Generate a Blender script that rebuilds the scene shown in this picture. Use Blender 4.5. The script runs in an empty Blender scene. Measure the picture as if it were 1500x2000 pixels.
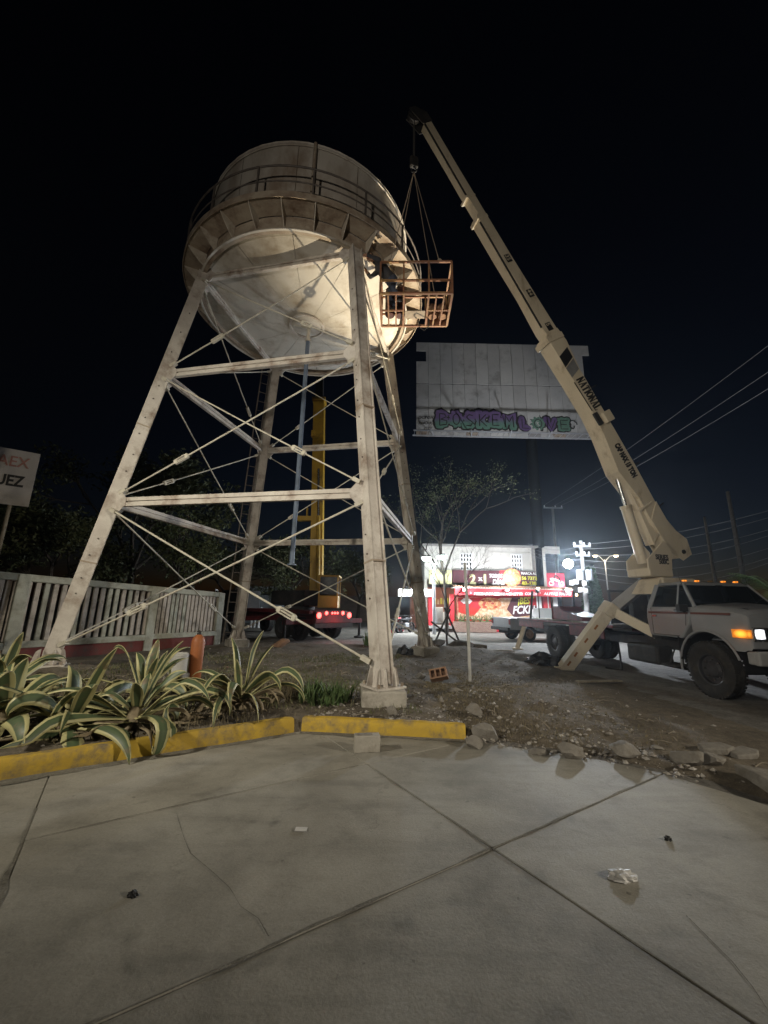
import bpy, bmesh, math, random
from mathutils import Vector, Matrix, noise as mnoise

# ------------------------------------------------------------------ camera, sky, light, exposure
sc = bpy.context.scene
COL = sc.collection
CH = 1.6
F_PX, PITCH, ROLL = 775.0, math.radians(13.19), math.radians(1.18)
cam_d = bpy.data.cameras.new("camera")
cam = bpy.data.objects.new("camera", cam_d)
COL.objects.link(cam)
cam_d.sensor_fit = 'VERTICAL'
cam_d.sensor_height = 24.0
cam_d.sensor_width = 18.0
cam_d.lens = 24.0 * F_PX / 2000.0
cam_d.clip_start = 0.05
cam_d.clip_end = 3000.0
cam.matrix_world = Matrix.Translation((0, 0, CH)) @ Matrix.Rotation(math.pi / 2 + PITCH, 4, 'X') @ Matrix.Rotation(ROLL, 4, 'Z')
sc.camera = cam

world = bpy.data.worlds.new("World")
sc.world = world
world.use_nodes = True
wn = world.node_tree
sky = wn.nodes.new('ShaderNodeTexSky')
sky.sky_type = 'NISHITA'
sky.sun_disc = False
sky.sun_elevation = math.radians(-5.5)
sky.sun_rotation = math.radians(25)
sky.altitude = 0
sky.air_density = 1.0
sky.dust_density = 0.6
sky.ozone_density = 1.6
wn.nodes['Background'].inputs['Strength'].default_value = 0.28
wn.links.new(sky.outputs['Color'], wn.nodes['Background'].inputs['Color'])

sc.view_settings.view_transform = 'Standard'
sc.view_settings.look = 'None'
sc.view_settings.exposure = 0.0
sc.view_settings.gamma = 1.0
sc.cycles.use_denoising = True
sc.cycles.max_bounces = 6
sc.cycles.sample_clamp_indirect = 3.0


def spot(name, loc, target, power, col, angle=90, blend=0.6, radius=0.2):
    d = bpy.data.lights.new(name, 'SPOT')
    d.energy = power
    d.color = col
    d.spot_size = math.radians(angle)
    d.spot_blend = blend
    d.shadow_soft_size = radius
    o = bpy.data.objects.new(name, d)
    COL.objects.link(o)
    o.location = loc
    o.rotation_euler = (Vector(target) - Vector(loc)).to_track_quat('-Z', 'Y').to_euler()
    return o


def point(name, loc, power, col, radius=0.1):
    d = bpy.data.lights.new(name, 'POINT')
    d.energy = power
    d.color = col
    d.shadow_soft_size = radius
    o = bpy.data.objects.new(name, d)
    COL.objects.link(o)
    o.location = loc
    return o


# yard floodlights beside and behind the photographer (their light is all the photograph shows of them)
spot("yard_floodlight", (-7.6, 0.6, 5.2), (-1.6, 8.2, 2.2), 2350, (1.0, 0.93, 0.76), 94, 1.0, 0.22)
spot("yard_floodlight", (16.0, -2.0, 6.0), (-3.2, 6.2, 0.4), 7000, (1.0, 0.91, 0.74), 46, 1.0, 0.3)
spot("yard_floodlight", (-2.5, -3.5, 3.6), (2.2, 9.0, 7.0), 1900, (1.0, 0.92, 0.80), 92, 1.0, 0.25)

# ------------------------------------------------------------------ helpers
R = random.Random(7)
_c, _s = math.cos(ROLL), math.sin(ROLL)


def ray(u, v):
    a0, b0 = u - 750, v - 1000
    a = (_c * a0 + _s * b0) / F_PX
    b = -(-_s * a0 + _c * b0) / F_PX
    return Vector((a, math.cos(PITCH) - b * math.sin(PITCH), math.sin(PITCH) + b * math.cos(PITCH)))


def at(u, v, y):
    r = ray(u, v)
    return Vector((0, 0, CH)) + r * (y / r.y)


def gz(u, v, z=0.0):
    r = ray(u, v)
    return Vector((0, 0, CH)) + r * ((z - CH) / r.z)


def onplane(u, v, p0, n):
    r = ray(u, v)
    return Vector((0, 0, CH)) + r * (n.dot(Vector(p0) - Vector((0, 0, CH))) / n.dot(r))


W = {}          # world matrix of every object built


def frame(d, up=(0, 0, 1)):
    """3x3 with x along d, z close to up"""
    x = Vector(d).normalized()
    up = Vector(up)
    if abs(x.dot(up.normalized())) > 0.999:
        up = Vector((0, 1, 0))
    y = up.cross(x).normalized()
    z = x.cross(y)
    return Matrix((x, y, z)).transposed()


class MB:
    def __init__(self):
        self.v = []
        self.f = []
        self.uv = None

    def add(self, vs, fs):
        o = len(self.v)
        self.v += [tuple(p) for p in vs]
        self.f += [tuple(o + i for i in f) for f in fs]
        return self

    def box(self, c, size, rot=None):
        c = Vector(c)
        hx, hy, hz = size[0] / 2, size[1] / 2, size[2] / 2
        vs = [Vector((x, y, z)) for x in (-hx, hx) for y in (-hy, hy) for z in (-hz, hz)]
        if rot is not None:
            vs = [rot @ p for p in vs]
        return self.add([c + p for p in vs], [(0, 1, 3, 2), (4, 6, 7, 5), (0, 4, 5, 1), (2, 3, 7, 6), (0, 2, 6, 4), (1, 5, 7, 3)])

    def bar(self, p0, p1, w, h, up=(0, 0, 1), ext=0.0):
        p0, p1 = Vector(p0), Vector(p1)
        d = p1 - p0
        return self.box((p0 + p1) / 2, (d.length + 2 * ext, w, h), frame(d, up))

    def path(self, pts, rad, n=8, cap=True, flat=1.0):
        pts = [Vector(p) for p in pts]
        if not isinstance(rad, (list, tuple)):
            rad = [rad] * len(pts)
        rings = []
        up = Vector((0.13, 0.21, 0.97))
        for i, p in enumerate(pts):
            d = (pts[min(i + 1, len(pts) - 1)] - pts[max(i - 1, 0)])
            if d.length < 1e-9:
                d = Vector((0, 0, 1))
            d.normalize()
            if abs(d.dot(up)) > 0.98:
                up = Vector((0.97, 0.2, 0.1))
            a = (up - d * d.dot(up)).normalized()
            b = d.cross(a)
            rings.append([p + (a * math.cos(t) + b * math.sin(t) * flat) * rad[i] for t in [2 * math.pi * k / n for k in range(n)]])
        o = len(self.v)
        for r in rings:
            self.v += [tuple(p) for p in r]
        for i in range(len(rings) - 1):
            for k in range(n):
                k2 = (k + 1) % n
                self.f.append((o + i * n + k, o + i * n + k2, o + (i + 1) * n + k2, o + (i + 1) * n + k))
        if cap:
            self.f.append(tuple(o + k for k in range(n))[::-1])
            self.f.append(tuple(o + (len(rings) - 1) * n + k for k in range(n)))
        return self

    def tube(self, p0, p1, r, n=8, r1=None):
        return self.path([p0, p1], [r, r if r1 is None else r1], n)

    def lathe(self, prof, n=32, c=(0, 0, 0), rot=None, a0=0.0, a1=None, close=False):
        """prof [(r, z)] about z"""
        c = Vector(c)
        full = a1 is None
        m = n if full else n + 1
        o = len(self.v)
        for k in range(m):
            t = a0 + ((2 * math.pi if full else (a1 - a0)) * k / n)
            for r, z in prof:
                p = Vector((r * math.cos(t), r * math.sin(t), z))
                if rot is not None:
                    p = rot @ p
                self.v.append(tuple(c + p))
        L = len(prof)
        seg = L if close else L - 1
        for k in range(n):
            k2 = (k + 1) % m
            for j in range(seg):
                j2 = (j + 1) % L
                self.f.append((o + k * L + j, o + k2 * L + j, o + k2 * L + j2, o + k * L + j2))
        if close and not full:
            self.f.append(tuple(o + j for j in range(L))[::-1])
            self.f.append(tuple(o + n * L + j for j in range(L)))
        return self

    def prism(self, poly, origin, ax, ay, depth):
        """poly 2d in axes ax, ay, extruded by vector depth"""
        origin, ax, ay, depth = Vector(origin), Vector(ax), Vector(ay), Vector(depth)
        a = [origin + ax * x + ay * y for x, y in poly]
        b = [p + depth for p in a]
        n = len(poly)
        return self.add(a + b, [tuple(range(n))[::-1], tuple(range(n, 2 * n))] + [(i, (i + 1) % n, n + (i + 1) % n, n + i) for i in range(n)])

    def xform(self, M):
        self.v = [tuple(M @ Vector(p)) for p in self.v]
        return self

    def mesh(self, name):
        me = bpy.data.meshes.new(name)
        me.from_pydata(self.v, [], self.f)
        if self.uv:
            l = me.uv_layers.new(name="UVMap")
            for poly in me.polygons:
                for li in poly.loop_indices:
                    l.data[li].uv = self.uv[me.loops[li].vertex_index]
        bm = bmesh.new()
        bm.from_mesh(me)
        bmesh.ops.recalc_face_normals(bm, faces=bm.faces)
        bm.to_mesh(me)
        bm.free()
        return me

    def build(self, name, m, parent=None, world=True, smooth=False, bevel=0.0, label=None, seg=2):
        """verts are in world space (world=True) or in the parent's own space"""
        P = W[parent] if parent else Matrix.Identity(4)
        if world and parent:
            self.xform(P.inverted())
        me = self.mesh(name)
        o = bpy.data.objects.new(name, me)
        COL.objects.link(o)
        mats = m if isinstance(m, (list, tuple)) else [m]
        for x in mats:
            me.materials.append(x)
        if smooth:
            me.shade_smooth()
            me.set_sharp_from_angle(angle=math.radians(38))
        if bevel:
            b = o.modifiers.new("Bevel", 'BEVEL')
            b.width = bevel
            b.segments = seg
            b.limit_method = 'ANGLE'
            b.angle_limit = math.radians(40)
            b.harden_normals = False
        if parent:
            o.parent = parent
        W[o] = P.copy()
        if label:
            o["label"] = label
        return o


def tag(o, label, cat=None, group=None, kind=None):
    if label:
        o["label"] = label
    if cat:
        o["category"] = cat
    if group:
        o["group"] = group
    if kind:
        o["kind"] = kind
    return o


def thing(name, label, cat, loc=(0, 0, 0), rz=0.0, group=None):
    o = bpy.data.objects.new(name, None)
    o.empty_display_size = 0.2
    COL.objects.link(o)
    o.location = loc
    o.rotation_euler = (0, 0, rz)
    W[o] = Matrix.Translation(loc) @ Matrix.Rotation(rz, 4, 'Z')
    return tag(o, label, cat, group)


def copy_thing(src, loc, rz, label, group=None, scale=1.0):
    def rec(o, par):
        c = o.copy()
        COL.objects.link(c)
        c.parent = par
        for ch in o.children:
            rec(ch, c)
        return c
    c = rec(src, None)
    c.location = loc
    c.rotation_euler = (0, 0, rz)
    c.scale = (scale, scale, scale)
    c["label"] = label
    if group:
        c["group"] = group
    return c


# ------------------------------------------------------------------ materials
def newmat(name):
    m = bpy.data.materials.new(name)
    m.use_nodes = True
    nt = m.node_tree
    return m, nt, nt.nodes['Principled BSDF']


def node(nt, t, **kw):
    n = nt.nodes.new(t)
    for k, v in kw.items():
        if k in n.inputs.keys():
            n.inputs[k].default_value = v
        else:
            setattr(n, k, v)
    return n


def c4(c):
    return (c[0], c[1], c[2], 1.0)


def ramp(nt, src, stops, interp='LINEAR'):
    r = nt.nodes.new('ShaderNodeValToRGB')
    r.color_ramp.interpolation = interp
    e = r.color_ramp.elements
    while len(e) < len(stops):
        e.new(0.5)
    for i, (p, c) in enumerate(stops):
        e[i].position = p
        e[i].color = c4(c) if not isinstance(c, (int, float)) else (c, c, c, 1)
    nt.links.new(src, r.inputs['Fac'])
    return r


def mixc(nt, fac, a, b, mode='MIX'):
    m = nt.nodes.new('ShaderNodeMix')
    m.data_type = 'RGBA'
    m.blend_type = mode
    for sock, val in ((m.inputs['Factor'], fac), (m.inputs['A'], a), (m.inputs['B'], b)):
        pass
    fs = [s for s in m.inputs if s.name == 'Factor' and s.type == 'VALUE'][0]
    As = [s for s in m.inputs if s.name == 'A' and s.type == 'RGBA'][0]
    Bs = [s for s in m.inputs if s.name == 'B' and s.type == 'RGBA'][0]
    for sock, val in ((fs, fac), (As, a), (Bs, b)):
        if hasattr(val, 'is_output'):
            nt.links.new(val, sock)
        elif sock is fs:
            sock.default_value = val
        else:
            sock.default_value = c4(val)
    return [s for s in m.outputs if s.type == 'RGBA'][0]


def pmat(name, c1, c2=None, scale=2.0, rough=0.7, bump=0.15, dirt=None, dirt_amt=0.5, dirt_scale=1.5, metal=0.0, bscale=None, stretch=None, spec=0.4, coat=0.0):
    m, nt, b = newmat(name)
    c2 = c2 or tuple(x * 0.75 for x in c1)
    co = nt.nodes.new('ShaderNodeTexCoord')
    src = co.outputs['Object']
    if stretch:
        mp = nt.nodes.new('ShaderNodeMapping')
        mp.inputs['Scale'].default_value = stretch
        nt.links.new(src, mp.inputs['Vector'])
        src = mp.outputs['Vector']
    n1 = node(nt, 'ShaderNodeTexNoise', Scale=scale, Detail=8.0, Roughness=0.62)
    nt.links.new(src, n1.inputs['Vector'])
    r1 = ramp(nt, n1.outputs['Fac'], [(0.32, c2), (0.66, c1)])
    col = r1.outputs['Color']
    if dirt:
        n2 = node(nt, 'ShaderNodeTexNoise', Scale=dirt_scale, Detail=10.0, Roughness=0.7)
        nt.links.new(src, n2.inputs['Vector'])
        r2 = ramp(nt, n2.outputs['Fac'], [(0.62 - 0.25 * dirt_amt, 0.0), (0.80 - 0.2 * dirt_amt, 1.0)])
        col = mixc(nt, r2.outputs['Color'], col, dirt)
    nt.links.new(col, b.inputs['Base Color'])
    n3 = node(nt, 'ShaderNodeTexNoise', Scale=bscale or scale * 9, Detail=6.0, Roughness=0.6)
    nt.links.new(src, n3.inputs['Vector'])
    rr = nt.nodes.new('ShaderNodeMapRange')
    rr.inputs['To Min'].default_value = max(0.05, rough - 0.12)
    rr.inputs['To Max'].default_value = min(1.0, rough + 0.12)
    nt.links.new(n3.outputs['Fac'], rr.inputs['Value'])
    nt.links.new(rr.outputs['Result'], b.inputs['Roughness'])
    b.inputs['Metallic'].default_value = metal
    b.inputs['Specular IOR Level'].default_value = spec
    if coat:
        b.inputs['Coat Weight'].default_value = coat
        b.inputs['Coat Roughness'].default_value = 0.25
    if bump:
        bp = node(nt, 'ShaderNodeBump', Strength=bump, Distance=0.02)
        nt.links.new(n3.outputs['Fac'], bp.inputs['Height'])
        nt.links.new(bp.outputs['Normal'], b.inputs['Normal'])
    return m


def emat(name, col, strength):
    m, nt, b = newmat(name)
    b.inputs['Base Color'].default_value = c4(col)
    b.inputs['Emission Color'].default_value = c4(col)
    b.inputs['Emission Strength'].default_value = strength
    return m


def lampmat(name, col, lo, hi):
    m, nt, b = newmat(name)
    co = nt.nodes.new('ShaderNodeTexCoord')
    va = nt.nodes.new('ShaderNodeVectorMath')
    va.operation = 'SUBTRACT'
    va.inputs[1].default_value = (0.5, 0.5, 0.5)
    nt.links.new(co.outputs['Generated'], va.inputs[0])
    ln = nt.nodes.new('ShaderNodeVectorMath')
    ln.operation = 'LENGTH'
    nt.links.new(va.outputs[0], ln.inputs[0])
    mr = nt.nodes.new('ShaderNodeMapRange')
    mr.inputs['From Min'].default_value = 0.15
    mr.inputs['From Max'].default_value = 0.62
    mr.inputs['To Min'].default_value = hi
    mr.inputs['To Max'].default_value = lo
    nt.links.new(ln.outputs['Value'], mr.inputs['Value'])
    b.inputs['Base Color'].default_value = c4(tuple(x * 0.5 for x in col))
    b.inputs['Roughness'].default_value = 0.2
    b.inputs['Emission Color'].default_value = c4(col)
    nt.links.new(mr.outputs['Result'], b.inputs['Emission Strength'])
    return m


def gmat(name, col=(0.02, 0.025, 0.03), rough=0.08):
    m, nt, b = newmat(name)
    b.inputs['Base Color'].default_value = c4(col)
    b.inputs['Roughness'].default_value = rough
    b.inputs['Transmission Weight'].default_value = 0.55
    b.inputs['IOR'].default_value = 1.1
    b.inputs['Specular IOR Level'].default_value = 0.8
    return m


M = {}
M['tower'] = pmat('tower_paint', (0.57, 0.53, 0.47), (0.43, 0.385, 0.335), 1.6, 0.62, 0.12, (0.20, 0.13, 0.09), 0.58, 2.6)
M['tower_leg'] = pmat('tower_leg_paint', (0.60, 0.56, 0.505), (0.45, 0.405, 0.36), 2.2, 0.6, 0.12, (0.22, 0.165, 0.125), 0.55, 1.8)
M['tank'] = pmat('tank_paint', (0.56, 0.52, 0.46), (0.44, 0.40, 0.345), 0.7, 0.6, 0.08, (0.26, 0.20, 0.15), 0.62, 0.9, stretch=(1, 1, 0.4))
M['bowl'] = pmat('bowl_paint', (0.55, 0.515, 0.45), (0.44, 0.405, 0.35), 0.8, 0.6, 0.06, (0.30, 0.25, 0.19), 0.62, 1.1)
M['girder'] = pmat('rusty_girder', (0.40, 0.34, 0.26), (0.25, 0.19, 0.14), 2.2, 0.75, 0.25, (0.13, 0.08, 0.05), 0.5, 2.0)
M['bracket'] = pmat('bracket_paint', (0.56, 0.51, 0.42), (0.40, 0.34, 0.27), 2.6, 0.7, 0.2, (0.20, 0.13, 0.09), 0.4, 2.4)
M['rail'] = pmat('rail_steel', (0.12, 0.10, 0.085), (0.06, 0.05, 0.045), 5, 0.7, 0.1)
M['rod'] = pmat('rod_paint', (0.58, 0.55, 0.46), (0.40, 0.36, 0.29), 6, 0.6, 0.1, (0.25, 0.16, 0.10), 0.3, 6)
M['bluepipe'] = pmat('blue_grey_pipe', (0.14, 0.18, 0.25), (0.09, 0.12, 0.17), 3, 0.55, 0.1)
M['concrete'] = pmat('weathered_concrete', (0.40, 0.37, 0.32), (0.27, 0.25, 0.21), 3.0, 0.9, 0.35, (0.16, 0.14, 0.11), 0.5, 2.5)
M['concrete2'] = pmat('rough_rubble_concrete', (0.27, 0.25, 0.22), (0.16, 0.145, 0.125), 6.0, 0.95, 0.6, (0.13, 0.11, 0.085), 0.5, 4)
M['fence'] = pmat('fence_paint_pinkish', (0.48, 0.43, 0.38), (0.34, 0.30, 0.26), 4, 0.85, 0.2, (0.15, 0.14, 0.11), 0.5, 3)
M['fence_g'] = pmat('fence_paint_green', (0.42, 0.42, 0.355), (0.30, 0.30, 0.25), 3, 0.85, 0.2, (0.17, 0.16, 0.12), 0.55, 2.5)
M['redwall'] = pmat('red_painted_wall', (0.16, 0.035, 0.03), (0.10, 0.025, 0.022), 3, 0.85, 0.2, (0.07, 0.05, 0.04), 0.5, 3)
M['crane'] = pmat('crane_beige_paint', (0.62, 0.54, 0.41), (0.52, 0.45, 0.33), 1.2, 0.5, 0.05, (0.30, 0.23, 0.15), 0.3, 2.5, stretch=(1, 1, 0.5))
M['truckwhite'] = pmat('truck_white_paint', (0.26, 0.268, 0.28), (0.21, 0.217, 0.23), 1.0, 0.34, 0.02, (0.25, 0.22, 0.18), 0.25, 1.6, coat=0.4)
M['stripe'] = pmat('maroon_stripe', (0.13, 0.05, 0.04), None, 3, 0.5, 0.0)
M['black'] = pmat('black_paint', (0.02, 0.02, 0.022), (0.012, 0.012, 0.013), 4, 0.55, 0.1)
M['chassis'] = pmat('greasy_chassis', (0.030, 0.029, 0.030), (0.016, 0.015, 0.015), 5, 0.7, 0.2, (0.07, 0.055, 0.045), 0.4, 4)
M['tyre'] = pmat('tyre_rubber', (0.028, 0.027, 0.027), (0.018, 0.018, 0.018), 8, 0.85, 0.25, (0.06, 0.052, 0.045), 0.45, 5)
M['rimdark'] = pmat('dark_rim', (0.05, 0.05, 0.055), (0.025, 0.025, 0.028), 6, 0.5, 0.1)
M['chrome'] = pmat('worn_chrome', (0.55, 0.55, 0.55), (0.4, 0.4, 0.4), 4, 0.25, 0.03, metal=1.0)
M['bumper'] = pmat('bumper_paint', (0.30, 0.30, 0.30), (0.25, 0.25, 0.25), 3, 0.4, 0.03)
M['redbed'] = pmat('red_bed_paint', (0.20, 0.022, 0.025), (0.09, 0.014, 0.016), 2.5, 0.6, 0.1, (0.035, 0.02, 0.02), 0.6, 2)
M['glass'] = gmat('vehicle_glass')
M['darkglass'] = pmat('dark_glass', (0.015, 0.018, 0.022), (0.01, 0.012, 0.015), 2, 0.12, 0.0, spec=0.8)
M['yellowcrane'] = pmat('yellow_crane_paint', (0.55, 0.34, 0.03), (0.42, 0.25, 0.03), 2, 0.5, 0.08, (0.16, 0.10, 0.04), 0.4, 2)
M['basket'] = pmat('basket_rust', (0.28, 0.13, 0.07), (0.16, 0.07, 0.04), 6, 0.7, 0.2, (0.32, 0.22, 0.08), 0.5, 4)
M['sling'] = pmat('sling_webbing', (0.26, 0.21, 0.16), None, 9, 0.9, 0.1)
M['cable'] = pmat('steel_cable', (0.12, 0.11, 0.10), None, 20, 0.6, 0.1, metal=0.4)
M['gascyl'] = pmat('gas_cylinder_paint', (0.09, 0.03, 0.025), (0.05, 0.02, 0.018), 4, 0.5, 0.1)
M['wood'] = pmat('weathered_wood', (0.30, 0.26, 0.20), (0.18, 0.15, 0.11), 6, 0.9, 0.3, stretch=(1, 1, 0.15))
M['bark'] = pmat('bark', (0.060, 0.048, 0.038), (0.03, 0.024, 0.02), 9, 0.95, 0.5)
M['whitepaint'] = pmat('white_wall_paint', (0.60, 0.58, 0.54), (0.50, 0.48, 0.45), 1.2, 0.85, 0.1, (0.28, 0.26, 0.24), 0.35, 1.5)
M['shopred'] = pmat('shop_red', (0.48, 0.02, 0.03), (0.40, 0.018, 0.025), 2, 0.6, 0.03)
M['signdark'] = pmat('sign_dark_maroon', (0.10, 0.02, 0.03), (0.05, 0.014, 0.02), 1.2, 0.6, 0.0)
M['signwhite'] = pmat('sign_white', (0.75, 0.75, 0.75), (0.70, 0.70, 0.70), 3, 0.6, 0.0)
M['signyellow'] = pmat('sign_yellow', (0.72, 0.70, 0.08), None, 3, 0.6, 0.0)
M['signcream'] = pmat('sign_cream', (0.70, 0.68, 0.36), None, 3, 0.6, 0.0)
M['pizza'] = pmat('pizza_print', (0.62, 0.30, 0.10), (0.45, 0.05, 0.03), 9, 0.6, 0.0, (0.70, 0.55, 0.28), 0.6, 7)
M['food'] = pmat('food_print', (0.66, 0.48, 0.28), (0.42, 0.16, 0.08), 6, 0.6, 0.0, (0.70, 0.64, 0.50), 0.6, 5)
M['brick'] = None
M['lettering'] = pmat('black_lettering', (0.02, 0.018, 0.017), (0.03, 0.027, 0.025), 8, 0.6, 0.0)
M['lettering_red'] = pmat('faded_red_lettering', (0.42, 0.20, 0.16), None, 8, 0.7, 0.0)
M['signboard'] = pmat('sign_board_white', (0.50, 0.46, 0.43), (0.44, 0.40, 0.37), 1.5, 0.7, 0.03, (0.30, 0.26, 0.22), 0.35, 1.4)
M['panel'] = pmat('billboard_panel', (0.50, 0.49, 0.47), (0.43, 0.42, 0.40), 0.5, 0.75, 0.03, (0.22, 0.21, 0.19), 0.4, 0.6)
M['panel2'] = pmat('billboard_panel_pale', (0.54, 0.53, 0.50), (0.46, 0.45, 0.43), 0.6, 0.75, 0.03, (0.25, 0.24, 0.22), 0.35, 0.7)
M['panel3'] = pmat('billboard_panel_dull', (0.46, 0.45, 0.43), (0.39, 0.38, 0.365), 0.5, 0.75, 0.03, (0.20, 0.19, 0.17), 0.4, 0.7)
M['galv'] = pmat('galvanised_steel', (0.42, 0.43, 0.45), (0.32, 0.33, 0.35), 3, 0.5, 0.05, metal=0.3)
M['pole'] = pmat('pole_concrete', (0.30, 0.29, 0.28), (0.23, 0.22, 0.21), 2, 0.9, 0.2)
M['orange'] = pmat('orange_paint', (0.34, 0.11, 0.03), (0.24, 0.075, 0.025), 4, 0.55, 0.1, (0.16, 0.06, 0.03), 0.4, 4)
M['tin'] = pmat('white_tin', (0.50, 0.49, 0.46), (0.36, 0.35, 0.33), 5, 0.5, 0.1)
M['kerb'] = pmat('yellow_kerb_paint', (0.50, 0.33, 0.035), (0.38, 0.25, 0.035), 2.2, 0.8, 0.25, (0.15, 0.12, 0.08), 0.62, 4.5)
M['clay'] = pmat('clay_brick', (0.30, 0.17, 0.10), (0.20, 0.12, 0.08), 6, 0.9, 0.4)
M['plastic'] = pmat('crumpled_plastic', (0.62, 0.60, 0.58), None, 6, 0.4, 0.1)
M['skin'] = pmat('skin', (0.36, 0.20, 0.13), None, 8, 0.6, 0.05)
M['cloth_dark'] = pmat('dark_shirt', (0.045, 0.045, 0.05), None, 12, 0.9, 0.2)
M['jeans'] = pmat('blue_jeans', (0.05, 0.065, 0.10), None, 12, 0.9, 0.2)
M['signred2'] = pmat('moto_sign_red', (0.55, 0.03, 0.07), (0.48, 0.025, 0.06), 2, 0.6, 0.0)
M['blackrag'] = pmat('black_plastic_sheet', (0.016, 0.016, 0.017), None, 6, 0.5, 0.4)
M['wire'] = pmat('overhead_wire', (0.16, 0.16, 0.16), None, 4, 0.6, 0.0)
M['shed'] = pmat('pale_sheet_metal', (0.34, 0.37, 0.40), (0.26, 0.28, 0.31), 1.5, 0.6, 0.05, (0.18, 0.14, 0.11), 0.4, 1.5)
M['darkwall'] = pmat('old_block_wall', (0.16, 0.12, 0.10), (0.10, 0.08, 0.07), 1.5, 0.95, 0.2)


def leafmat(name, c1, c2):
    m, nt, b = newmat(name)
    oi = nt.nodes.new('ShaderNodeNewGeometry')
    r = ramp(nt, oi.outputs['Random Per Island'], [(0.0, c1), (1.0, c2)])
    nt.links.new(r.outputs['Color'], b.inputs['Base Color'])
    b.inputs['Roughness'].default_value = 0.6
    b.inputs['Specular IOR Level'].default_value = 0.25
    return m


M['leaf_dark'] = leafmat('dark_foliage', (0.030, 0.040, 0.016), (0.075, 0.080, 0.036))
M['leaf_bush'] = leafmat('bush_foliage', (0.04, 0.055, 0.02), (0.10, 0.115, 0.05))
M['leaf_conifer'] = leafmat('conifer_foliage', (0.07, 0.13, 0.07), (0.13, 0.21, 0.12))
M['grass'] = leafmat('short_grass', (0.07, 0.085, 0.03), (0.16, 0.15, 0.075))
M['drygrass'] = leafmat('dry_grass', (0.10, 0.085, 0.05), (0.22, 0.18, 0.11))
M['weed'] = leafmat('weed_leaves', (0.07, 0.12, 0.04), (0.14, 0.19, 0.08))
M['palmleaf'] = leafmat('palm_leaves', (0.06, 0.11, 0.04), (0.12, 0.18, 0.07))


def agave_mat():
    m, nt, b = newmat('variegated_agave')
    uv = nt.nodes.new('ShaderNodeUVMap')
    sx = nt.nodes.new('ShaderNodeSeparateXYZ')
    nt.links.new(uv.outputs['UV'], sx.inputs[0])
    n1 = node(nt, 'ShaderNodeTexNoise', Scale=3.0, Detail=4.0)
    mp = nt.nodes.new('ShaderNodeMapping')
    mp.inputs['Scale'].default_value = (14, 0.6, 1)
    nt.links.new(uv.outputs['UV'], mp.inputs['Vector'])
    nt.links.new(mp.outputs['Vector'], n1.inputs['Vector'])
    ad = node(nt, 'ShaderNodeMath', operation='MULTIPLY_ADD')
    ad.inputs[1].default_value = 0.16
    nt.links.new(n1.outputs['Fac'], ad.inputs[0])
    nt.links.new(sx.outputs['X'], ad.inputs[2])
    r = ramp(nt, ad.outputs[0], [(0.0, (0.38, 0.35, 0.17)), (0.285, (0.40, 0.37, 0.18)), (0.335, (0.055, 0.08, 0.038)), (0.57, (0.075, 0.105, 0.05)), (0.825, (0.055, 0.08, 0.038)), (0.875, (0.40, 0.37, 0.18))])
    geo = nt.nodes.new('ShaderNodeTexCoord')
    n2 = node(nt, 'ShaderNodeTexNoise', Scale=7.0, Detail=5.0)
    nt.links.new(geo.outputs['Object'], n2.inputs['Vector'])
    r2 = ramp(nt, n2.outputs['Fac'], [(0.56, 0.0), (0.70, 1.0)])
    col = mixc(nt, r2.outputs['Color'], r.outputs['Color'], (0.14, 0.105, 0.06))
    nt.links.new(col, b.inputs['Base Color'])
    b.inputs['Roughness'].default_value = 0.5
    return m


M['agave'] = agave_mat()
M['agave_dry'] = pmat('dry_agave_leaf', (0.32, 0.26, 0.17), (0.15, 0.115, 0.07), 6, 0.9, 0.2)


def brickmat():
    m, nt, b = newmat('brick_planter')
    co = nt.nodes.new('ShaderNodeTexCoord')
    mp = nt.nodes.new('ShaderNodeMapping')
    mp.inputs['Rotation'].default_value = (math.pi / 2, 0, 0)
    nt.links.new(co.outputs['Object'], mp.inputs['Vector'])
    br = node(nt, 'ShaderNodeTexBrick', Scale=4.0)
    br.inputs['Color1'].default_value = (0.24, 0.12, 0.09, 1)
    br.inputs['Color2'].default_value = (0.32, 0.20, 0.15, 1)
    br.inputs['Mortar'].default_value = (0.36, 0.32, 0.29, 1)
    nt.links.new(mp.outputs['Vector'], br.inputs['Vector'])
    nt.links.new(br.outputs['Color'], b.inputs['Base Color'])
    b.inputs['Roughness'].default_value = 0.9
    return m


M['brick'] = brickmat()


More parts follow.
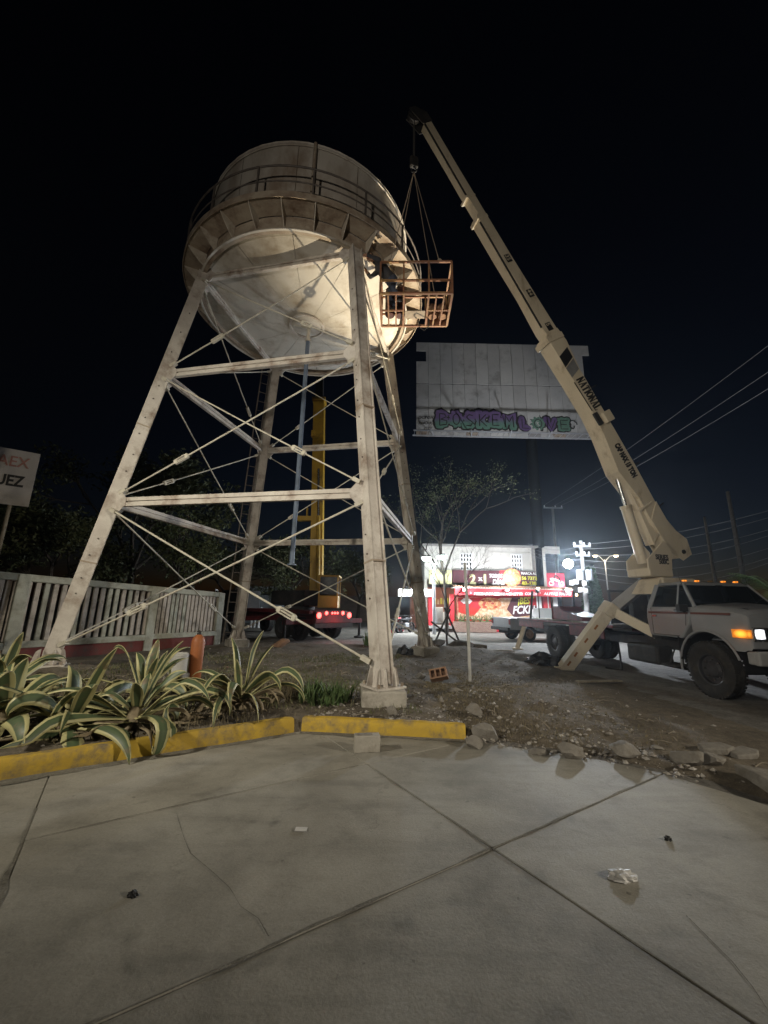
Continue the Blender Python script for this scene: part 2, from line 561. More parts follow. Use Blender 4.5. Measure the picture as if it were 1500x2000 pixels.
def pavemat():
    m, nt, b = newmat('concrete_pavement')
    g = nt.nodes.new('ShaderNodeNewGeometry')
    pos = g.outputs['Position']
    n1 = node(nt, 'ShaderNodeTexNoise', Scale=0.75, Detail=9.0, Roughness=0.6, Distortion=0.6)
    n2 = node(nt, 'ShaderNodeTexNoise', Scale=2.4, Detail=10.0, Roughness=0.7)
    n3 = node(nt, 'ShaderNodeTexNoise', Scale=60.0, Detail=6.0, Roughness=0.7)
    mp = nt.nodes.new('ShaderNodeMapping')
    mp.inputs['Rotation'].default_value = (0, 0, math.radians(-33))
    mp.inputs['Scale'].default_value = (0.45, 2.6, 1)
    nt.links.new(pos, mp.inputs['Vector'])
    n4 = node(nt, 'ShaderNodeTexNoise', Scale=1.3, Detail=8.0, Roughness=0.65)
    nt.links.new(mp.outputs['Vector'], n4.inputs['Vector'])
    for n in (n1, n2, n3):
        nt.links.new(pos, n.inputs['Vector'])
    r1 = ramp(nt, n1.outputs['Fac'], [(0.30, (0.195, 0.182, 0.155)), (0.52, (0.30, 0.282, 0.243)), (0.75, (0.38, 0.358, 0.31))])
    r2 = ramp(nt, n2.outputs['Fac'], [(0.30, 0.68), (0.50, 1.0), (0.7, 1.05)])
    col = mixc(nt, 0.85, r1.outputs['Color'], r2.outputs['Color'], 'MULTIPLY')
    r4 = ramp(nt, n4.outputs['Fac'], [(0.34, 0.66), (0.50, 1.0)])
    col = mixc(nt, 0.6, col, r4.outputs['Color'], 'MULTIPLY')
    r3 = ramp(nt, n3.outputs['Fac'], [(0.35, 0.82), (0.6, 1.06)])
    col = mixc(nt, 0.75, col, r3.outputs['Color'], 'MULTIPLY')
    n5 = node(nt, 'ShaderNodeTexNoise', Scale=1.7, Detail=4.0, Roughness=0.5, Distortion=1.2)
    nt.links.new(pos, n5.inputs['Vector'])
    r5 = ramp(nt, n5.outputs['Fac'], [(0.62, 1.0), (0.72, 0.62), (0.85, 0.5)])
    col = mixc(nt, 0.9, col, r5.outputs['Color'], 'MULTIPLY')
    n6 = node(nt, 'ShaderNodeTexNoise', Scale=14.0, Detail=3.0, Roughness=0.5)
    nt.links.new(pos, n6.inputs['Vector'])
    r6 = ramp(nt, n6.outputs['Fac'], [(0.70, 1.0), (0.76, 0.55)])
    col = mixc(nt, 0.9, col, r6.outputs['Color'], 'MULTIPLY')
    oi = nt.nodes.new('ShaderNodeObjectInfo')
    ro = ramp(nt, oi.outputs['Random'], [(0.0, 0.86), (1.0, 1.05)])
    col = mixc(nt, 1.0, col, ro.outputs['Color'], 'MULTIPLY')
    # hairline cracks
    vo = node(nt, 'ShaderNodeTexVoronoi', Scale=0.42)
    vo.feature = 'DISTANCE_TO_EDGE'
    wv = mixc(nt, 0.22, (0.5, 0.5, 0.5), n2.outputs['Color'])
    va = nt.nodes.new('ShaderNodeVectorMath')
    va.operation = 'MULTIPLY_ADD'
    va.inputs[1].default_value = (3.0, 3.0, 3.0)
    nt.links.new(wv, va.inputs[0])
    nt.links.new(pos, va.inputs[2])
    nt.links.new(va.outputs[0], vo.inputs['Vector'])
    rc = ramp(nt, vo.outputs['Distance'], [(0.0, 0.55), (0.006, 1.0)])
    rm = ramp(nt, n1.outputs['Fac'], [(0.50, 0.0), (0.58, 0.8)])
    col = mixc(nt, rm.outputs['Color'], col, mixc(nt, 1.0, col, rc.outputs['Color'], 'MULTIPLY'))
    nt.links.new(col, b.inputs['Base Color'])
    b.inputs['Roughness'].default_value = 0.72
    b.inputs['Specular IOR Level'].default_value = 0.35
    bp = node(nt, 'ShaderNodeBump', Strength=0.25, Distance=0.01)
    nt.links.new(n3.outputs['Fac'], bp.inputs['Height'])
    bp2 = node(nt, 'ShaderNodeBump', Strength=0.3, Distance=0.03)
    nt.links.new(n2.outputs['Fac'], bp2.inputs['Height'])
    nt.links.new(bp.outputs['Normal'], bp2.inputs['Normal'])
    nt.links.new(bp2.outputs['Normal'], b.inputs['Normal'])
    return m


def dirtmat(name, a, c, d, patch=None, rough=0.95, s=0.9):
    m, nt, b = newmat(name)
    g = nt.nodes.new('ShaderNodeNewGeometry')
    pos = g.outputs['Position']
    n1 = node(nt, 'ShaderNodeTexNoise', Scale=s, Detail=10.0, Roughness=0.65, Distortion=0.4)
    n2 = node(nt, 'ShaderNodeTexNoise', Scale=s * 9, Detail=10.0, Roughness=0.75)
    n3 = node(nt, 'ShaderNodeTexNoise', Scale=s * 55, Detail=6.0, Roughness=0.75)
    for n in (n1, n2, n3):
        nt.links.new(pos, n.inputs['Vector'])
    r1 = ramp(nt, n1.outputs['Fac'], [(0.30, c), (0.50, a), (0.70, d)])
    r2 = ramp(nt, n2.outputs['Fac'], [(0.32, 0.55), (0.62, 1.1)])
    col = mixc(nt, 0.85, r1.outputs['Color'], r2.outputs['Color'], 'MULTIPLY')
    r3 = ramp(nt, n3.outputs['Fac'], [(0.35, 0.6), (0.62, 1.2)])
    col = mixc(nt, 0.7, col, r3.outputs['Color'], 'MULTIPLY')
    nt.links.new(col, b.inputs['Base Color'])
    b.inputs['Roughness'].default_value = rough
    b.inputs['Specular IOR Level'].default_value = 0.2
    bp = node(nt, 'ShaderNodeBump', Strength=0.6, Distance=0.03)
    nt.links.new(n3.outputs['Fac'], bp.inputs['Height'])
    bp2 = node(nt, 'ShaderNodeBump', Strength=0.5, Distance=0.06)
    nt.links.new(n2.outputs['Fac'], bp2.inputs['Height'])
    nt.links.new(bp.outputs['Normal'], bp2.inputs['Normal'])
    nt.links.new(bp2.outputs['Normal'], b.inputs['Normal'])
    return m


M['pave'] = pavemat()
M['dirt'] = dirtmat('bare_dirt', (0.165, 0.138, 0.105), (0.11, 0.095, 0.074), (0.22, 0.187, 0.145))
M['road'] = dirtmat('dusty_road', (0.21, 0.195, 0.175), (0.15, 0.138, 0.122), (0.27, 0.25, 0.225), s=0.35)


def fbm(x, y, s=1.0, o=4):
    return mnoise.fractal(Vector((x * s, y * s, 3.7)), 1.0, 2.0, o)


_font_cache = {}


def text(s, size, m, name, parent, origin, ax, ay, bold=0.0, align='LEFT', shear=0.0, depth=0.004, fit=None, label=None):
    """flat lettering with its baseline at origin, along ax, letters up along ay"""
    cu = bpy.data.curves.new('lettering', 'FONT')
    cu.body = s
    cu.size = size
    cu.extrude = depth
    cu.offset = bold
    cu.align_x = align
    cu.shear = shear
    cu.resolution_u = 3
    o = bpy.data.objects.new('lettering_tmp', cu)
    COL.objects.link(o)
    dg = bpy.context.evaluated_depsgraph_get()
    me = bpy.data.meshes.new_from_object(o.evaluated_get(dg))
    bpy.data.objects.remove(o)
    bpy.data.curves.remove(cu)
    ax, ay = Vector(ax).normalized(), Vector(ay).normalized()
    az = ax.cross(ay)
    T = Matrix.Translation(origin) @ Matrix((ax, ay, az)).transposed().to_4x4()
    if fit:
        xs = [v.co.x for v in me.vertices]
        k = fit / max(1e-6, max(xs) - min(xs))
        T = T @ Matrix.Diagonal((k, 1, 1, 1))
    P = W[parent] if parent else Matrix.Identity(4)
    me.transform(P.inverted() @ T)
    me.materials.clear()
    me.materials.append(m)
    me.name = name
    ob = bpy.data.objects.new(name, me)
    COL.objects.link(ob)
    if parent:
        ob.parent = parent
    W[ob] = P.copy()
    if label:
        ob["label"] = label
    return ob

# ------------------------------------------------------------------ ground, pavement, planting bed, kerb
g = MB()
g.add([(-500, -200, -0.012), (500, -200, -0.012), (500, 900, -0.012), (-500, 900, -0.012)], [(0, 1, 2, 3)])
tag(g.build('ground', M['road']), None, kind='structure')

KA, KB = Vector((-3.39, 4.02, 0)), Vector((-1.08, 5.56, 0))       # face of the left kerb
KC, KD = Vector((-1.01, 5.60, 0)), Vector((1.07, 5.40, 0))        # face of the right kerb
kdir = (KB - KA).normalized()
K0 = KA - kdir * 5.5
edge = [K0, KA, KB, KC, KD, Vector((1.45, 5.22, 0)), Vector((2.0, 5.02, 0)), Vector((2.45, 4.80, 0)), Vector((2.86, 4.50, 0)), Vector((3.25, 3.98, 0)), Vector((3.7, 3.25, 0)), Vector((4.7, 1.6, 0)), Vector((7.0, -2.5, 0))]
pave_poly = [(p.x, p.y) for p in edge] + [(7, -6), (-9, -6), (K0.x, K0.y - 1)]


def inpoly(x, y, poly):
    c = False
    n = len(poly)
    for i in range(n):
        x1, y1 = poly[i]
        x2, y2 = poly[i - 1]
        if (y1 > y) != (y2 > y) and x < (x2 - x1) * (y - y1) / (y2 - y1) + x1:
            c = not c
    return c


def edist(x, y):
    best = 1e9
    p = Vector((x, y, 0))
    for a, b in zip(edge[:-1], edge[1:]):
        d = b - a
        t = max(0, min(1, (p - a).dot(d) / d.length_squared))
        best = min(best, (a + d * t - p).length)
    return -best if inpoly(x, y, pave_poly) else best


def sstep(a, b, x):
    t = max(0.0, min(1.0, (x - a) / (b - a)))
    return t * t * (3 - 2 * t)


def bump(x, y, cx, cy, r, h):
    d = ((x - cx) ** 2 + (y - cy) ** 2) / (r * r)
    return h * math.exp(-d)


def soil(x, y):
    """height of the planting bed and dirt lot"""
    d = edist(x, y)
    k = sstep(1.35, 0.4, x) if x < 1.35 else 0.0                    # behind the kerb
    n = fbm(x, y, 0.9, 5)
    base = (0.13 * k + 0.035 * (1 - k)) + 0.05 * n + 0.03 * fbm(x + 9, y, 3, 4)
    base += bump(x, y, -6.2, 8.2, 1.6, 0.22) + bump(x, y, -3.2, 6.6, 1.3, 0.10)
    base += bump(x, y, 1.5, 6.6, 0.8, 0.16) + bump(x, y, 2.4, 7.6, 1.2, 0.13) + bump(x, y, 1.3, 9.6, 0.7, -0.16)
    base += bump(x, y, 2.1, 13.4, 1.2, 0.28) + bump(x, y, 3.6, 13.6, 0.9, 0.15) + bump(x, y, 3.9, 10.8, 0.9, 0.10)
    fade = sstep(0.0, 0.32 if x > 1.2 else 0.10, d + (0.12 * n if x > 1.2 else 0.0))
    fade *= sstep(17.4, 15.6, y + 0.6 * n) * sstep(6.6, 4.2, x + 0.5 * n) * sstep(0.6, 2.2, y)
    return -0.06 + fade * (base + 0.06)


s = MB()
xs, ys = [], []
x = -11.0
while x < 7.0:
    xs.append(x)
    x += 0.075 if -5 < x < 4.6 else 0.2
y = 0.4
while y < 18.2:
    ys.append(y)
    y += 0.07 if 3.4 < y < 9 else 0.16
s.v = [(x, y, soil(x, y)) for y in ys for x in xs]
nx = len(xs)
s.f = [(j * nx + i, j * nx + i + 1, (j + 1) * nx + i + 1, (j + 1) * nx + i) for j in range(len(ys) - 1) for i in range(nx - 1)]
lot = s.build('dirt_lot', M['dirt'], smooth=True)
tag(lot, None, kind='structure')

# concrete slabs of the forecourt, clipped to its outline
jf = MB().add([(x, y, -0.009) for x, y in pave_poly], [tuple(range(len(pave_poly)))])
M['jointdirt'] = dirtmat('dirt_in_joints', (0.215, 0.20, 0.168), (0.16, 0.148, 0.122), (0.26, 0.24, 0.205), s=1.5)
tag(jf.build('joint_filler', M['jointdirt']), None, kind='structure')
pv = bpy.data.objects.new('pavement', None)
COL.objects.link(pv)
W[pv] = Matrix.Identity(4)
tag(pv, None, kind='structure')
JX = Vector((0.79, 3.15, 0))
e1, e2 = Vector((0.842, 0.540, 0)), Vector((-0.540, 0.842, 0))


def clip(poly, p, n):
    out = []
    for i in range(len(poly)):
        a, b = poly[i], poly[(i + 1) % len(poly)]
        da, db = (Vector(a) - p).dot(n), (Vector(b) - p).dot(n)
        if da >= 0:
            out.append(a)
        if (da >= 0) != (db >= 0):
            t = da / (da - db)
            out.append(tuple(Vector(a).lerp(Vector(b), t)))
    return out


ga = [-9.5, -7.4, -5.05, -2.69, 0.0, 2.9, 5.6, 8.3]
gb = [-9.0, -6.6, -4.3, -2.15, 0.0, 1.70, 3.6, 6.0]
for i in range(len(ga) - 1):
    for j in range(len(gb) - 1):
        gap = 0.0045
        poly = [(x, y, 0) for x, y in pave_poly]
        for p, nn in ((JX + e1 * (ga[i] + gap), e1), (JX + e1 * (ga[i + 1] - gap), -e1), (JX + e2 * (gb[j] + gap), e2), (JX + e2 * (gb[j + 1] - gap), -e2)):
            if poly:
                poly = clip(poly, p, nn)
        if len(poly) < 3:
            continue
        if all(p[1] < -0.5 for p in poly):
            continue
        m = MB()
        m.prism([(p[0], p[1]) for p in poly], (0, 0, -0.10), (1, 0, 0), (0, 1, 0), (0, 0, 0.10 + R.uniform(-0.003, 0.003)))
        m.build('concrete_slab', M['pave'], pv, bevel=0.006)


def ribbon(p0, p1, w0, w1, seed):
    p0, p1 = Vector(p0), Vector(p1)
    d = (p1 - p0).normalized()
    n = Vector((-d.y, d.x, 0))
    N = max(4, int((p1 - p0).length / 0.03))
    m = MB()
    for i in range(N + 1):
        p = p0.lerp(p1, i / N)
        a = w0 + (w1 - w0) * max(0.0, fbm(p.x * 2.2 + seed, p.y * 2.2, 1, 4) + 0.15)
        b = w0 + (w1 - w0) * max(0.0, fbm(p.x * 2.2 - seed, p.y * 2.2 + 7, 1, 4) + 0.15)
        m.v += [tuple(p + n * a + Vector((0, 0, 0.0045))), tuple(p - n * b + Vector((0, 0, 0.0045)))]
    m.f = [(2 * i, 2 * i + 1, 2 * i + 3, 2 * i + 2) for i in range(N)]
    return m.build('joint_dirt', M['jointdirt'], pv)


M['jointdirt'] = dirtmat('dirt_in_joints', (0.215, 0.20, 0.168), (0.16, 0.148, 0.122), (0.26, 0.24, 0.205), s=1.5)
ribbon(JX - e1 * 3.2, JX + e1 * 2.35, 0.003, 0.022, 3)
ribbon(JX - e2 * 2.6, JX + e2 * 1.65, 0.002, 0.017, 9)
ribbon(JX - e1 * 2.69 - e2 * 1.6, JX - e1 * 2.69 + e2 * 2.2, 0.005, 0.04, 21)
ribbon(JX - e1 * 3.4 + e2 * 1.70, JX - e1 * 0.1 + e2 * 1.70, 0.001, 0.014, 30)
ribbon(KA + kdir * -1.5 + Vector((0.03, -0.05, 0)), KB + Vector((0.03, -0.05, 0)), 0.045, 0.10, 41)
ribbon(KC + Vector((0, -0.04, 0)), KD + Vector((0, -0.04, 0)), 0.035, 0.09, 47)
# a hairline crack wandering across two slabs
cp = [gz(u, v) for u, v in ((345, 1590), (360, 1640), (372, 1668), (410, 1700), (448, 1735), (470, 1772), (505, 1795), (525, 1830))]
for a_, b_ in zip(cp[:-1], cp[1:]):
    ribbon(a_, b_, 0.0006, 0.006, 55)
cp = [gz(u, v) for u, v in ((1340, 1790), (1390, 1840), (1430, 1880), (1470, 1930), (1510, 1990))]
for a_, b_ in zip(cp[:-1], cp[1:]):
    ribbon(a_, b_, 0.0006, 0.006, 57)


def kerb(a, b, name, label, h=0.165, w=0.15, lumps=0.0013):
    a, b = Vector(a), Vector(b)
    d = (b - a).normalized()
    n = Vector((-d.y, d.x, 0))
    if n.y < 0:
        n = -n
    prof = [(0.0, -0.08), (0.012, h * 0.55), (0.03, h - 0.012), (0.045, h), (w - 0.02, h), (w, h - 0.02), (w, -0.08)]
    L = (b - a).length
    N = int(L / 0.09)
    o = MB()
    for i in range(N + 1):
        p = a + d * (L * i / N)
        k = fbm(p.x * 6, p.y * 6, 1, 4)
        for q, (x, z) in enumerate(prof):
            j = lumps * fbm(p.x * 9 + q, p.y * 9, 1, 3) * 3
            endw = 0.012 * (1 - min(1, min(i, N - i) / 1.0))
            o.v.append(tuple(p + n * (x + j + (endw if q < 4 else -endw)) + Vector((0, 0, z + (j - endw if z > 0.05 else 0) - (0.02 * max(0, k - 0.25) if q in (3, 4) else 0)))))
    m = len(prof)
    for i in range(N):
        for q in range(m - 1):
            o.f.append((i * m + q, i * m + q + 1, (i + 1) * m + q + 1, (i + 1) * m + q))
    o.f.append(tuple(range(m)))
    o.f.append(tuple(N * m + q for q in range(m))[::-1])
    ob = o.build(name, M['kerb'], smooth=True)
    tag(ob, label, kind='structure')


kerb(K0, KB, 'kerb', 'yellow painted kerb under the agaves')
kerb(KC, KD, 'kerb', 'chipped yellow kerb in front of the near tower footing')

# ------------------------------------------------------------------ water tower
TC = Vector((-2.43, 10.36, 0))
TROT = 0.578
LV = [0.42, 3.60, 6.83, 9.84]
R0, R3 = 4.516, 2.928


def tr(z):
    return R0 + (R3 - R0) * (z - 0.40) / (9.84 - 0.40)


ANG = {'A': -math.pi / 2, 'B': math.pi, 'C': math.pi / 2, 'D': 0.0}


def legp(k, z):
    a = ANG[k] + TROT
    return Vector((TC.x + tr(z) * math.cos(a), TC.y + tr(z) * math.sin(a), z))


tower = thing('water_tower', 'tall four-legged steel water tower with railed round tank and crossed tie rods', 'water tower', (TC.x, TC.y, 0))
HS = 0.135
for k in 'ABCD':
    a = ANG[k] + TROT
    rad = Vector((math.cos(a), math.sin(a), 0))
    tan = Vector((-math.sin(a), math.cos(a), 0))
    p0, p1 = legp(k, 0.40), legp(k, 9.95)
    d = (p1 - p0).normalized()
    out = (rad - d * d.dot(rad)).normalized()
    lg = MB()
    for sgn in (-1, 1):
        lg.bar(p0 + tan * sgn * (HS - 0.011), p1 + tan * sgn * (HS - 0.011), 0.022, 2 * HS, up=out)
        lg.bar(p0 + out * sgn * (HS - 0.055), p1 + out * sgn * (HS - 0.055), 2 * HS - 0.046, 0.014, up=out)
    leg = lg.build('leg', M['tower_leg'], tower)
    # splice covers with bolts on the side plates
    bo = MB()
    for z in (1.7, 2.0, 2.45, 2.8, 4.3, 4.7, 5.2, 5.6, 6.1, 6.45, 7.4, 8.0, 8.6):
        for sgn in (-1, 1):
            q = legp(k, z) + tan * sgn * HS + out * R.uniform(-0.03, 0.03)
            bo.tube(q, q + tan * sgn * 0.016, 0.016, 6)
    b_ = bo.build('bolts', M['rail'], leg)
    b_["kind"] = "stuff"
    for z in (2.3, 5.4):
        sp = MB()
        q0, q1 = legp(k, z), legp(k, z + 0.03)
        sp.bar(q0, q1, 2 * HS + 0.012, 2 * HS + 0.012, up=out)
        sp.build('splice_band', M['girder'], leg)
    # base plate, stiffeners, footing
    bp = MB()
    rotz = Matrix.Rotation(a, 3, 'Z')
    fc = legp(k, 0.39)
    bp.box((fc.x, fc.y, 0.385), (0.52, 0.52, 0.03), rotz)
    bp.build('base_plate', M['tower_leg'], leg)
    for sgn in (-1, 1):
        for (ax_, ay_) in ((tan, rad), (rad, tan)):
            for off in (-0.085, 0.085):
                st = MB()
                o_ = Vector((fc.x, fc.y, 0.40)) + ay_ * off + ax_ * sgn * (HS + (0.015 if ax_ is rad else 0.0))
                lean = 0.0
                st.prism([(0, 0), (0.11, 0), (0.10, 0.07), (0.055, 0.24), (0.0, 0.27)], o_ - ay_ * 0.007, ax_ * sgn, (0, 0, 1), ay_ * 0.014)
                st.build('stiffener', M['tower_leg'], leg)
        for sg2 in (-1, 1):
            nb = MB()
            q = Vector((fc.x, fc.y, 0.40)) + tan * sgn * 0.21 + rad * sg2 * 0.21
            nb.tube(q, q + Vector((0, 0, 0.05)), 0.022, 6)
            nb.build('anchor_bolt', M['girder'], leg)
    ft = MB()
    ft.box((fc.x, fc.y, 0.085), (0.66, 0.66, 0.57), rotz @ Matrix.Rotation(-0.5, 3, 'Z') if k == 'A' else rotz)
    fo = ft.build('footing', M['concrete'], tower, bevel=0.03)

pairs = [('A', 'B'), ('B', 'C'), ('C', 'D'), ('D', 'A')]
for a_, b_ in pairs:
    for li in (1, 2, 3):
        z = LV[li]
        pa, pb = legp(a_, z), legp(b_, z)
        d = (pb - pa).normalized()
        pa2, pb2 = pa + d * 0.15, pb - d * 0.15
        m = MB()
        hh = 0.078 if li < 3 else 0.07
        for dz in (-1, 1):
            m.bar(pa2 + Vector((0, 0, dz * (hh / 2 + 0.016))), pb2 + Vector((0, 0, dz * (hh / 2 + 0.016))), 0.085, hh)
        m.bar(pa2, pb2, 0.012, 0.10)
        m.build('strut', M['tower'], tower)
        nrm = Vector((d.y, -d.x, 0))
        if nrm.dot(pa - TC) < 0:
            nrm = -nrm
        for q, sg in ((pa, 1), (pb, -1)):
            gp = MB()
            gp.prism([(0.10, -0.20), (0.24, -0.22), (0.38, -0.06), (0.38, 0.06), (0.24, 0.22), (0.10, 0.20)], q + nrm * 0.046, d * sg, (0, 0, 1), nrm * 0.014)
            gp.build('gusset_plate', M['tower_leg'], tower)
    # crossed tie rods
    for li in range(3):
        for (lo, hi, side) in ((a_, b_, 1), (b_, a_, -1)):
            za = LV[li] + (0.33 if li == 0 else 0.20)
            zb = LV[li + 1] - 0.19
            q0, q1 = legp(lo, za), legp(hi, zb)
            hd = (q1 - q0)
            hd.z = 0
            hd.normalize()
            nrm = Vector((hd.y, -hd.x, 0))
            if nrm.dot(q0 - TC) < 0:
                nrm = -nrm
            q0 = q0 + hd * 0.17 + nrm * (0.10 + 0.035 * side)
            q1 = q1 - hd * 0.17 + nrm * (0.06 + 0.035 * side)
            rr = 0.0185 if li == 0 else 0.0165
            rd = MB()
            mid = [q0.lerp(q1, t) - Vector((0, 0, 0.02 * math.sin(math.pi * t))) for t in (0, .25, .5, .75, 1)]
            rd.path(mid, rr, 8)
            dd = (q1 - q0).normalized()
            for e, sg in ((q0, 1), (q1, -1)):
                rd.bar(e - dd * sg * 0.03, e + dd * sg * 0.13, 0.075, 0.085, up=nrm)
            rod = rd.build('tie_rod', M['rod'], tower, smooth=True)
            t = 0.26
            cpt = q0.lerp(q1, t) - Vector((0, 0, 0.015))
            tb = MB()
            fr = frame(dd, nrm)
            L = 0.36 if li == 0 else 0.30
            for sg in (-1, 1):
                tb.box(cpt + fr @ Vector((0, sg * 0.045, 0)), (L, 0.022, 0.055), fr)
                tb.box(cpt + fr @ Vector((sg * (L / 2 - 0.02), 0, 0)), (0.075, 0.085, 0.07), fr)
            tb.build('turnbuckle', M['rod'], rod, bevel=0.008)

# tank
RT, ZG, ZF, ZT = 2.90, 10.0, 10.36, 12.62
NPL = 12
for i in range(NPL):
    a0 = 2 * math.pi * i / NPL + 0.004 + TROT
    a1 = 2 * math.pi * (i + 1) / NPL - 0.004 + TROT
    m = MB().lathe([(RT - 0.012, ZF - 0.2), (RT, ZF - 0.2), (RT, ZT), (RT - 0.012, ZT)], 8, TC, None, a0, a1, True)
    m.build('shell_plate', M['tank'], tower, smooth=True)
    zc = ZG
    prof = []
    for q in range(9):
        r = 0.46 + (2.88 - 0.46) * q / 8
        prof.append((r, 9.72 + 0.33 * (r / 2.88) ** 2.2))
    m = MB().lathe(prof, 8, TC, None, a0 - 0.0015, a1 + 0.0015)
    m.build('bowl_plate', M['bowl'], tower, smooth=True)
m = MB().lathe([(RT - 0.03, ZF - 0.3), (RT - 0.03, ZT - 0.01)], 64, TC)
m.build('tank_lining', M['girder'], tower, smooth=True)
m = MB().lathe([(2.95, ZT - 0.03), (2.97, ZT), (0.25, ZT + 0.75), (0.0, ZT + 0.78)], 48, TC)
m.build('roof', M['tank'], tower, smooth=True)
m = MB().lathe([(2.93, ZT - 0.09), (2.96, ZT - 0.09), (2.96, ZT - 0.035), (2.93, ZT - 0.035)], 64, TC, None, 0, None, True)
m.build('top_rim', M['tank'], tower)
m = MB().lathe([(0.0, 9.69), (0.42, 9.69), (0.47, 9.715)], 32, TC)
m.build('manhole_cover', M['bowl'], tower, smooth=True)
m = MB().lathe([(0.46, 9.675), (0.52, 9.675), (0.52, 9.73), (0.46, 9.73)], 32, TC, None, 0, None, True)
m.build('manhole_ring', M['tower'], tower, smooth=True)
m = MB().lathe([(2.86, ZG - 0.06), (2.99, ZG - 0.06), (2.99, ZG), (2.935, ZG + 0.01), (2.935, ZF - 0.02), (2.86, ZF - 0.02)], 72, TC, None, 0, None, True)
m.build('ring_girder', M['girder'], tower, smooth=True)
m = MB().lathe([(2.96, ZG - 0.085), (3.01, ZG - 0.085), (3.01, ZG - 0.062), (2.96, ZG - 0.062)], 72, TC, None, 0, None, True)
m.build('girder_flange', M['bowl'], tower, smooth=True)
# balcony
NB = 28
for i in range(NB):
    a0 = 2 * math.pi * i / NB + 0.003
    a1 = 2 * math.pi * (i + 1) / NB - 0.003
    m = MB().lathe([(2.945, ZF), (3.42, ZF), (3.42, ZF + 0.012), (2.945, ZF + 0.012)], 3, TC, None, a0, a1, True)
    m.build('deck_plate', M['girder'], tower)
    a = a0
    rad = Vector((math.cos(a), math.sin(a), 0))
    tan = Vector((-rad.y, rad.x, 0))
    m = MB().prism([(2.945, ZG - 0.02), (2.975, ZG - 0.03), (3.12, ZG + 0.06), (3.30, ZG + 0.22), (3.40, ZF - 0.03), (3.40, ZF - 0.004), (2.945, ZF - 0.004)], TC - tan * 0.008, rad, (0, 0, 1), tan * 0.016)
    m.build('bracket', M['bracket'], tower)
m = MB().lathe([(3.425, ZF - 0.06), (3.44, ZF - 0.06), (3.44, ZF + 0.11), (3.425, ZF + 0.11)], 72, TC, None, 0, None, True)
m.build('toe_board', M['girder'], tower, smooth=True)
NP = 17
for i in range(NP):
    a = 2 * math.pi * (i + 0.3) / NP
    q = TC + Vector((3.41 * math.cos(a), 3.41 * math.sin(a), ZF))
    m = MB().bar(q, q + Vector((0, 0, 0.86)), 0.04, 0.04, up=(math.cos(a), math.sin(a), 0))
    m.build('railing_post', M['rail'], tower)
for z, r in ((0.42, 0.016), (0.86, 0.022)):
    pts = [TC + Vector((3.41 * math.cos(t), 3.41 * math.sin(t), ZF + z)) for t in [2 * math.pi * q / 90 for q in range(91)]]
    m = MB().path(pts, r, 6, False)
    m.build('hand_rail', M['rail'], tower, smooth=True)
# overflow pipe down the near side of the shell, riser and its elbow
a = math.radians(-79)
q = TC + Vector((2.98 * math.cos(a), 2.98 * math.sin(a), 0))
m = MB().tube(q + Vector((0, 0, ZF + 0.02)), q + Vector((0, 0, ZT - 0.02)), 0.045, 10)
m.build('overflow_pipe', M['girder'], tower, smooth=True)
ex = TC + Vector((0.07, -0.05, 0))
rp = MB().path([ex + Vector((0, 0, 2.55)), ex + Vector((0, 0, 9.18))], 0.062, 12)
rp.tube(ex + Vector((0, 0, 2.55)), ex + Vector((0, 0, 2.585)), 0.12, 12)
riser = rp.build('riser_pipe', M['bluepipe'], tower, smooth=True)
m = MB().path([ex + Vector((0, 0, 9.14)), ex + Vector((0, 0, 9.62)), ex + Vector((-0.02, 0, 9.70))], 0.055, 10)
m.tube(ex + Vector((0, 0, 9.14)), ex + Vector((0, 0, 9.20)), 0.095, 10)
m.build('riser_elbow', M['bowl'], riser, smooth=True)
m = MB().tube(ex + Vector((-0.05, -0.02, 9.60)), ex + Vector((-0.42, -0.1, 9.64)), 0.028, 8)
m.build('branch_pipe', M['bowl'], riser, smooth=True)
# hose hanging under the bowl
hp = [at(655, 520, 9.0), at(652, 560, 9.2), at(662, 600, 9.5), at(680, 625, 9.4), at(700, 640, 9.0)]
# caged ladder up the far left leg
aC = ANG['C'] + TROT
tanC = Vector((-math.sin(aC), math.cos(aC), 0))
ld = MB()
for sgn in (0.20, 0.46):
    ld.bar(legp('C', 0.3) + tanC * sgn, legp('C', 9.7) + tanC * sgn, 0.035, 0.035)
lad = ld.build('ladder', M['rail'], tower)
z = 0.6
while z < 9.6:
    rg = MB().tube(legp('C', z) + tanC * 0.20, legp('C', z) + tanC * 0.46, 0.012, 6)
    rg.build('rung', M['rail'], lad)
    z += 0.33

# ------------------------------------------------------------------ boom truck on the right
TW = Vector((6.38, 8.25, -0.012))
TFW = Vector((0.093, -0.9957, 0))
TRZ = math.atan2(TFW.y, TFW.x)
TLEFT = Vector((-TFW.y, TFW.x, 0))
truck = thing('boom_truck', 'white boom truck with raised beige telescopic crane and one headlight on', 'truck', TW + TLEFT * 1.0, TRZ)
TL = W[truck]


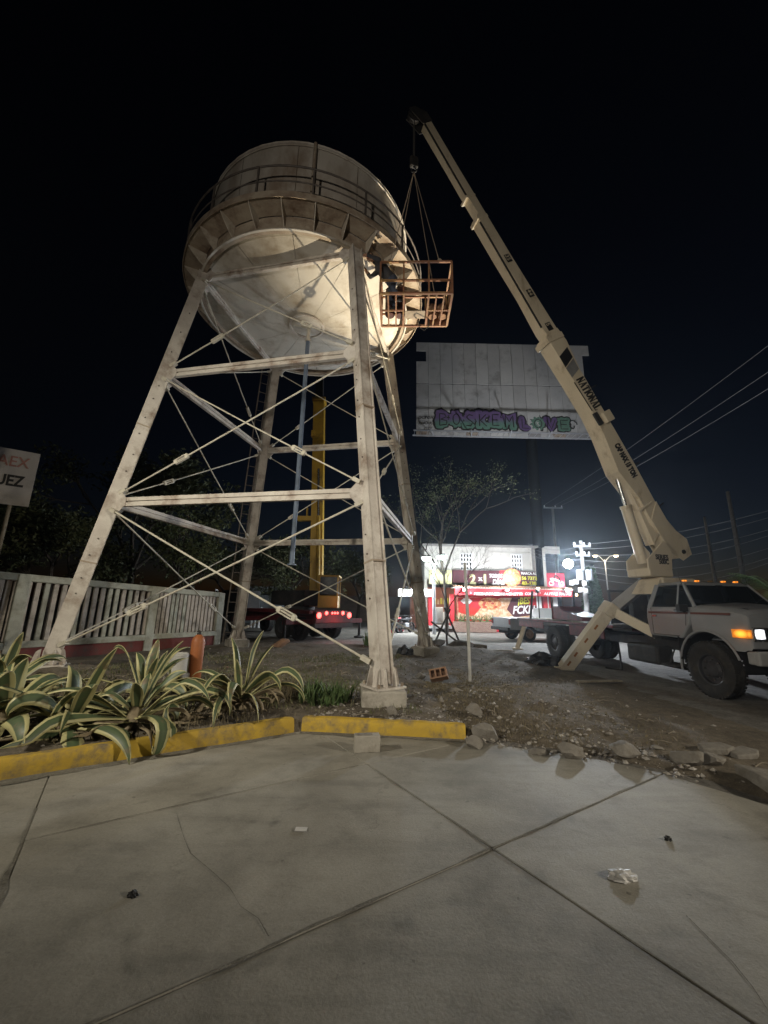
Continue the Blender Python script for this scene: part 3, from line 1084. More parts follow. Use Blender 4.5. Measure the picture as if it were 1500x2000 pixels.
def wheel_part(parent, c, r, w, side, rimr=0.55, rim=M['rimdark'], name='wheel', hub=0.0):
    """tyre (the wheel) with rim and hub as sub-parts; axle along local y, side = outer side sign"""
    c = Vector(c)
    rot = Matrix.Rotation(math.pi / 2, 3, 'X')
    h = w / 2
    prof = [(r * rimr, -h * 0.8), (r * 0.80, -h), (r * 0.94, -h * 0.93), (r, -h * 0.70), (r * 1.0, -h * 0.28), (r * 0.985, -h * 0.26), (r * 0.985, -h * 0.2), (r, -h * 0.18), (r, h * 0.18), (r * 0.985, h * 0.2), (r * 0.985, h * 0.26), (r, h * 0.28), (r, h * 0.70), (r * 0.94, h * 0.93), (r * 0.80, h), (r * rimr, h * 0.8)]
    ty = MB().lathe(prof, 36, c, rot)
    t = ty.build(name, M['tyre'], parent, world=False, smooth=True)
    s_ = -side          # after the rotation about x, +z profile becomes -y
    rm = MB().lathe([(r * rimr, s_ * h * 0.8), (r * rimr * 0.93, s_ * h * 0.72), (r * rimr * 0.9, s_ * h * 0.25), (r * 0.30, s_ * h * 0.15), (r * 0.24, s_ * h * (0.45 + hub)), (r * 0.13, s_ * h * (0.55 + hub)), (0.0, s_ * h * (0.57 + hub))], 28, c, rot)
    rm.build('rim', rim, t, world=False, smooth=True)
    if w > 0.2 and r > 0.4:
        tr_ = MB()
        for k in range(44):
            a = 2 * math.pi * (k + 0.5) / 44
            for sd in (-1, 1):
                q = c + Vector((r * 0.985 * math.cos(a), sd * h * 0.62, r * 0.985 * math.sin(a)))
                tr_.box(q, (0.034, h * 0.62, 0.042), Matrix.Rotation(-a, 3, 'Y'))
        tr_.build('tread_lugs', M['tyre'], t, world=False)["kind"] = "stuff"
    for k in range(8):
        a = 2 * math.pi * k / 8
        p = c + Vector((r * 0.36 * math.cos(a), 0, r * 0.36 * math.sin(a)))
        nb = MB().tube(p + Vector((0, side * h * 0.12, 0)), p + Vector((0, side * h * 0.42, 0)), 0.016, 6)
        nb.build('wheel_nut', M['chrome'], t, world=False)
    return t


RWH = 0.52
wheel_part(truck, (0.06, -0.86, RWH), RWH, 0.27, -1)
wheel_part(truck, (0.06, 0.86, RWH), RWH, 0.27, 1)
for yy, sd in ((-0.88, -1), (-0.60, -1), (0.88, 1), (0.60, 1)):
    wheel_part(truck, (-5.85, yy, RWH), RWH, 0.24, sd)
fr_ = MB()
for yy in (-0.42, 0.42):
    fr_.box((-3.6, yy, 0.86), (9.2, 0.09, 0.24))
for xx in (-8.0, -6.6, -5.0, -3.4, -1.4, 0.4):
    fr_.box((xx, 0, 0.86), (0.12, 0.78, 0.18))
fr_.box((-5.85, 0, RWH), (0.16, 1.5, 0.16))
fr_.box((0.06, 0, RWH - 0.02), (0.14, 1.6, 0.14))
fr_.build('chassis', M['chassis'], truck, world=False, bevel=0.01)
# fuel tank, step, exhaust underneath
m = MB().box((-1.75, -0.78, 0.62), (1.0, 0.42, 0.42))
m.build('fuel_tank', M['chassis'], truck, world=False, bevel=0.06)
m = MB()
m.box((-0.95, -0.86, 0.46), (0.42, 0.26, 0.035))
m.bar((-1.13, -0.80, 0.46), (-1.05, -0.70, 0.80), 0.03, 0.03)
m.bar((-0.77, -0.80, 0.46), (-0.82, -0.70, 0.80), 0.03, 0.03)
m.build('cab_step', M['chassis'], truck, world=False)
m = MB().path([(-2.4, -0.62, 0.5), (-1.5, -0.55, 0.42), (-0.8, -0.5, 0.40)], 0.07, 10)
m.build('exhaust', M['chassis'], truck, world=False, smooth=True)


def loft(sections, close=False):
    """sections: list of lists of points (same count)"""
    m = MB()
    n = len(sections[0])
    for s_ in sections:
        m.v += [tuple(p) for p in s_]
    for i in range(len(sections) - 1):
        for k in range(n - 1):
            m.f.append((i * n + k, i * n + k + 1, (i + 1) * n + k + 1, (i + 1) * n + k))
        if close:
            m.f.append((i * n + n - 1, i * n, (i + 1) * n, (i + 1) * n + n - 1))
    return m


# cab lower body, pillars, roof and glass
HWB = 0.97
m = MB().prism([(-1.40, 1.06), (-0.50, 1.05), (-0.28, 1.34), (-0.18, 1.70), (-1.42, 1.70), (-1.46, 1.45)], (0, -HWB, 0), (1, 0, 0), (0, 0, 1), (0, 2 * HWB, 0))
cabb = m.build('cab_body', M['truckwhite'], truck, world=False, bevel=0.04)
rf = MB()
rf.add([(-1.30, -0.78, 2.18), (-0.52, -0.80, 2.18), (-0.40, -0.70, 2.16), (-0.40, 0.70, 2.16), (-0.52, 0.80, 2.18), (-1.30, 0.78, 2.18),
        (-1.24, -0.70, 2.25), (-0.60, -0.72, 2.26), (-0.50, -0.62, 2.23), (-0.50, 0.62, 2.23), (-0.60, 0.72, 2.26), (-1.24, 0.70, 2.25)],
       [(0, 1, 7, 6), (1, 2, 8, 7), (2, 3, 9, 8), (3, 4, 10, 9), (4, 5, 11, 10), (5, 0, 6, 11), (6, 7, 8, 9, 10, 11), (0, 5, 4, 3, 2, 1)])
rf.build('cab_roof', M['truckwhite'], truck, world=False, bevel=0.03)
pl = MB()
for sg in (-1, 1):
    pl.bar((-1.36, sg * 0.93, 1.68), (-1.24, sg * 0.76, 2.20), 0.05, 0.13, up=(1, 0, 0))
    pl.bar((-0.12, sg * 0.92, 1.70), (-0.50, sg * 0.76, 2.20), 0.05, 0.06, up=(1, 0, 0))
    pl.bar((-0.56, sg * 0.935, 1.69), (-0.60, sg * 0.79, 2.19), 0.03, 0.035, up=(1, 0, 0))
pl.bar((-1.37, -0.8, 1.70), (-1.37, 0.8, 1.70), 0.05, 0.1)
pl.build('cab_pillars', M['truckwhite'], truck, world=False, bevel=0.012)
ws = MB().add([(-0.10, -0.90, 1.72), (-0.10, 0.90, 1.72), (-0.47, 0.74, 2.17), (-0.47, -0.74, 2.17), (-0.04, 0, 1.72), (-0.42, 0, 2.18)], [(0, 4, 5, 3), (4, 1, 2, 5)])
ws.build('windshield', M['glass'], truck, world=False, smooth=True)
for sg in (-1, 1):
    wdw = MB().add([(-1.30, sg * 0.925, 1.70), (-0.18, sg * 0.925, 1.70), (-0.50, sg * 0.79, 2.16), (-1.20, sg * 0.79, 2.16)], [(0, 1, 2, 3)])
    wdw.build('side_window', M['glass'], truck, world=False)
wdw = MB().add([(-1.37, -0.7, 1.75), (-1.37, 0.7, 1.75), (-1.27, 0.65, 2.15), (-1.27, -0.65, 2.15)], [(0, 1, 2, 3)])
wdw.build('rear_window', M['glass'], truck, world=False)
st = MB()
for sg in (-0.42, 0.42):
    st.box((-1.0, sg, 1.35), (0.45, 0.5, 0.2))
    st.box((-1.22, sg, 1.72), (0.14, 0.48, 0.66), Matrix.Rotation(-0.15, 3, 'Y'))
    st.box((-1.24, sg, 2.0), (0.1, 0.26, 0.16))
st.build('seats', pmat('seat_grey', (0.10, 0.10, 0.10), None, 5, 0.9, 0.1), truck, world=False, bevel=0.04)
sw = MB().path([Vector((-0.52, 0.42, 1.70)) + Matrix.Rotation(-0.6, 3, 'Y') @ Vector((0, 0.2 * math.cos(t), 0.2 * math.sin(t))) for t in [2 * math.pi * q / 20 for q in range(21)]], 0.014, 6, False)
sw.build('steering_wheel', M['black'], truck, world=False, smooth=True)
# hood and fenders
def hood_sec(x, top, half, beltz, crown=0.05):
    return [(x, -half, beltz - 0.62), (x, -half - 0.01, beltz - 0.2), (x, -half, beltz), (x, -half + 0.06, top - 0.03), (x, -half + 0.22, top), (x, 0, top + crown), (x, half - 0.22, top), (x, half - 0.06, top - 0.03), (x, half, beltz), (x, half + 0.01, beltz - 0.2), (x, half, beltz - 0.62)]


hs = [hood_sec(-0.22, 1.76, 0.955, 1.66), hood_sec(0.2, 1.745, 0.95, 1.65), hood_sec(0.6, 1.71, 0.93, 1.62), hood_sec(0.83, 1.66, 0.90, 1.58), hood_sec(0.90, 1.60, 0.88, 1.55)]
# cut the wheel arch: lower edges follow an arc
for s_ in hs:
    x = s_[0][0]
    for idx in (0, 10):
        dx = x - 0.06
        zz = RWH + math.sqrt(max(0.0, 0.68 ** 2 - dx * dx)) * 1.08 if abs(dx) < 0.68 else 0.8
        s_[idx] = (x, s_[idx][1], max(zz, 0.92) if x < 0.86 else 0.98)
fine = []
for i in range(len(hs) - 1):
    for t in (0, 0.25, 0.5, 0.75):
        sec = [tuple(Vector(a).lerp(Vector(b), t)) for a, b in zip(hs[i], hs[i + 1])]
        x = sec[0][0]
        dx = x - 0.06
        zz = max(0.92, RWH + 1.08 * math.sqrt(max(0.0, 0.66 ** 2 - dx * dx))) if x < 0.80 else 0.95
        for idx in (0, 10):
            sec[idx] = (x, sec[idx][1], min(zz, 1.28))
        fine.append(sec)
fine.append(hs[-1])
m = loft(fine)
m.f.append(tuple((len(fine) - 1) * 11 + k for k in range(11)))
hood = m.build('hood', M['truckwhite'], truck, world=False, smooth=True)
# arch lip and inner arch
ar = MB()
for sg in (-1, 1):
    pts = [(0.06 + 0.68 * math.cos(t), sg * 0.965, min(1.30, RWH + 0.72 * math.sin(t))) for t in [math.radians(q) for q in range(20, 196, 8)]]
    ar.path(pts, 0.022, 6)
ar.build('arch_lip', M['truckwhite'], truck, world=False, smooth=True)
for sg in (-1, 1):
    m = MB().lathe([(0.66, -0.28), (0.66, 0.2)], 20, (0.06, sg * 0.70, RWH + 0.03), Matrix.Rotation(math.pi / 2, 3, 'X'), math.pi * 0.0, math.pi * 1.0)
    m.build('inner_arch', M['black'], truck, world=False, smooth=True)
m = MB()
for sg in (-1, 1):
    m.box((-0.60, sg * 0.90, 0.86), (0.025, 0.16, 0.46))
m.build('mud_flap', M['black'], truck, world=False)
# stripes on cab side
for sg in (-1, 1):
    m = MB().box((-0.82, sg * (HWB + 0.002), 1.575), (1.1, 0.006, 0.045))
    m.box((0.22, sg * (0.958), 1.575), (0.86, 0.02, 0.04))
    m.build('side_stripe', M['stripe'], truck, world=False)
# door with handle and mirror
for sg in (-1, 1):
    dr = MB()
    for a_, b_ in (((-1.28, 1.10), (-1.28, 1.68)), ((-0.36, 1.32), (-0.30, 1.68)), ((-1.28, 1.10), (-0.55, 1.10))):
        dr.bar((a_[0], sg * (HWB + 0.001), a_[1]), (b_[0], sg * (HWB + 0.001), b_[1]), 0.012, 0.006, up=(0, sg, 0))
    d_ = dr.build('door_seam', M['black'], truck, world=False)
    h_ = MB().box((-1.18, sg * (HWB + 0.02), 1.50), (0.14, 0.03, 0.04))
    h_.build('door_handle', M['chrome'], truck, world=False, bevel=0.008)
    mr = MB().box((-0.22, sg * 1.13, 1.68), (0.10, 0.20, 0.14))
    mr.bar((-0.28, sg * 0.96, 1.66), (-0.24, sg * 1.10, 1.66), 0.02, 0.02)
    mr.bar((-0.62, sg * 0.95, 1.62), (-0.26, sg * 1.05, 1.62), 0.05, 0.06)
    mr.build('wing_mirror', M['black'], truck, world=False, bevel=0.02)
# front: grille, headlights, amber markers, bumper
m = MB().box((0.895, 0, 1.26), (0.04, 1.76, 0.56))
m.build('front_panel', M['truckwhite'], truck, world=False, bevel=0.02)
gr = MB().box((0.92, 0, 1.27), (0.03, 0.82, 0.40))
grl = gr.build('grille', M['black'], truck, world=False)
for q in range(5):
    m = MB().box((0.94, 0, 1.10 + q * 0.085), (0.02, 0.80, 0.02))
    m.build('grille_bar', M['chrome'], grl, world=False)
HL = lampmat('headlight_on', (0.95, 0.97, 1.0), 1.2, 14.0)
AM = lampmat('amber_lamp_on', (1.0, 0.30, 0.03), 0.5, 5.0)
for sg, on in ((-1, True), (1, True)):
    bz = MB().box((0.925, sg * 0.64, 1.23), (0.03, 0.44, 0.25))
    bez = bz.build('headlight_bezel', M['chrome'], truck, world=False, bevel=0.015)
    m = MB().box((0.945, sg * 0.73, 1.235), (0.025, 0.17, 0.165))
    m.build('headlight', HL, truck, world=False, bevel=0.02)
    m = MB().box((0.945, sg * 0.52, 1.235), (0.02, 0.16, 0.165))
    m.build('high_beam_lens', M['glass'], truck, world=False, bevel=0.02)
    m = MB().prism([(0.93, -0.87), (0.93, -0.97), (0.66, -1.0), (0.66, -0.955), (0.80, -0.92)] if sg < 0 else [(0.93, 0.87), (0.93, 0.97), (0.66, 1.0), (0.66, 0.955), (0.80, 0.92)], (0, 0, 1.16), (1, 0, 0), (0, 1, 0), (0, 0, 0.15))
    m.build('turn_signal', AM, truck, world=False, bevel=0.01)
m = MB()
m.box((1.02, 0, 0.83), (0.12, 1.95, 0.24))
for sg in (-1, 1):
    m.box((0.94, sg * 0.92, 0.83), (0.16, 0.12, 0.22))
m.build('bumper', M['bumper'], truck, world=False, bevel=0.03)
for q, yy in enumerate((-0.62, -0.32, 0.0, 0.32, 0.62)):
    m = MB().box((-0.62, yy, 2.272), (0.10, 0.06, 0.036))
    m.build('roof_marker_lamp', AM if q != 2 else pmat('dead_marker', (0.2, 0.12, 0.04), None, 4, 0.3, 0), truck, world=False, bevel=0.015)
# headlight beams on the ground ahead (the lamps are lit)
for sg in (-1,):
    p = TL @ Vector((1.0, sg * 0.73, 1.235))
    spot('headlight_beam', p, p + TFW * 6 + Vector((0, 0, -0.6)), 40, (1, 0.97, 0.9), 80, 0.8, 0.06)

for yy in (-0.35, 0.35):
    MB().bar((-0.085, yy - 0.05, 1.735), (-0.22, yy + 0.42, 1.90), 0.012, 0.012).build('wiper', M['black'], truck, world=False)
for sg in (-1, 1):
    MB().bar((-0.20, sg * 0.80, 1.762), (0.80, sg * 0.72, 1.672), 0.010, 0.012).build('hood_seam', M['black'], truck, world=False)
MB().tube((-0.25, -0.88, 1.70), (-0.45, -0.93, 2.45), 0.005, 5).build('antenna', M['black'], truck, world=False)
# flat bed with red side skirts and clutter
m = MB().box((-5.55, 0, 1.17), (5.9, 2.1, 0.09))
bed = m.build('flatbed', M['chassis'], truck, world=False, bevel=0.01)
for sg in (-1, 1):
    MB().box((-3.85, sg * 1.045, 0.98), (1.7, 0.03, 0.30)).build('bed_skirt', M['redbed'], truck, world=False, bevel=0.008)
    m = MB().box((-7.4, sg * 1.045, 1.02), (2.0, 0.03, 0.22))
    m.build('bed_skirt', M['redbed'], truck, world=False, bevel=0.008)
    m = MB().box((-5.55, sg * 1.062, 1.18), (5.9, 0.025, 0.07))
    m.build('bed_rail', M['redbed'], truck, world=False, bevel=0.006)
m = MB()
for q in range(9):
    m.box((-8.0 + q * 0.6, R.uniform(-0.4, 0.4), 1.225), (0.5, R.uniform(1.0, 1.6), 0.03), Matrix.Rotation(R.uniform(-.2, .2), 3, 'Z'))
m.build('bed_planks', M['wood'], truck, world=False)
for (x_, y_) in ((-7.5, -0.98), (-6.5, 0.2)):
    m = MB().bar((x_, y_, 1.2), (x_ + R.uniform(-.12, .12), y_ + 0.1, 2.25), 0.07, 0.07)
    m.build('stake', M['black'], truck, world=False)
# rack behind the turret with a work lamp
m = MB()
for yy in (-0.75, -0.25):
    m.bar((-3.05, yy, 1.2), (-3.05, yy, 2.12), 0.05, 0.05)
m.bar((-3.05, -0.78, 2.12), (-3.05, -0.22, 2.12), 0.06, 0.06)
m.box((-3.04, -0.5, 1.55), (0.04, 0.48, 0.6))
rack = m.build('headache_rack', M['black'], truck, world=False)
m = MB().box((-3.2, 0.3, 1.75), (0.5, 0.9, 1.1))
m.build('tool_box', M['chassis'], truck, world=False, bevel=0.02)
m = MB().lathe([(0.0, 0.0), (0.075, 0.0), (0.09, -0.05), (0.05, -0.12), (0, -0.13)], 16, (-7.45, -0.62, 2.30), frame((-0.9, -0.9, 0)) @ Matrix.Rotation(-math.pi / 2 + 0.8, 3, 'Y'))
wl = m.build('work_lamp', M['black'], bed, world=False, smooth=True)
m = MB().bar((-7.5, -0.62, 1.2), (-7.5, -0.62, 2.24), 0.03, 0.03)
m.build('lamp_stem', M['black'], bed, world=False)
WL = TL @ Vector((-7.5, -0.60, 2.36))
m = MB().lathe([(0.0, 0.03), (0.05, 0.025), (0.07, 0.0)], 16, TL.inverted() @ WL, None)
m.build('lamp_lens', emat('work_lamp_lens', (1.0, 0.86, 0.6), 14), bed, world=False, smooth=True)
spot('work_lamp_beam', WL + Vector((-0.05, -0.02, 0.12)), (0.35, 9.5, 10.3), 15000, (1.0, 0.85, 0.60), 30, 0.9, 0.06)

# turret
AX = TL @ Vector((-1.82, 0.0, 0))
AX.z = 0
BDIR = Vector((0.62 - AX.x, 8.38 - AX.y, 0)).normalized()      # boom heading on plan
BS = Vector((-BDIR.y, BDIR.x, 0))                               # left of the boom = towards the camera side?
if BS.y > 0:
    BS = -BS
cheek = [onplane(u, v, AX + BS * 0.30, BS) - AX for u, v in ((1294, 1056), (1264, 1092), (1266, 1112), (1312, 1112), (1310, 1074))]
ZD = min(p.z for p in cheek)
XD0, XD1 = cheek[1].dot(BDIR) + 0.10, cheek[3].dot(BDIR) - 0.10
rotb = frame(BDIR)
m = MB().lathe([(0.0, 0.95), (0.52, 0.95), (0.52, 1.5), (0.46, 1.55), (0.46, ZD - 0.45), (0.0, ZD - 0.45)], 28, AX)
m.build('pedestal', M['chassis'], truck, smooth=True)
m = MB().box(AX + Vector((0, 0, ZD - 0.06)) + BDIR * (XD0 + XD1) / 2, (XD0 - XD1 - 0.2, 0.66, 0.20), rotb)
m.build('turret_deck', M['crane'], truck, bevel=0.03)
m = MB().box(AX + Vector((0, 0, ZD - 0.32)) + BDIR * ((XD0 + XD1) / 2 - 0.52), (XD0 - XD1 + 0.15, 0.66, 0.30), rotb)
m.build('winch_cover', M['crane'], truck, bevel=0.05)
m = MB().prism([(0, 0), (0.35, 0.42), (0.45, 0.42), (0.45, 0)], AX + Vector((0, 0, ZD - 0.58)) + BDIR * (XD0 - 0.12) - BS * 0.3, -BDIR, (0, 0, 1), BS * 0.6)
m.build('turret_gusset', M['crane'], truck, bevel=0.01)
PIV = AX - BDIR * 0.72 + Vector((0, 0, 3.02))
TIP = Vector((0.86, 8.42, 14.98))
BD = (TIP - PIV).normalized()
BU = BS.cross(BD)
if BU.z < 0:
    BU = -BU
BL = (TIP - PIV).length


def BP(t, h=0.0, s=0.0):
    return PIV + BD * t + BU * h + BS * s


W1, W2, W3 = 0.42, 0.32, 0.25


def on_boom(u, v, s_=W1 / 2):
    d = onplane(u, v, PIV + BS * s_, BS) - PIV
    return d.dot(BD), d.dot(BU)


def bpoly(pts, s_):
    return [on_boom(u, v, s_) for u, v in pts]


def bprism(pts, w, name, mat, parent, bevel=0.01):
    return MB().prism(bpoly(pts, w / 2), PIV - BS * w / 2, BD, BU, BS * w).build(name, mat, parent, bevel=bevel)


MF = Matrix((BD, BS, BU)).transposed()
# turret cheeks with the model lettering
cheek = [onplane(u, v, AX + BS * 0.30, BS) - AX for u, v in ((1294, 1056), (1264, 1092), (1266, 1112), (1312, 1112), (1310, 1074))]
for sg in (-1, 1):
    m = MB().prism([(p.dot(BDIR), p.z) for p in cheek], AX + BS * sg * 0.30 - BS * 0.02, BDIR, (0, 0, 1), BS * 0.04)
    ck = m.build('turret_cheek', M['crane'], truck, bevel=0.006)
    if sg > 0:
        q = onplane(1281, 1092, AX + BS * 0.325, BS)
        text('SERIES', 0.17, M['lettering'], 'lettering', ck, q, -BDIR, (0, 0, 1), 0.006, depth=0.003, fit=0.40)
        q = onplane(1288, 1101, AX + BS * 0.325, BS)
        text('500C', 0.16, M['lettering'], 'lettering', ck, q, -BDIR, (0, 0, 1), 0.006, depth=0.003, fit=0.30)
# boom: three telescoping sections, the butt with its swept end plates
b1 = bprism([(1088, 640), (1106, 664), (1132, 720), (1173, 791), (1242, 910), (1280, 980), (1300, 1016), (1290, 1040), (1275, 1023), (1249, 974), (1208, 921), (1178, 846), (1157, 804), (1118, 740), (1091, 697), (1066, 656)], W1, 'boom_base_section', M['crane'], truck, 0.012)
for sg in (-1, 1):
    pp = bpoly([(1280, 979), (1309, 1029), (1340, 1053), (1350, 1083), (1334, 1095), (1308, 1078), (1293, 1052), (1271, 1016)], W1 / 2)
    m = MB().prism(pp, PIV + BS * sg * (W1 / 2 + 0.002) - (BS * 0.02 if sg < 0 else Vector()), BD, BU, BS * 0.02)
    m.build('butt_plate', M['crane'], b1, bevel=0.004)
m = MB().prism(bpoly([(1300, 1012), (1336, 1055), (1344, 1080), (1332, 1090), (1310, 1074), (1294, 1048)], 0.19), PIV - BS * 0.19, BD, BU, BS * 0.38)
m.build('butt_web', M['crane'], b1)
PP = PIV + BD * on_boom(1333, 1078)[0] + BU * on_boom(1333, 1078)[1]
m = MB().tube(PP - BS * 0.36, PP + BS * 0.26, 0.055, 12)
m.build('pivot_pin', M['chassis'], b1, smooth=True)
m = MB().prism(bpoly([(1209, 921), (1249, 974), (1275, 1022), (1288, 1042), (1278, 1064), (1263, 1030), (1238, 974)], 0.13), PIV - BS * 0.13, BD, BU, BS * 0.26)
m.build('belly_box', M['crane'], b1, bevel=0.01)
b2 = bprism([(943, 408), (951, 421), (1001, 504), (1044, 573), (1104, 668), (1080, 672), (1060, 643), (1022, 573), (978, 501), (930, 420)], W2, 'boom_second_section', M['crane'], truck)
b3 = bprism([(840, 235), (895, 328), (924, 376), (950, 420), (936, 422), (913, 384), (876, 320), (828, 239)], W3, 'boom_third_section', M['crane'], truck)
for (u, v, u2, v2, w, ln, par) in ((1100, 656, 1068, 660, W1 + 0.06, 0.16, b1), (949, 418, 934, 427, W2 + 0.04, 0.10, b2), (926, 380, 911, 384, W3 + 0.05, 0.07, b3), (1276, 985, 1252, 990, W1 + 0.03, 0.05, b1)):
    ta, ha = on_boom(u, v, w / 2)
    tb, hb2 = on_boom(u2, v2, w / 2)
    m = MB().box(BP((ta + tb) / 2, (ha + hb2) / 2), (ln, w, abs(ha - hb2) + 0.05), MF)
    m.build('boom_collar', M['crane'], par, bevel=0.01)
for (ua, va, ub, vb, w, par) in ((938, 434, 1058, 640, W2, b2), (830, 243, 912, 384, W3, b3)):
    ta, ha = on_boom(ua, va, w / 2)
    tb, hb2 = on_boom(ub, vb, w / 2)
    m = MB().bar(BP(ta, ha - 0.01, w / 2 - 0.01), BP(tb, hb2 - 0.01, w / 2 - 0.01), 0.035, 0.035, up=BU)
    m.build('wear_rail', M['chassis'], par)
t_, h_ = on_boom(1187, 813, 0.27)
m = MB().box(BP(t_, h_, 0.24), (0.30, 0.14, 0.28), MF)
m.build('angle_indicator_box', M['crane'], b1, bevel=0.02)
t_, h_ = on_boom(1168, 818, 0.24)
m = MB().box(BP(t_, h_, 0.235), (0.36, 0.06, 0.16), MF)
m.build('hose_bracket', M['chassis'], b1, bevel=0.02)
for (u, v) in ((1290, 985), (1243, 905), (1158, 756)):
    t_, h_ = on_boom(u, v, 0.0)
    m = MB().tube(BP(t_, h_ - 0.25, 0.05), BP(t_, h_ + 0.05, 0.05), 0.018, 6)
    m.build('cable_guide', M['chassis'], b1)
# lettering on the face towards the photographer
TD = -BD


def decal(pts, mt, nm, par, w):
    q = MB().prism(bpoly(pts, w / 2), PIV + BS * w / 2, BD, BU, BS * 0.005)
    return q.build(nm, mt, par)


dgrey = pmat('grey_decal', (0.22, 0.22, 0.22), None, 4, 0.6, 0)
decal([(1107, 678), (1118, 698), (1104, 718), (1092, 697)], M['black'], 'black_decal', b1, W1)
decal([(1119, 700), (1130, 721), (1117, 738), (1105, 720)], dgrey, 'grey_decal', b1, W1)


def slab_text(word, size, origin, ax, ay, nrm, parent, fit=None):
    """heavy slab-serif capitals from straight strokes"""
    G = {'N': [((.12, 0), (.12, 1), .17), ((.74, 0), (.74, 1), .10), ((.12, 1), (.74, 0), .17), ((0, 0), (.28, 0), .08), ((0, 1), (.22, 1), .08), ((.6, 1), (.9, 1), .08)],
         'A': [((.1, 0), (.42, 1), .09), ((.42, 1), (.76, 0), .19), ((.24, .33), (.64, .33), .08), ((0, 0), (.26, 0), .08), ((.58, 0), (.92, 0), .08)],
         'T': [((.4, 0), (.4, 1), .19), ((.02, .97), (.78, .97), .10), ((.05, .97), (.05, .72), .07), ((.75, .97), (.75, .72), .07), ((.22, 0), (.58, 0), .08)],
         'I': [((.2, 0), (.2, 1), .19), ((.02, 0), (.38, 0), .08), ((.02, 1), (.38, 1), .08)],
         'O': None,
         'L': [((.16, 0), (.16, 1), .19), ((0, 1), (.34, 1), .08), ((0, .03), (.7, .03), .10), ((.68, 0), (.68, .28), .07)]}
    Wd = {'N': .98, 'A': .98, 'T': .88, 'I': .48, 'O': .98, 'L': .80}
    tot = sum(Wd[c] for c in word) * size
    k = (fit / tot) if fit else 1.0
    x = 0.0
    ax, ay, nrm = Vector(ax), Vector(ay), Vector(nrm)
    m = MB()
    for c in word:
        if c == 'O':
            segs = []
            for q in range(16):
                t0, t1 = 2 * math.pi * q / 16, 2 * math.pi * (q + 1) / 16
                w = .10 + .09 * abs(math.cos((t0 + t1) / 2))
                segs.append(((.43 + .36 * math.cos(t0), .5 + .45 * math.sin(t0)), (.43 + .36 * math.cos(t1), .5 + .45 * math.sin(t1)), w))
        else:
            segs = G[c]
        for i, (a, b, w) in enumerate(segs):
            p0 = origin + ax * (x + a[0] * size * k) + ay * a[1] * size
            p1 = origin + ax * (x + b[0] * size * k) + ay * b[1] * size
            m.bar(p0, p1, w * size, 0.006 + 0.0007 * i, up=nrm, ext=0.015 * size)
        x += Wd[c] * size * k
    return m.build('lettering', M['lettering'], parent)


def boom_line(ua, va, ub, vb, s_):
    a, b = on_boom(ua, va, s_), on_boom(ub, vb, s_)
    pa_, pb_ = BP(a[0], a[1], s_ + 0.003), BP(b[0], b[1], s_ + 0.003)
    d = (pb_ - pa_)
    return pa_, d.normalized(), BS.cross(d).normalized() * (1 if BS.cross(d).dot(BU) > 0 else -1), d.length


o_, dx_, up_, ln_ = boom_line(1125, 742, 1163, 803, W1 / 2)
slab_text('NATIONAL', 0.26, o_, dx_, up_, BS, b1, fit=ln_)
o_, dx_, up_, ln_ = boom_line(1121, 747, 1158, 806, W1 / 2)
m = MB().bar(o_, o_ + dx_ * ln_ * 0.95, 0.03, 0.005, up=BS)
m.build('decal_line', M['lettering'], b1)
o_, dx_, up_, ln_ = boom_line(1200, 869, 1237, 934, W1 / 2)
text('CAP MAX 15 TON', 0.23, M['lettering'], 'lettering', b1, o_, dx_, up_, 0.02, depth=0.003, fit=ln_)
for (u, v, s_) in ((992, 505, '35'), (1035, 573, '44'), (1072, 638, '5')):
    t, h = on_boom(u, v, W2 / 2)
    m = MB().box(BP(t, h, W2 / 2 + 0.001), (0.24, 0.006, 0.18), MF)
    pnl = m.build('number_plate', M['black'], b2)
    text(s_, 0.19, M['crane'], 'lettering', pnl, BP(t + 0.11, h - 0.065, W2 / 2 + 0.005), TD, BU, 0.0, depth=0.003)
# lift cylinder
cb = onplane(1256, 1100, AX, BS)
ct = onplane(1202, 924, AX, BS)
cm = cb.lerp(ct, 0.63)
m = MB().tube(cb, cm, 0.125, 16)
m.tube(cm - (cm - cb).normalized() * 0.08, cm, 0.14, 16)
lc = m.build('lift_cylinder', M['crane'], truck, smooth=True)
m = MB().tube(cm, ct, 0.05, 12)
m.build('piston_rod', M['chrome'], lc, smooth=True)
m = MB().box(ct, (0.30, 0.30, 0.22), MF)
m.build('cylinder_lug', M['crane'], lc, bevel=0.03)
T3 = BL
# boom head, hoist cable, hook block
m = MB()
for sg in (-1, 1):
    m.prism([(T3 - 0.25, -0.2), (T3 + 0.30, -0.34), (T3 + 0.34, -0.12), (T3 + 0.1, 0.16), (T3 - 0.2, 0.16)], PIV + BS * sg * 0.135 - BS * 0.01, BD, BU, BS * 0.02)
bh = m.build('boom_head', M['chassis'], truck)
SH = BP(T3 + 0.16, -0.2)
m = MB().lathe([(0.05, -0.05), (0.19, -0.05), (0.16, 0), (0.19, 0.05), (0.05, 0.05)], 20, SH, Matrix((BD, BU, BS)).transposed())
m.build('sheave', M['chassis'], bh, smooth=True)
HOOK = Vector((0.62, 8.38, 13.35))
m = MB()
for off in (-0.05, 0.05):
    m.tube(Vector((HOOK.x, HOOK.y, HOOK.z + 0.2)) + BS * off, Vector((HOOK.x, HOOK.y, SH.z)) + BS * off, 0.011, 6)
m.build('hoist_cable', M['cable'], truck)
m = MB().box(HOOK + Vector((0, 0, 0.05)), (0.24, 0.13, 0.36), rotb)
hb = m.build('hook_block', M['chassis'], truck, bevel=0.05)
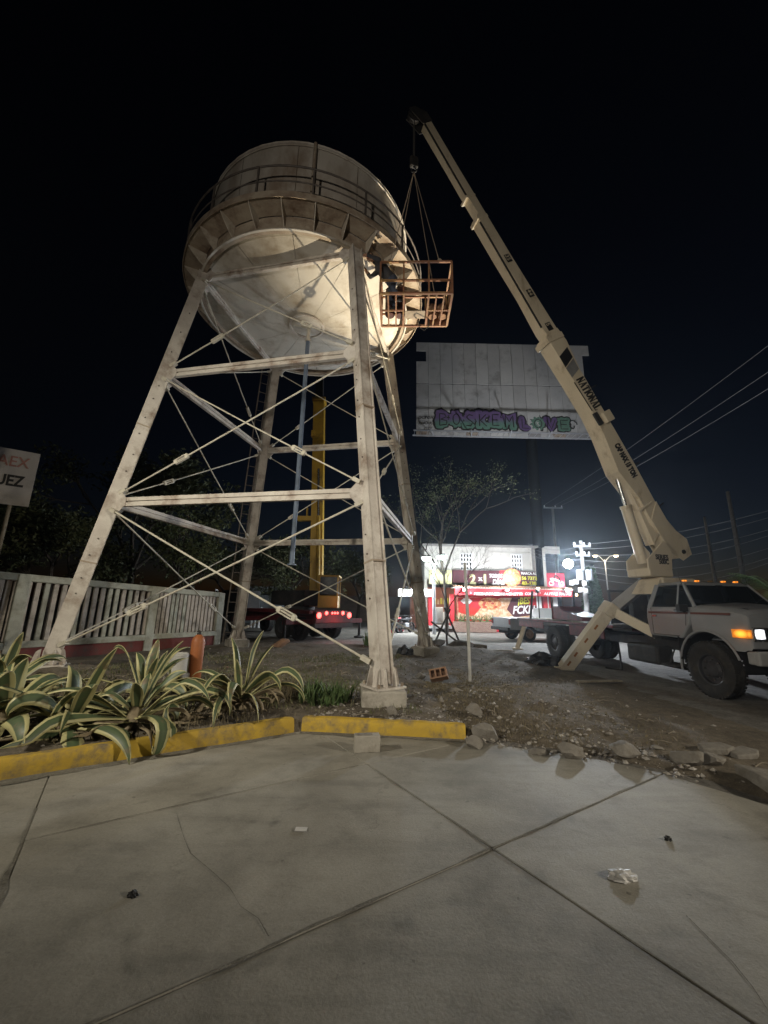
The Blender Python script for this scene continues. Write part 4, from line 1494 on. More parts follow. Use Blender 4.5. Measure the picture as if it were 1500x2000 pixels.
m = MB().path([HOOK + Vector((0, 0, -0.12)) + Vector((0.07 * math.sin(t) * 1.0, 0, -0.10 + 0.08 * math.cos(t))) for t in [math.radians(q) for q in range(0, 290, 20)]], 0.02, 6)
m.build('hook', M['chassis'], hb, smooth=True)

# outriggers: near A-frame leg planted on the dirt, far leg, small rear legs
def outrigger(p_top, p_foot, p_arm, w=0.32, h=0.24):
    m = MB().bar(p_top, p_foot, w, h, up=TFW)
    o = m.build('outrigger_leg', M['crane'], truck, bevel=0.012)
    d = (p_foot - p_top).normalized()
    fr3 = frame(d, TFW)
    for t in (0.30, 0.52, 0.75, 0.9):
        q = p_top.lerp(p_foot, t) + fr3 @ Vector((0, 0, h / 2 + 0.002))
        k = MB().box(q + fr3 @ Vector((0, (-1) ** int(t * 10) * 0.05, 0)), (0.14, 0.05, 0.006), fr3)
        k.build('reflector', pmat('orange_reflector', (0.32, 0.12, 0.03), None, 5, 0.4, 0) if 'orefl' not in M else M['orefl'], o)
    fp = MB().box(p_foot + Vector((0, 0, 0.02)), (0.42, 0.36, 0.05), Matrix.Rotation(TRZ, 3, 'Z'))
    fp.box(p_foot + Vector((0, 0, 0.07)), (0.2, 0.2, 0.1), Matrix.Rotation(TRZ, 3, 'Z'))
    fp.build('foot_pad', M['crane'], o, bevel=0.01)
    am = MB().bar(p_arm, p_top, 0.22, 0.24)
    am.build('outrigger_arm', M['crane'], o, bevel=0.012)
    jt = MB().box(p_top, (0.34, 0.30, 0.40), frame(d, TFW))
    jt.build('outrigger_knuckle', M['crane'], o, bevel=0.03)
    return o


M['orefl'] = pmat('orange_reflector', (0.32, 0.12, 0.03), None, 5, 0.4, 0)
outrigger(TL @ Vector((-2.62, -1.10, 1.62)), TL @ Vector((-3.08, -2.22, 0.05)), TL @ Vector((-1.9, -0.30, 1.0)))
outrigger(TL @ Vector((-2.62, 1.10, 1.62)), TL @ Vector((-3.0, 2.2, 0.03)), TL @ Vector((-1.9, 0.30, 1.0)))
m = MB().bar(TL @ Vector((-2.75, -1.0, 1.55)), TL @ Vector((-1.95, -0.35, 2.40)), 0.34, 0.26)
m.build('turret_brace', M['pole'], truck, bevel=0.02)
for sg in (-1, 1):
    m = MB().bar(TL @ Vector((-8.2, sg * 0.9, 0.95)), TL @ Vector((-8.45, sg * 1.15, 0.05)), 0.14, 0.14)
    m.box(TL @ Vector((-8.45, sg * 1.15, 0.03)), (0.3, 0.3, 0.05), Matrix.Rotation(TRZ, 3, 'Z'))
    m.build('rear_stabiliser', M['crane'], truck)
m = MB().path([TL @ Vector((-3.55, -0.3, 0.9)), TL @ Vector((-3.2, -0.5, 0.02)), TL @ Vector((-3.6, -0.7, 0.02))], 0.03, 6)
m.build('drip_frame', M['black'], truck)
# loose load on the bed
ld_ = thing('scrap_box', 'dark red sloping steel box lying on the truck bed', 'box', TL @ Vector((-5.5, -0.3, 1.245)), TRZ)
m = MB().prism([(0, 0), (1.9, 0), (1.9, 0.12), (0.75, 0.30), (0.55, 0.42), (0, 0.42)], (-1.0, -0.35, 0), (1, 0, 0), (0, 0, 1), (0, 0.8, 0))
m.build('body', M['redbed'], ld_, world=False, bevel=0.01)
m = MB().prism([(0, 0), (0.5, 0), (0.5, 0.02), (0, 0.02)], (-0.98, -0.33, 0.425), (1, 0, 0), (0, 0, 1), (0, 0.7, 0))
m.build('lid', M['redbed'], ld_, world=False)

# ------------------------------------------------------------------ suspended basket, worker, cylinders
BK = Vector((0.66, 8.36, 8.66))
BKR = math.radians(-2.0)
bk = thing('work_basket', 'rusty steel man basket hanging from the crane hook beside the tank', 'basket', BK, BKR)
hx, hy, hz = 0.84, 0.55, 0.88
fl = MB()
for yy in (-hy, hy):
    fl.bar((-hx, yy, 0), (hx, yy, 0), 0.05, 0.05)
for xx in (-hx, hx):
    fl.bar((xx, -hy, 0.001), (xx, hy, 0.001), 0.05, 0.048)
fl.build('floor_frame', M['basket'], bk, world=False)
for (x0, x1) in ((-hx, -0.28), (0.30, hx)):
    for k in range(1, 3):
        x = x0 + (x1 - x0) * k / 3 if k < 3 else x1
        m = MB().bar((x, -hy, 0.002), (x, hy, 0.002), 0.035, 0.04)
        m.build('floor_bar', M['basket'], bk, world=False)
    m = MB().bar((x0, 0, 0.004), (x1, 0, 0.004), 0.035, 0.036)
    m.build('floor_bar', M['basket'], bk, world=False)
for x in (-0.28, 0.30):
    m = MB().bar((x, -hy, 0.003), (x, hy, 0.003), 0.045, 0.045)
    m.build('floor_bar', M['basket'], bk, world=False)
m = MB().box((0, 0.1, -0.035), (0.5, 0.26, 0.02))
m.build('tread_plate', M['girder'], bk, world=False)
for xx in (-hx, -0.29, 0.30, hx):
    for yy in (-hy, hy):
        if abs(xx) < 0.5 and yy > 0 and xx > 0:
            pass
        m = MB().bar((xx, yy, 0), (xx, yy, hz), 0.04, 0.04, up=(1, 0, 0))
        m.build('upright', M['basket'], bk, world=False)
for z in (0.36, hz):
    for yy in (-hy, hy):
        m = MB().bar((-hx, yy, z), (hx, yy, z), 0.042, 0.042)
        m.build('guard_rail', M['basket'], bk, world=False)
    for xx in (-hx, hx):
        m = MB().bar((xx, -hy, z + 0.001), (xx, hy, z + 0.001), 0.04, 0.04)
        m.build('guard_rail', M['basket'], bk, world=False)
m = MB().box((hx - 0.002, 0, 0.20), (0.008, 1.0, 0.30))
m.build('kick_panel', M['basket'], bk, world=False)
m = MB().box((0.55, hy - 0.01, 0.19), (0.5, 0.008, 0.32))
m.build('kick_panel', M['basket'], bk, world=False)
hook_l = W[bk].inverted() @ (HOOK + Vector((0, 0, -0.26)))
for xx, yy in ((-0.62, -hy), (-0.62, hy), (0.55, -hy), (0.55, hy)):
    m = MB().path([(xx, yy, hz), Vector((xx, yy, hz)).lerp(hook_l, 0.12), hook_l], [0.012, 0.011, 0.011], 6)
    m.lathe([(0.02, -0.03), (0.05, 0), (0.02, 0.03)], 8, (xx, yy, hz + 0.05))
    m.build('sling', M['sling'], bk, world=False, smooth=True)
m = MB().path([(0.1, 0.3, 0.0), (0.12, 0.32, -0.22), (0.25, 0.34, -0.30), (0.36, 0.34, -0.18), (0.36, 0.3, 0.0)], 0.014, 6)
m.build('hose_loop', M['black'], bk, world=False, smooth=True)


def gas_cylinder(loc, h, r, mat, label, group=None, name='gas_cylinder'):
    t = thing(name, label, 'gas cylinder', loc, R.uniform(0, 6), group)
    MB().lathe([(0, 0), (r * 0.85, 0), (r, 0.03), (r, h * 0.76), (r * 0.9, h * 0.83), (r * 0.55, h * 0.89), (r * 0.36, h * 0.91), (0, h * 0.91)], 20).build('body', mat, t, world=False, smooth=True)
    MB().lathe([(0, h * 0.905), (r * 0.34, h * 0.905), (r * 0.34, h * 0.935), (r * 0.16, h * 0.945), (r * 0.14, h * 0.99), (0, h)], 12).build('valve', M['chassis'], t, world=False, smooth=True)
    MB().tube((-r * 0.5, 0, h * 0.965), (r * 0.5, 0, h * 0.965), r * 0.12, 8).build('valve_handle', M['chassis'], t, world=False)
    return t


bm_ = W[bk]
gas_cylinder(bm_ @ Vector((-0.62, 0.22, 0.03)), 0.92, 0.125, M['gascyl'], 'dark gas cylinder nearest the end rail of the hanging basket')
gas_cylinder(bm_ @ Vector((-0.36, 0.24, 0.03)), 1.0, 0.125, M['gascyl'], 'dark gas cylinder towards the middle of the hanging basket')


def bucket(loc, r, h, mat, label):
    t = thing('bucket', label, 'bucket', loc)
    MB().lathe([(0, 0), (r * 0.8, 0), (r, h), (r * 0.94, h), (r * 0.75, 0.02), (0, 0.02)], 20).build('body', mat, t, world=False, smooth=True)
    MB().path([(r * math.cos(a), 0, h * 0.9 + r * 0.8 * math.sin(a)) for a in [math.pi * q / 10 for q in range(11)]], 0.006, 6).build('handle', M['chrome'], t, world=False, smooth=True)
    return t


bucket(bm_ @ Vector((0.45, 0.27, 0.03)), 0.13, 0.3, M['clay'], 'reddish bucket left of its twin in the right end of the basket')
bucket(bm_ @ Vector((0.70, 0.27, 0.03)), 0.13, 0.3, M['clay'], 'reddish bucket in the far right corner of the basket')


def person(name, label, J, mats):
    """J: joint positions in world space; one continuous remeshed body"""
    m = MB()

    def ball(c, rx, ry, rz, rot=None):
        c = Vector(c)
        o = len(m.v)
        N1, N2 = 10, 14
        for i in range(N1 + 1):
            t = math.pi * i / N1
            for j in range(N2):
                p = 2 * math.pi * j / N2
                q = Vector((rx * math.sin(t) * math.cos(p), ry * math.sin(t) * math.sin(p), rz * math.cos(t)))
                if rot is not None:
                    q = rot @ q
                m.v.append(tuple(c + q))
        for i in range(N1):
            for j in range(N2):
                m.f.append((o + i * N2 + j, o + i * N2 + (j + 1) % N2, o + (i + 1) * N2 + (j + 1) % N2, o + (i + 1) * N2 + j))

    def limb(a, b, ra, rb):
        a, b = Vector(a), Vector(b)
        m.path([a, a.lerp(b, .3), a.lerp(b, .65), b], [ra, ra * 1.04, (ra + rb) / 2, rb], 12)
        ball(a, ra, ra, ra)
        ball(b, rb, rb, rb)
    pel, che, nek, hed = [Vector(J[k]) for k in ('pelvis', 'chest', 'neck', 'head')]
    m.path([pel - (che - pel) * 0.15, pel, pel.lerp(che, .5), che, che.lerp(nek, .6)], [0.13, 0.155, 0.14, 0.165, 0.11], 14)
    limb(che.lerp(nek, .7), hed, 0.058, 0.055)
    fd = Vector(J['face']).normalized()
    up = (hed - nek).normalized()
    fr3 = frame(fd, up)
    ball(hed + up * 0.06, 0.098, 0.076, 0.118, fr3)
    ball(hed + up * 0.02 + fd * 0.05, 0.05, 0.052, 0.07, fr3)
    ball(hed + up * 0.045 + fd * 0.105, 0.02, 0.015, 0.022, fr3)
    for sg in (-1, 1):
        ball(hed + up * 0.05 + fr3 @ Vector((0, sg * 0.078, 0)), 0.022, 0.012, 0.03, fr3)
    for sd in 'lr':
        sh, el, wr = Vector(J['sh' + sd]), Vector(J['el' + sd]), Vector(J['wr' + sd])
        limb(che.lerp(nek, .5), sh, 0.085, 0.07)
        limb(sh, el, 0.062, 0.045)
        limb(el, wr, 0.046, 0.03)
        d = (wr - el).normalized()
        side = d.cross(Vector((0, 0, 1))).normalized()
        nrm = side.cross(d)
        pc = wr + d * 0.05
        ball(pc, 0.05, 0.04, 0.02, frame(d, nrm))
        for q, (o_, ln) in enumerate(((-0.03, .06), (-0.01, .075), (0.011, .07), (0.031, .055))):
            b0 = wr + d * 0.085 + side * o_
            m.path([b0 - d * 0.03, b0 + d * ln * .5, b0 + d * ln * .8 - nrm * 0.022, b0 + d * ln * .75 - nrm * 0.045], [0.0115, 0.0105, 0.0095, 0.008], 8)
        m.path([wr + d * 0.02 + side * 0.03, wr + d * 0.055 + side * 0.062, wr + d * 0.09 + side * 0.06 - nrm * 0.02], [0.014, 0.012, 0.009], 8)
        hp, kn, an = Vector(J['hip' + sd]), Vector(J['kn' + sd]), Vector(J['an' + sd])
        limb(hp, kn, 0.095, 0.062)
        limb(kn, an, 0.066, 0.042)
        toe = an + Vector(J['toe']) * 0.17
        m.path([an + Vector((0, 0, -0.045)) - Vector(J['toe']) * 0.06, an + Vector((0, 0, -0.04)), toe + Vector((0, 0, -0.055))], [0.042, 0.05, 0.036], 10)
    me = m.mesh(name)
    ob = bpy.data.objects.new(name, me)
    COL.objects.link(ob)
    md = ob.modifiers.new('Remesh', 'REMESH')
    md.mode = 'VOXEL'
    md.voxel_size = 0.0135
    sm = ob.modifiers.new('Smooth', 'SMOOTH')
    sm.factor = 0.4
    sm.iterations = 2
    dg = bpy.context.evaluated_depsgraph_get()
    me2 = bpy.data.meshes.new_from_object(ob.evaluated_get(dg))
    ob.modifiers.clear()
    ob.data = me2
    me2.name = name
    me2.materials.clear()
    for x in mats:
        me2.materials.append(x)
    me2.shade_smooth()
    ax_t = (che - pel).normalized()
    for p in me2.polygons:
        c = p.center
        if (c - hed).length < 0.18:
            # hair over the top and back of the head, skin on the face
            rel = c - (hed + up * 0.06)
            p.material_index = 3 if (rel.dot(up) > 0.05 or rel.dot(fd) < -0.02) else 0
        elif min((c - Vector(J['wr' + s_])).length for s_ in 'lr') < 0.16:
            p.material_index = 0
        elif (c - pel).dot(ax_t) > 0.06:
            p.material_index = 1
        elif min(c.z - Vector(J['an' + s_]).z for s_ in 'lr') < -0.0 and min((c - Vector(J['an' + s_])).length for s_ in 'lr') < 0.26 and c.z < min(J['anl'][2], J['anr'][2]) + 0.04:
            p.material_index = 4
        else:
            p.material_index = 2
    W[ob] = Matrix.Identity(4)
    tag(ob, label, 'person')
    return ob


M['hair'] = pmat('dark_hair', (0.012, 0.010, 0.009), None, 20, 0.7, 0.2)
zf = 8.69
person('person', 'worker in dark shirt and jeans leaning out of the basket towards the near leg', dict(
    pelvis=(0.08, 8.26, 9.42), chest=(-0.20, 8.16, 9.70), neck=(-0.34, 8.10, 9.80), head=(-0.42, 8.06, 9.86), face=(-0.85, -0.2, -0.35),
    shl=(-0.28, 8.30, 9.72), shr=(-0.26, 7.98, 9.74), ell=(-0.46, 8.30, 9.55), elr=(-0.48, 7.92, 9.80), wrl=(-0.62, 8.12, 9.66), wrr=(-0.66, 7.98, 9.88),
    hipl=(0.10, 8.36, 9.38), hipr=(0.12, 8.16, 9.38), knl=(0.02, 8.40, 9.02), knr=(0.10, 8.10, 9.02), anl=(0.20, 8.42, zf + 0.10), anr=(0.30, 8.12, zf + 0.10), toe=(-0.95, -0.1, 0)),
    [M['skin'], M['cloth_dark'], M['jeans'], M['hair'], M['black']])

# ------------------------------------------------------------------ billboard
BY = 28.5
tl, trr, bl = at(813, 669, BY), at(1134, 669, BY), at(813, 851, BY)
bx0, bx1 = (tl.x + bl.x) / 2, trr.x
bz1, bz0 = tl.z, bl.z
bb = thing('billboard', 'big blank grey billboard on a tall pole with purple and green graffiti', 'billboard', (11.6, BY + 0.9, 0))
ncol = 14
cw = (bx1 - bx0) / ncol
zmid = bz0 + (bz1 - bz0) * 0.545
for i in range(ncol):
    for r_, (za, zb) in enumerate(((bz0 + 0.45, zmid - 0.03), (zmid + 0.03, bz1))):
        x0, x1 = bx0 + i * cw + 0.012, bx0 + (i + 1) * cw - 0.012
        if i == 0 and r_ == 1:
            za2, zb2 = zb - 0.8, zb
            m = MB().box(((x0 + x1) / 2, BY, (za2 + zb2) / 2), (x1 - x0, 0.05, zb2 - za2))
            m.box(((x0 + x1) / 2, BY, (za + zb - 1.75) / 2), (x1 - x0, 0.05, zb - 1.75 - za))
            m.box((x1 - 0.08, BY, zb - 1.27), (0.16, 0.05, 0.97))
            m.build('panel', M['panel2'], bb)
            continue
        m = MB().box(((x0 + x1) / 2, BY + R.uniform(-0.012, 0.012), (za + zb) / 2), (x1 - x0, 0.05, zb - za), Matrix.Rotation(R.uniform(-.004, .004), 3, 'Z'))
        m.build('panel', M[R.choice(['panel', 'panel', 'panel2', 'panel3'])], bb)
    x0, x1 = bx0 + i * cw + 0.01, bx0 + (i + 1) * cw - 0.01
    m = MB().box(((x0 + x1) / 2, BY + 0.02, bz0 + 0.2), (x1 - x0, 0.05, 0.44))
    m.build('lower_panel', M[R.choice(['panel2', 'panel3', 'girder', 'pole'])], bb)
m = MB().box((bx1 + 0.25, BY, bz1 - 0.45), (0.6, 0.05, 0.9))
m.build('side_flag', M['panel2'], bb)
m = MB()
for z in (bz0 + 0.6, zmid, bz1 - 0.3):
    m.box(((bx0 + bx1) / 2, BY + 0.15, z), (bx1 - bx0 - 0.2, 0.16, 0.16))
for k in range(7):
    x = bx0 + (bx1 - bx0) * (k + 0.5) / 7
    m.box((x, BY + 0.32, (bz0 + bz1) / 2), (0.14, 0.14, bz1 - bz0 - 0.2))
m.build('back_frame', M['black'], bb)
m = MB()
m.box(((bx0 + bx1) / 2, BY - 0.35, bz0 - 0.12), (bx1 - bx0 + 0.6, 0.06, 0.10))
m.box(((bx0 + bx1) / 2, BY - 1.25, bz0 - 0.12), (bx1 - bx0 + 0.6, 0.06, 0.10))
for k in range(30):
    x = bx0 - 0.2 + (bx1 - bx0 + 0.4) * k / 29
    m.box((x, BY - 0.8, bz0 - 0.14), (0.02, 0.9, 0.03))
m.build('catwalk', M['galv'], bb)
for k in range(5):
    x = bx0 + 1.0 + (bx1 - bx0 - 0.6) * k / 4.4
    m = MB().bar((x + 0.35, BY - 0.05, bz0 - 0.02), (x - 0.1, BY - 1.9, bz0 - 0.30), 0.06, 0.06)
    m.build('light_arm', M['galv'], bb)
m = MB().lathe([(0.42, -0.1), (0.42, bz0 + 3)], 24, (11.6, BY + 0.9, 0))
m.box(((bx0 + bx1) / 2, BY + 0.55, bz0 + 0.5), (bx1 - bx0, 0.4, 0.4))
m.build('pole', pmat('billboard_pole', (0.006, 0.007, 0.009), None, 1, 0.95, 0.0, spec=0.05), bb, smooth=True)


def gradmat(name, zlo, zhi, lo, hi):
    m, nt, b = newmat(name)
    g_ = nt.nodes.new('ShaderNodeNewGeometry')
    sx = nt.nodes.new('ShaderNodeSeparateXYZ')
    nt.links.new(g_.outputs['Position'], sx.inputs[0])
    mr = nt.nodes.new('ShaderNodeMapRange')
    mr.inputs['From Min'].default_value = zlo
    mr.inputs['From Max'].default_value = zhi
    nt.links.new(sx.outputs['Z'], mr.inputs['Value'])
    n1 = node(nt, 'ShaderNodeTexNoise', Scale=2.0, Detail=4.0)
    nt.links.new(g_.outputs['Position'], n1.inputs['Vector'])
    ad = node(nt, 'ShaderNodeMath', operation='MULTIPLY_ADD')
    ad.inputs[1].default_value = 0.35
    nt.links.new(n1.outputs['Fac'], ad.inputs[0])
    nt.links.new(mr.outputs['Result'], ad.inputs[2])
    r = ramp(nt, ad.outputs[0], [(0.5, lo), (0.8, hi)])
    nt.links.new(r.outputs['Color'], b.inputs['Base Color'])
    b.inputs['Roughness'].default_value = 0.8
    return m


def wall_xy(u, v, y):
    p = at(u, v, y)
    return p.x, p.z


LET = {'B': [[(0, 0), (0, 1)], [(0, 1), (.45, .95), (.5, .7), (.1, .52)], [(.1, .52), (.6, .4), (.58, .1), (0, 0)]],
       'O': [[(.3 + .28 * math.cos(t), .5 + .45 * math.sin(t)) for t in [2 * math.pi * q / 12 for q in range(13)]]],
       'S': [[(.6, .9), (.3, 1.0), (.05, .78), (.3, .55), (.58, .35), (.4, .05), (.02, .08)]],
       'K': [[(.05, 0), (.05, 1)], [(.62, 1), (.12, .5), (.65, 0)]],
       'E': [[(.58, .95), (.05, .95), (.05, .05), (.6, .05)], [(.05, .5), (.5, .5)]],
       'N': [[(.02, 0), (.02, 1), (.6, 0.05), (.6, 1)]],
       'M': [[(0, 0), (.05, 1), (.35, .45), (.65, 1), (.7, 0)]],
       'L': [[(.08, 1), (.08, .06), (.6, .04)]],
       'V': [[(0, 1), (.3, .05), (.62, 1)]],
       'X': [[(0, 0), (.6, 1)], [(0, 1), (.6, 0)]]}


def bubble(word, x0, x1, z0, z1, y, mats, parent):
    n = len(word)
    w = (x1 - x0) / n
    for i, ch in enumerate(word):
        fill, line, ins = MB(), MB(), MB()
        rr = (z1 - z0) * 0.20
        for st in LET[ch]:
            pts = [Vector((x0 + w * i + rr * 0.7 + px * (w - rr * 1.2) / 0.66, 0, z0 + rr + pz * (z1 - z0 - 2 * rr) + 0.05 * math.sin(i * 2.1))) for px, pz in st]
            pp = []
            for a, b in zip(pts[:-1], pts[1:]):
                pp += [a.lerp(b, t) for t in (0, .34, .67)]
            pp.append(pts[-1])
            rad = [rr * (1.0 + 0.25 * math.sin(q * 1.7 + i)) for q in range(len(pp))]
            for mb_, k in ((fill, 1.0), (line, 1.30)):
                for p, r_ in zip(pp, rad):
                    N = 10
                    mb_.add([p + Vector((r_ * k * math.cos(t), 0, r_ * k * math.sin(t))) for t in [2 * math.pi * q / N for q in range(N)]], [tuple(range(N))]) if False else None
                mb_.path(pp, [r_ * k for r_ in rad], 10)
                for p, r_ in ((pp[0], rad[0]), (pp[-1], rad[-1])):
                    mb_.lathe([(0, -r_ * k), (r_ * k * .7, -r_ * k * .7), (r_ * k, 0), (r_ * k * .7, r_ * k * .7), (0, r_ * k)], 10, p)
            ins.path([p + Vector((rr * 0.1, 0, -rr * 0.1)) for p in pp], rr * 0.13, 6)
        for mb_, mt, dep, nm in ((line, M['lettering'], 0.010, 'graffiti_outline'), (fill, mats[i % len(mats)], 0.02, 'graffiti_letter'), (ins, M['lettering'], 0.10, 'graffiti_line')):
            mb_.v = [(p[0], y - 0.03 + p[1] * dep - (0.012 if nm == 'graffiti_line' else 0.0), p[2]) for p in mb_.v]
            mb_.build(nm, mt, parent)


gx0, gz0 = wall_xy(852, 838, BY)
gx1, gz1 = wall_xy(1004, 806, BY)
g1 = gradmat('graffiti_purple_to_green', gz0, gz1, (0.10, 0.20, 0.15), (0.13, 0.08, 0.19))
bubble('BOSKEM', gx0, gx1, gz0, gz1 + 0.15, BY, [g1], bb)
hx0, hz0 = wall_xy(1013, 843, BY)
hx1, hz1 = wall_xy(1112, 814, BY)
pur = pmat('graffiti_purple', (0.13, 0.08, 0.19), None, 3, 0.8, 0)
grn = pmat('graffiti_green', (0.12, 0.22, 0.16), None, 3, 0.8, 0)
bubble('LOVE', hx0, hx1, hz0, hz1, BY, [pur, grn], bb)
for k in range(5):
    x, z = wall_xy(816 + k % 3 * 11, 812 + 11 * (k // 2), BY)
    text(['DON', 'TOX', 'KF', 'RHO', 'CTS'][k], 0.36, M['lettering'], 'graffiti_tag', bb, (x, BY - 0.045, z - 0.3), (1, 0, 0.05), (0, 0, 1), 0.0, shear=0.3, depth=0.003)
x, z = wall_xy(1118, 830, BY)
m = MB().path([(x + 0.35 * math.cos(t) * (1 - t / 9), BY - 0.04, z + 0.35 * math.sin(t)) for t in [q * 0.5 for q in range(13)]], 0.045, 6)
m.build('graffiti_line', M['lettering'], bb)

# ------------------------------------------------------------------ pizza shop
SY = 28.0


def rect(mb, u0, v0, u1, v1, y0, y1):
    a, b = at(u0, v0, y0), at(u1, v1, y0)
    c = at(u0, v1, y0)
    mb.box(((a.x + b.x) / 2, (y0 + y1) / 2, (a.z + b.z) / 2), (abs(b.x - a.x), abs(y1 - y0), abs(a.z - b.z)))
    return mb


def rect_xz(u0, v0, u1, v1, y):
    a, b = at(u0, v0, y), at(u1, v1, y)
    return a.x, b.x, b.z, a.z


shop = thing('pizza_shop', 'two-storey pizza shop with red lit signs and barred upper windows', 'shop', (7.2, SY, 0))
x0, x1, z0, z1 = rect_xz(829, 1066, 1047, 1112, SY)
zt = z1
XL, XR = x0, x1
m = MB()
# upper storey wall with two window openings
wins = [rect_xz(899, 1083, 922, 1115, SY), rect_xz(998, 1083, 1020, 1116, SY)]
xsplit = [XL, wins[0][0], wins[0][1], wins[1][0], wins[1][1], XR]
wz0, wz1 = wins[1][2], wins[1][3]
for i in range(5):
    xa, xb = xsplit[i], xsplit[i + 1]
    if i in (1, 3):
        m.box(((xa + xb) / 2, SY + 0.1, (z0 - 0.8 + wz0) / 2), (xb - xa, 0.2, wz0 - z0 + 0.8))
        m.box(((xa + xb) / 2, SY + 0.1, (wz1 + zt) / 2), (xb - xa, 0.2, zt - wz1))
    else:
        m.box(((xa + xb) / 2, SY + 0.1, (z0 - 0.8 + zt) / 2), (xb - xa, 0.2, zt - z0 + 0.8))
m.box((XR - 0.1, SY + 4.1, zt / 2), (0.2, 7.8, zt))
m.box((XL + 0.1, SY + 4.1, zt / 2), (0.2, 7.8, zt))
m.box(((XL + XR) / 2, SY + 8.1, zt / 2), (XR - XL, 0.2, zt))
m.build('upper_wall', M['whitepaint'], shop)
m = MB().box(((XL + XR) / 2, SY + 4, zt + 0.06), (XR - XL + 0.3, 8.6, 0.14))
m.build('roof_slab', M['pole'], shop)
for (u0, v0, u1, v1) in ((949, 1070, 953, 1112), (1036, 1066, 1040, 1112)):
    m = rect(MB(), u0, v0, u1, v1, SY - 0.06, SY - 0.002)
    m.build('pilaster', M['whitepaint'], shop)
m = rect(MB(), 953, 1078, 1036, 1080, SY - 0.04, SY - 0.002)
m.build('wall_band', M['whitepaint'], shop)
m = rect(MB(), 1040, 1064, 1042, 1140, SY - 0.10, SY - 0.05)
m.build('down_pipe', M['pole'], shop)
for (xa, xb, za, zb) in wins:
    za, zb = wz0, wz1
    m = MB().box(((xa + xb) / 2, SY + 0.16, (za + zb) / 2), (xb - xa, 0.02, zb - za))
    wn_ = m.build('window_pane', M['darkglass'], shop)
    m = MB()
    for k in range(5):
        x = xa + (xb - xa) * k / 4
        m.box((x, SY - 0.01, (za + zb) / 2), (0.10, 0.05, zb - za + 0.05))
    for k in range(5):
        z = za + (zb - za) * k / 4
        m.box(((xa + xb) / 2, SY - 0.009, z), (xb - xa + 0.05, 0.05, 0.10))
    m.build('window_grille', M['signwhite'], wn_)
# ground storey: red frontage wall, door bay and columns
fx0, fx1, fz0, fz1 = rect_xz(892, 1153, 1062, 1212, SY - 0.4)
m = MB().box(((fx0 + fx1) / 2, SY - 0.2, 1.5), (fx1 - fx0, 0.2, 3.0))
m.build('front_wall', M['shopred'], shop)
m = MB().box((XL + 1.2, SY + 3.0, 1.5), (4.0, 0.2, 3.0))
m.build('inner_wall', pmat('inner_wall_orange', (0.40, 0.16, 0.10), None, 1.5, 0.8, 0), shop)
for u in (842, 884):
    m = rect(MB(), u - 5, 1160, u + 4, 1224, SY - 0.9, SY - 0.5)
    m.build('column', M['shopred'], shop)
m = rect(MB(), 830, 1222, 888, 1228, SY - 1.4, SY + 2.5)
m.build('door_step', M['pole'], shop)
m = rect(MB(), 850, 1186, 866, 1218, SY + 1.2, SY + 1.8)
m.build('counter_fridge', M['shed'], shop, bevel=0.03)
m = rect(MB(), 866, 1196, 880, 1218, SY + 1.0, SY + 1.6)
m.build('counter', M['signwhite'], shop, bevel=0.03)
for q in range(5):
    m = rect(MB(), 848 + q * 6, 1168 + (q % 2) * 3, 852 + q * 6, 1180, SY + 2.85, SY + 2.88)
    m.build('menu_card', M[R.choice(['signyellow', 'signcream', 'food'])], shop)
# wide banner over the awning
x0, x1, z0, z1 = rect_xz(884, 1113, 1048, 1141, SY - 0.25)
bn = MB().box(((x0 + x1) / 2, SY - 0.2, (z0 + z1) / 2), (x1 - x0, 0.06, z1 - z0))
ban = bn.build('banner', M['signdark'], shop)
x0b, x1b, z0b, z1b = rect_xz(838, 1113, 883, 1141, SY - 0.25)
m = MB().box(((x0b + x1b) / 2, SY - 0.2, (z0b + z1b) / 2), (x1b - x0b - 0.02, 0.06, z1b - z0b))
m.build('banner_pale_end', M['signcream'], shop)
hh = z1 - z0


def onshop(u, v, y):
    return at(u, v, y)


yb = SY - 0.236
text('2', hh * 1.05, M['signcream'], 'lettering', ban, onshop(917, 1140, yb), (1, 0, 0), (0, 0, 1), 0.035)
text('x', hh * 0.55, M['signwhite'], 'lettering', ban, onshop(935, 1134, yb), (1, 0, 0), (0, 0, 1), 0.02)
text('1', hh * 1.05, M['signcream'], 'lettering', ban, onshop(941, 1140, yb), (1, 0, 0), (0, 0, 1), 0.04)
text('TODOS LOS', hh * 0.42, M['signwhite'], 'lettering', ban, onshop(955, 1128, yb), (1, 0, 0), (0, 0, 1), 0.012, shear=0.15, fit=1.45)
text('DÍAS', hh * 0.52, M['signwhite'], 'lettering', ban, onshop(962, 1141, yb), (1, 0, 0), (0, 0, 1), 0.02, shear=0.15, fit=0.85)
m = rect(MB(), 976, 1114, 1016, 1141, SY - 0.236, SY - 0.2299)
m.build('banner_red_field', M['shopred'], ban)
m = MB().lathe([(0, 0), (0.62, 0), (0.62, 0.006), (0, 0.006)], 28, onshop(1000, 1128, SY - 0.238), Matrix.Rotation(math.pi / 2, 3, 'X'))
m.build('pizza_picture', M['pizza'], ban)
text('MARCA AL', hh * 0.28, M['signwhite'], 'lettering', ban, onshop(1018, 1122, yb), (1, 0, 0), (0, 0, 1), 0.008, fit=1.05)
text('56 7373', hh * 0.36, M['signyellow'], 'lettering', ban, onshop(1019, 1132, yb), (1, 0, 0), (0, 0, 1), 0.012, fit=1.05)
text('83-138', hh * 0.36, M['signyellow'], 'lettering', ban, onshop(1020, 1142, yb), (1, 0, 0), (0, 0, 1), 0.012, fit=1.0)
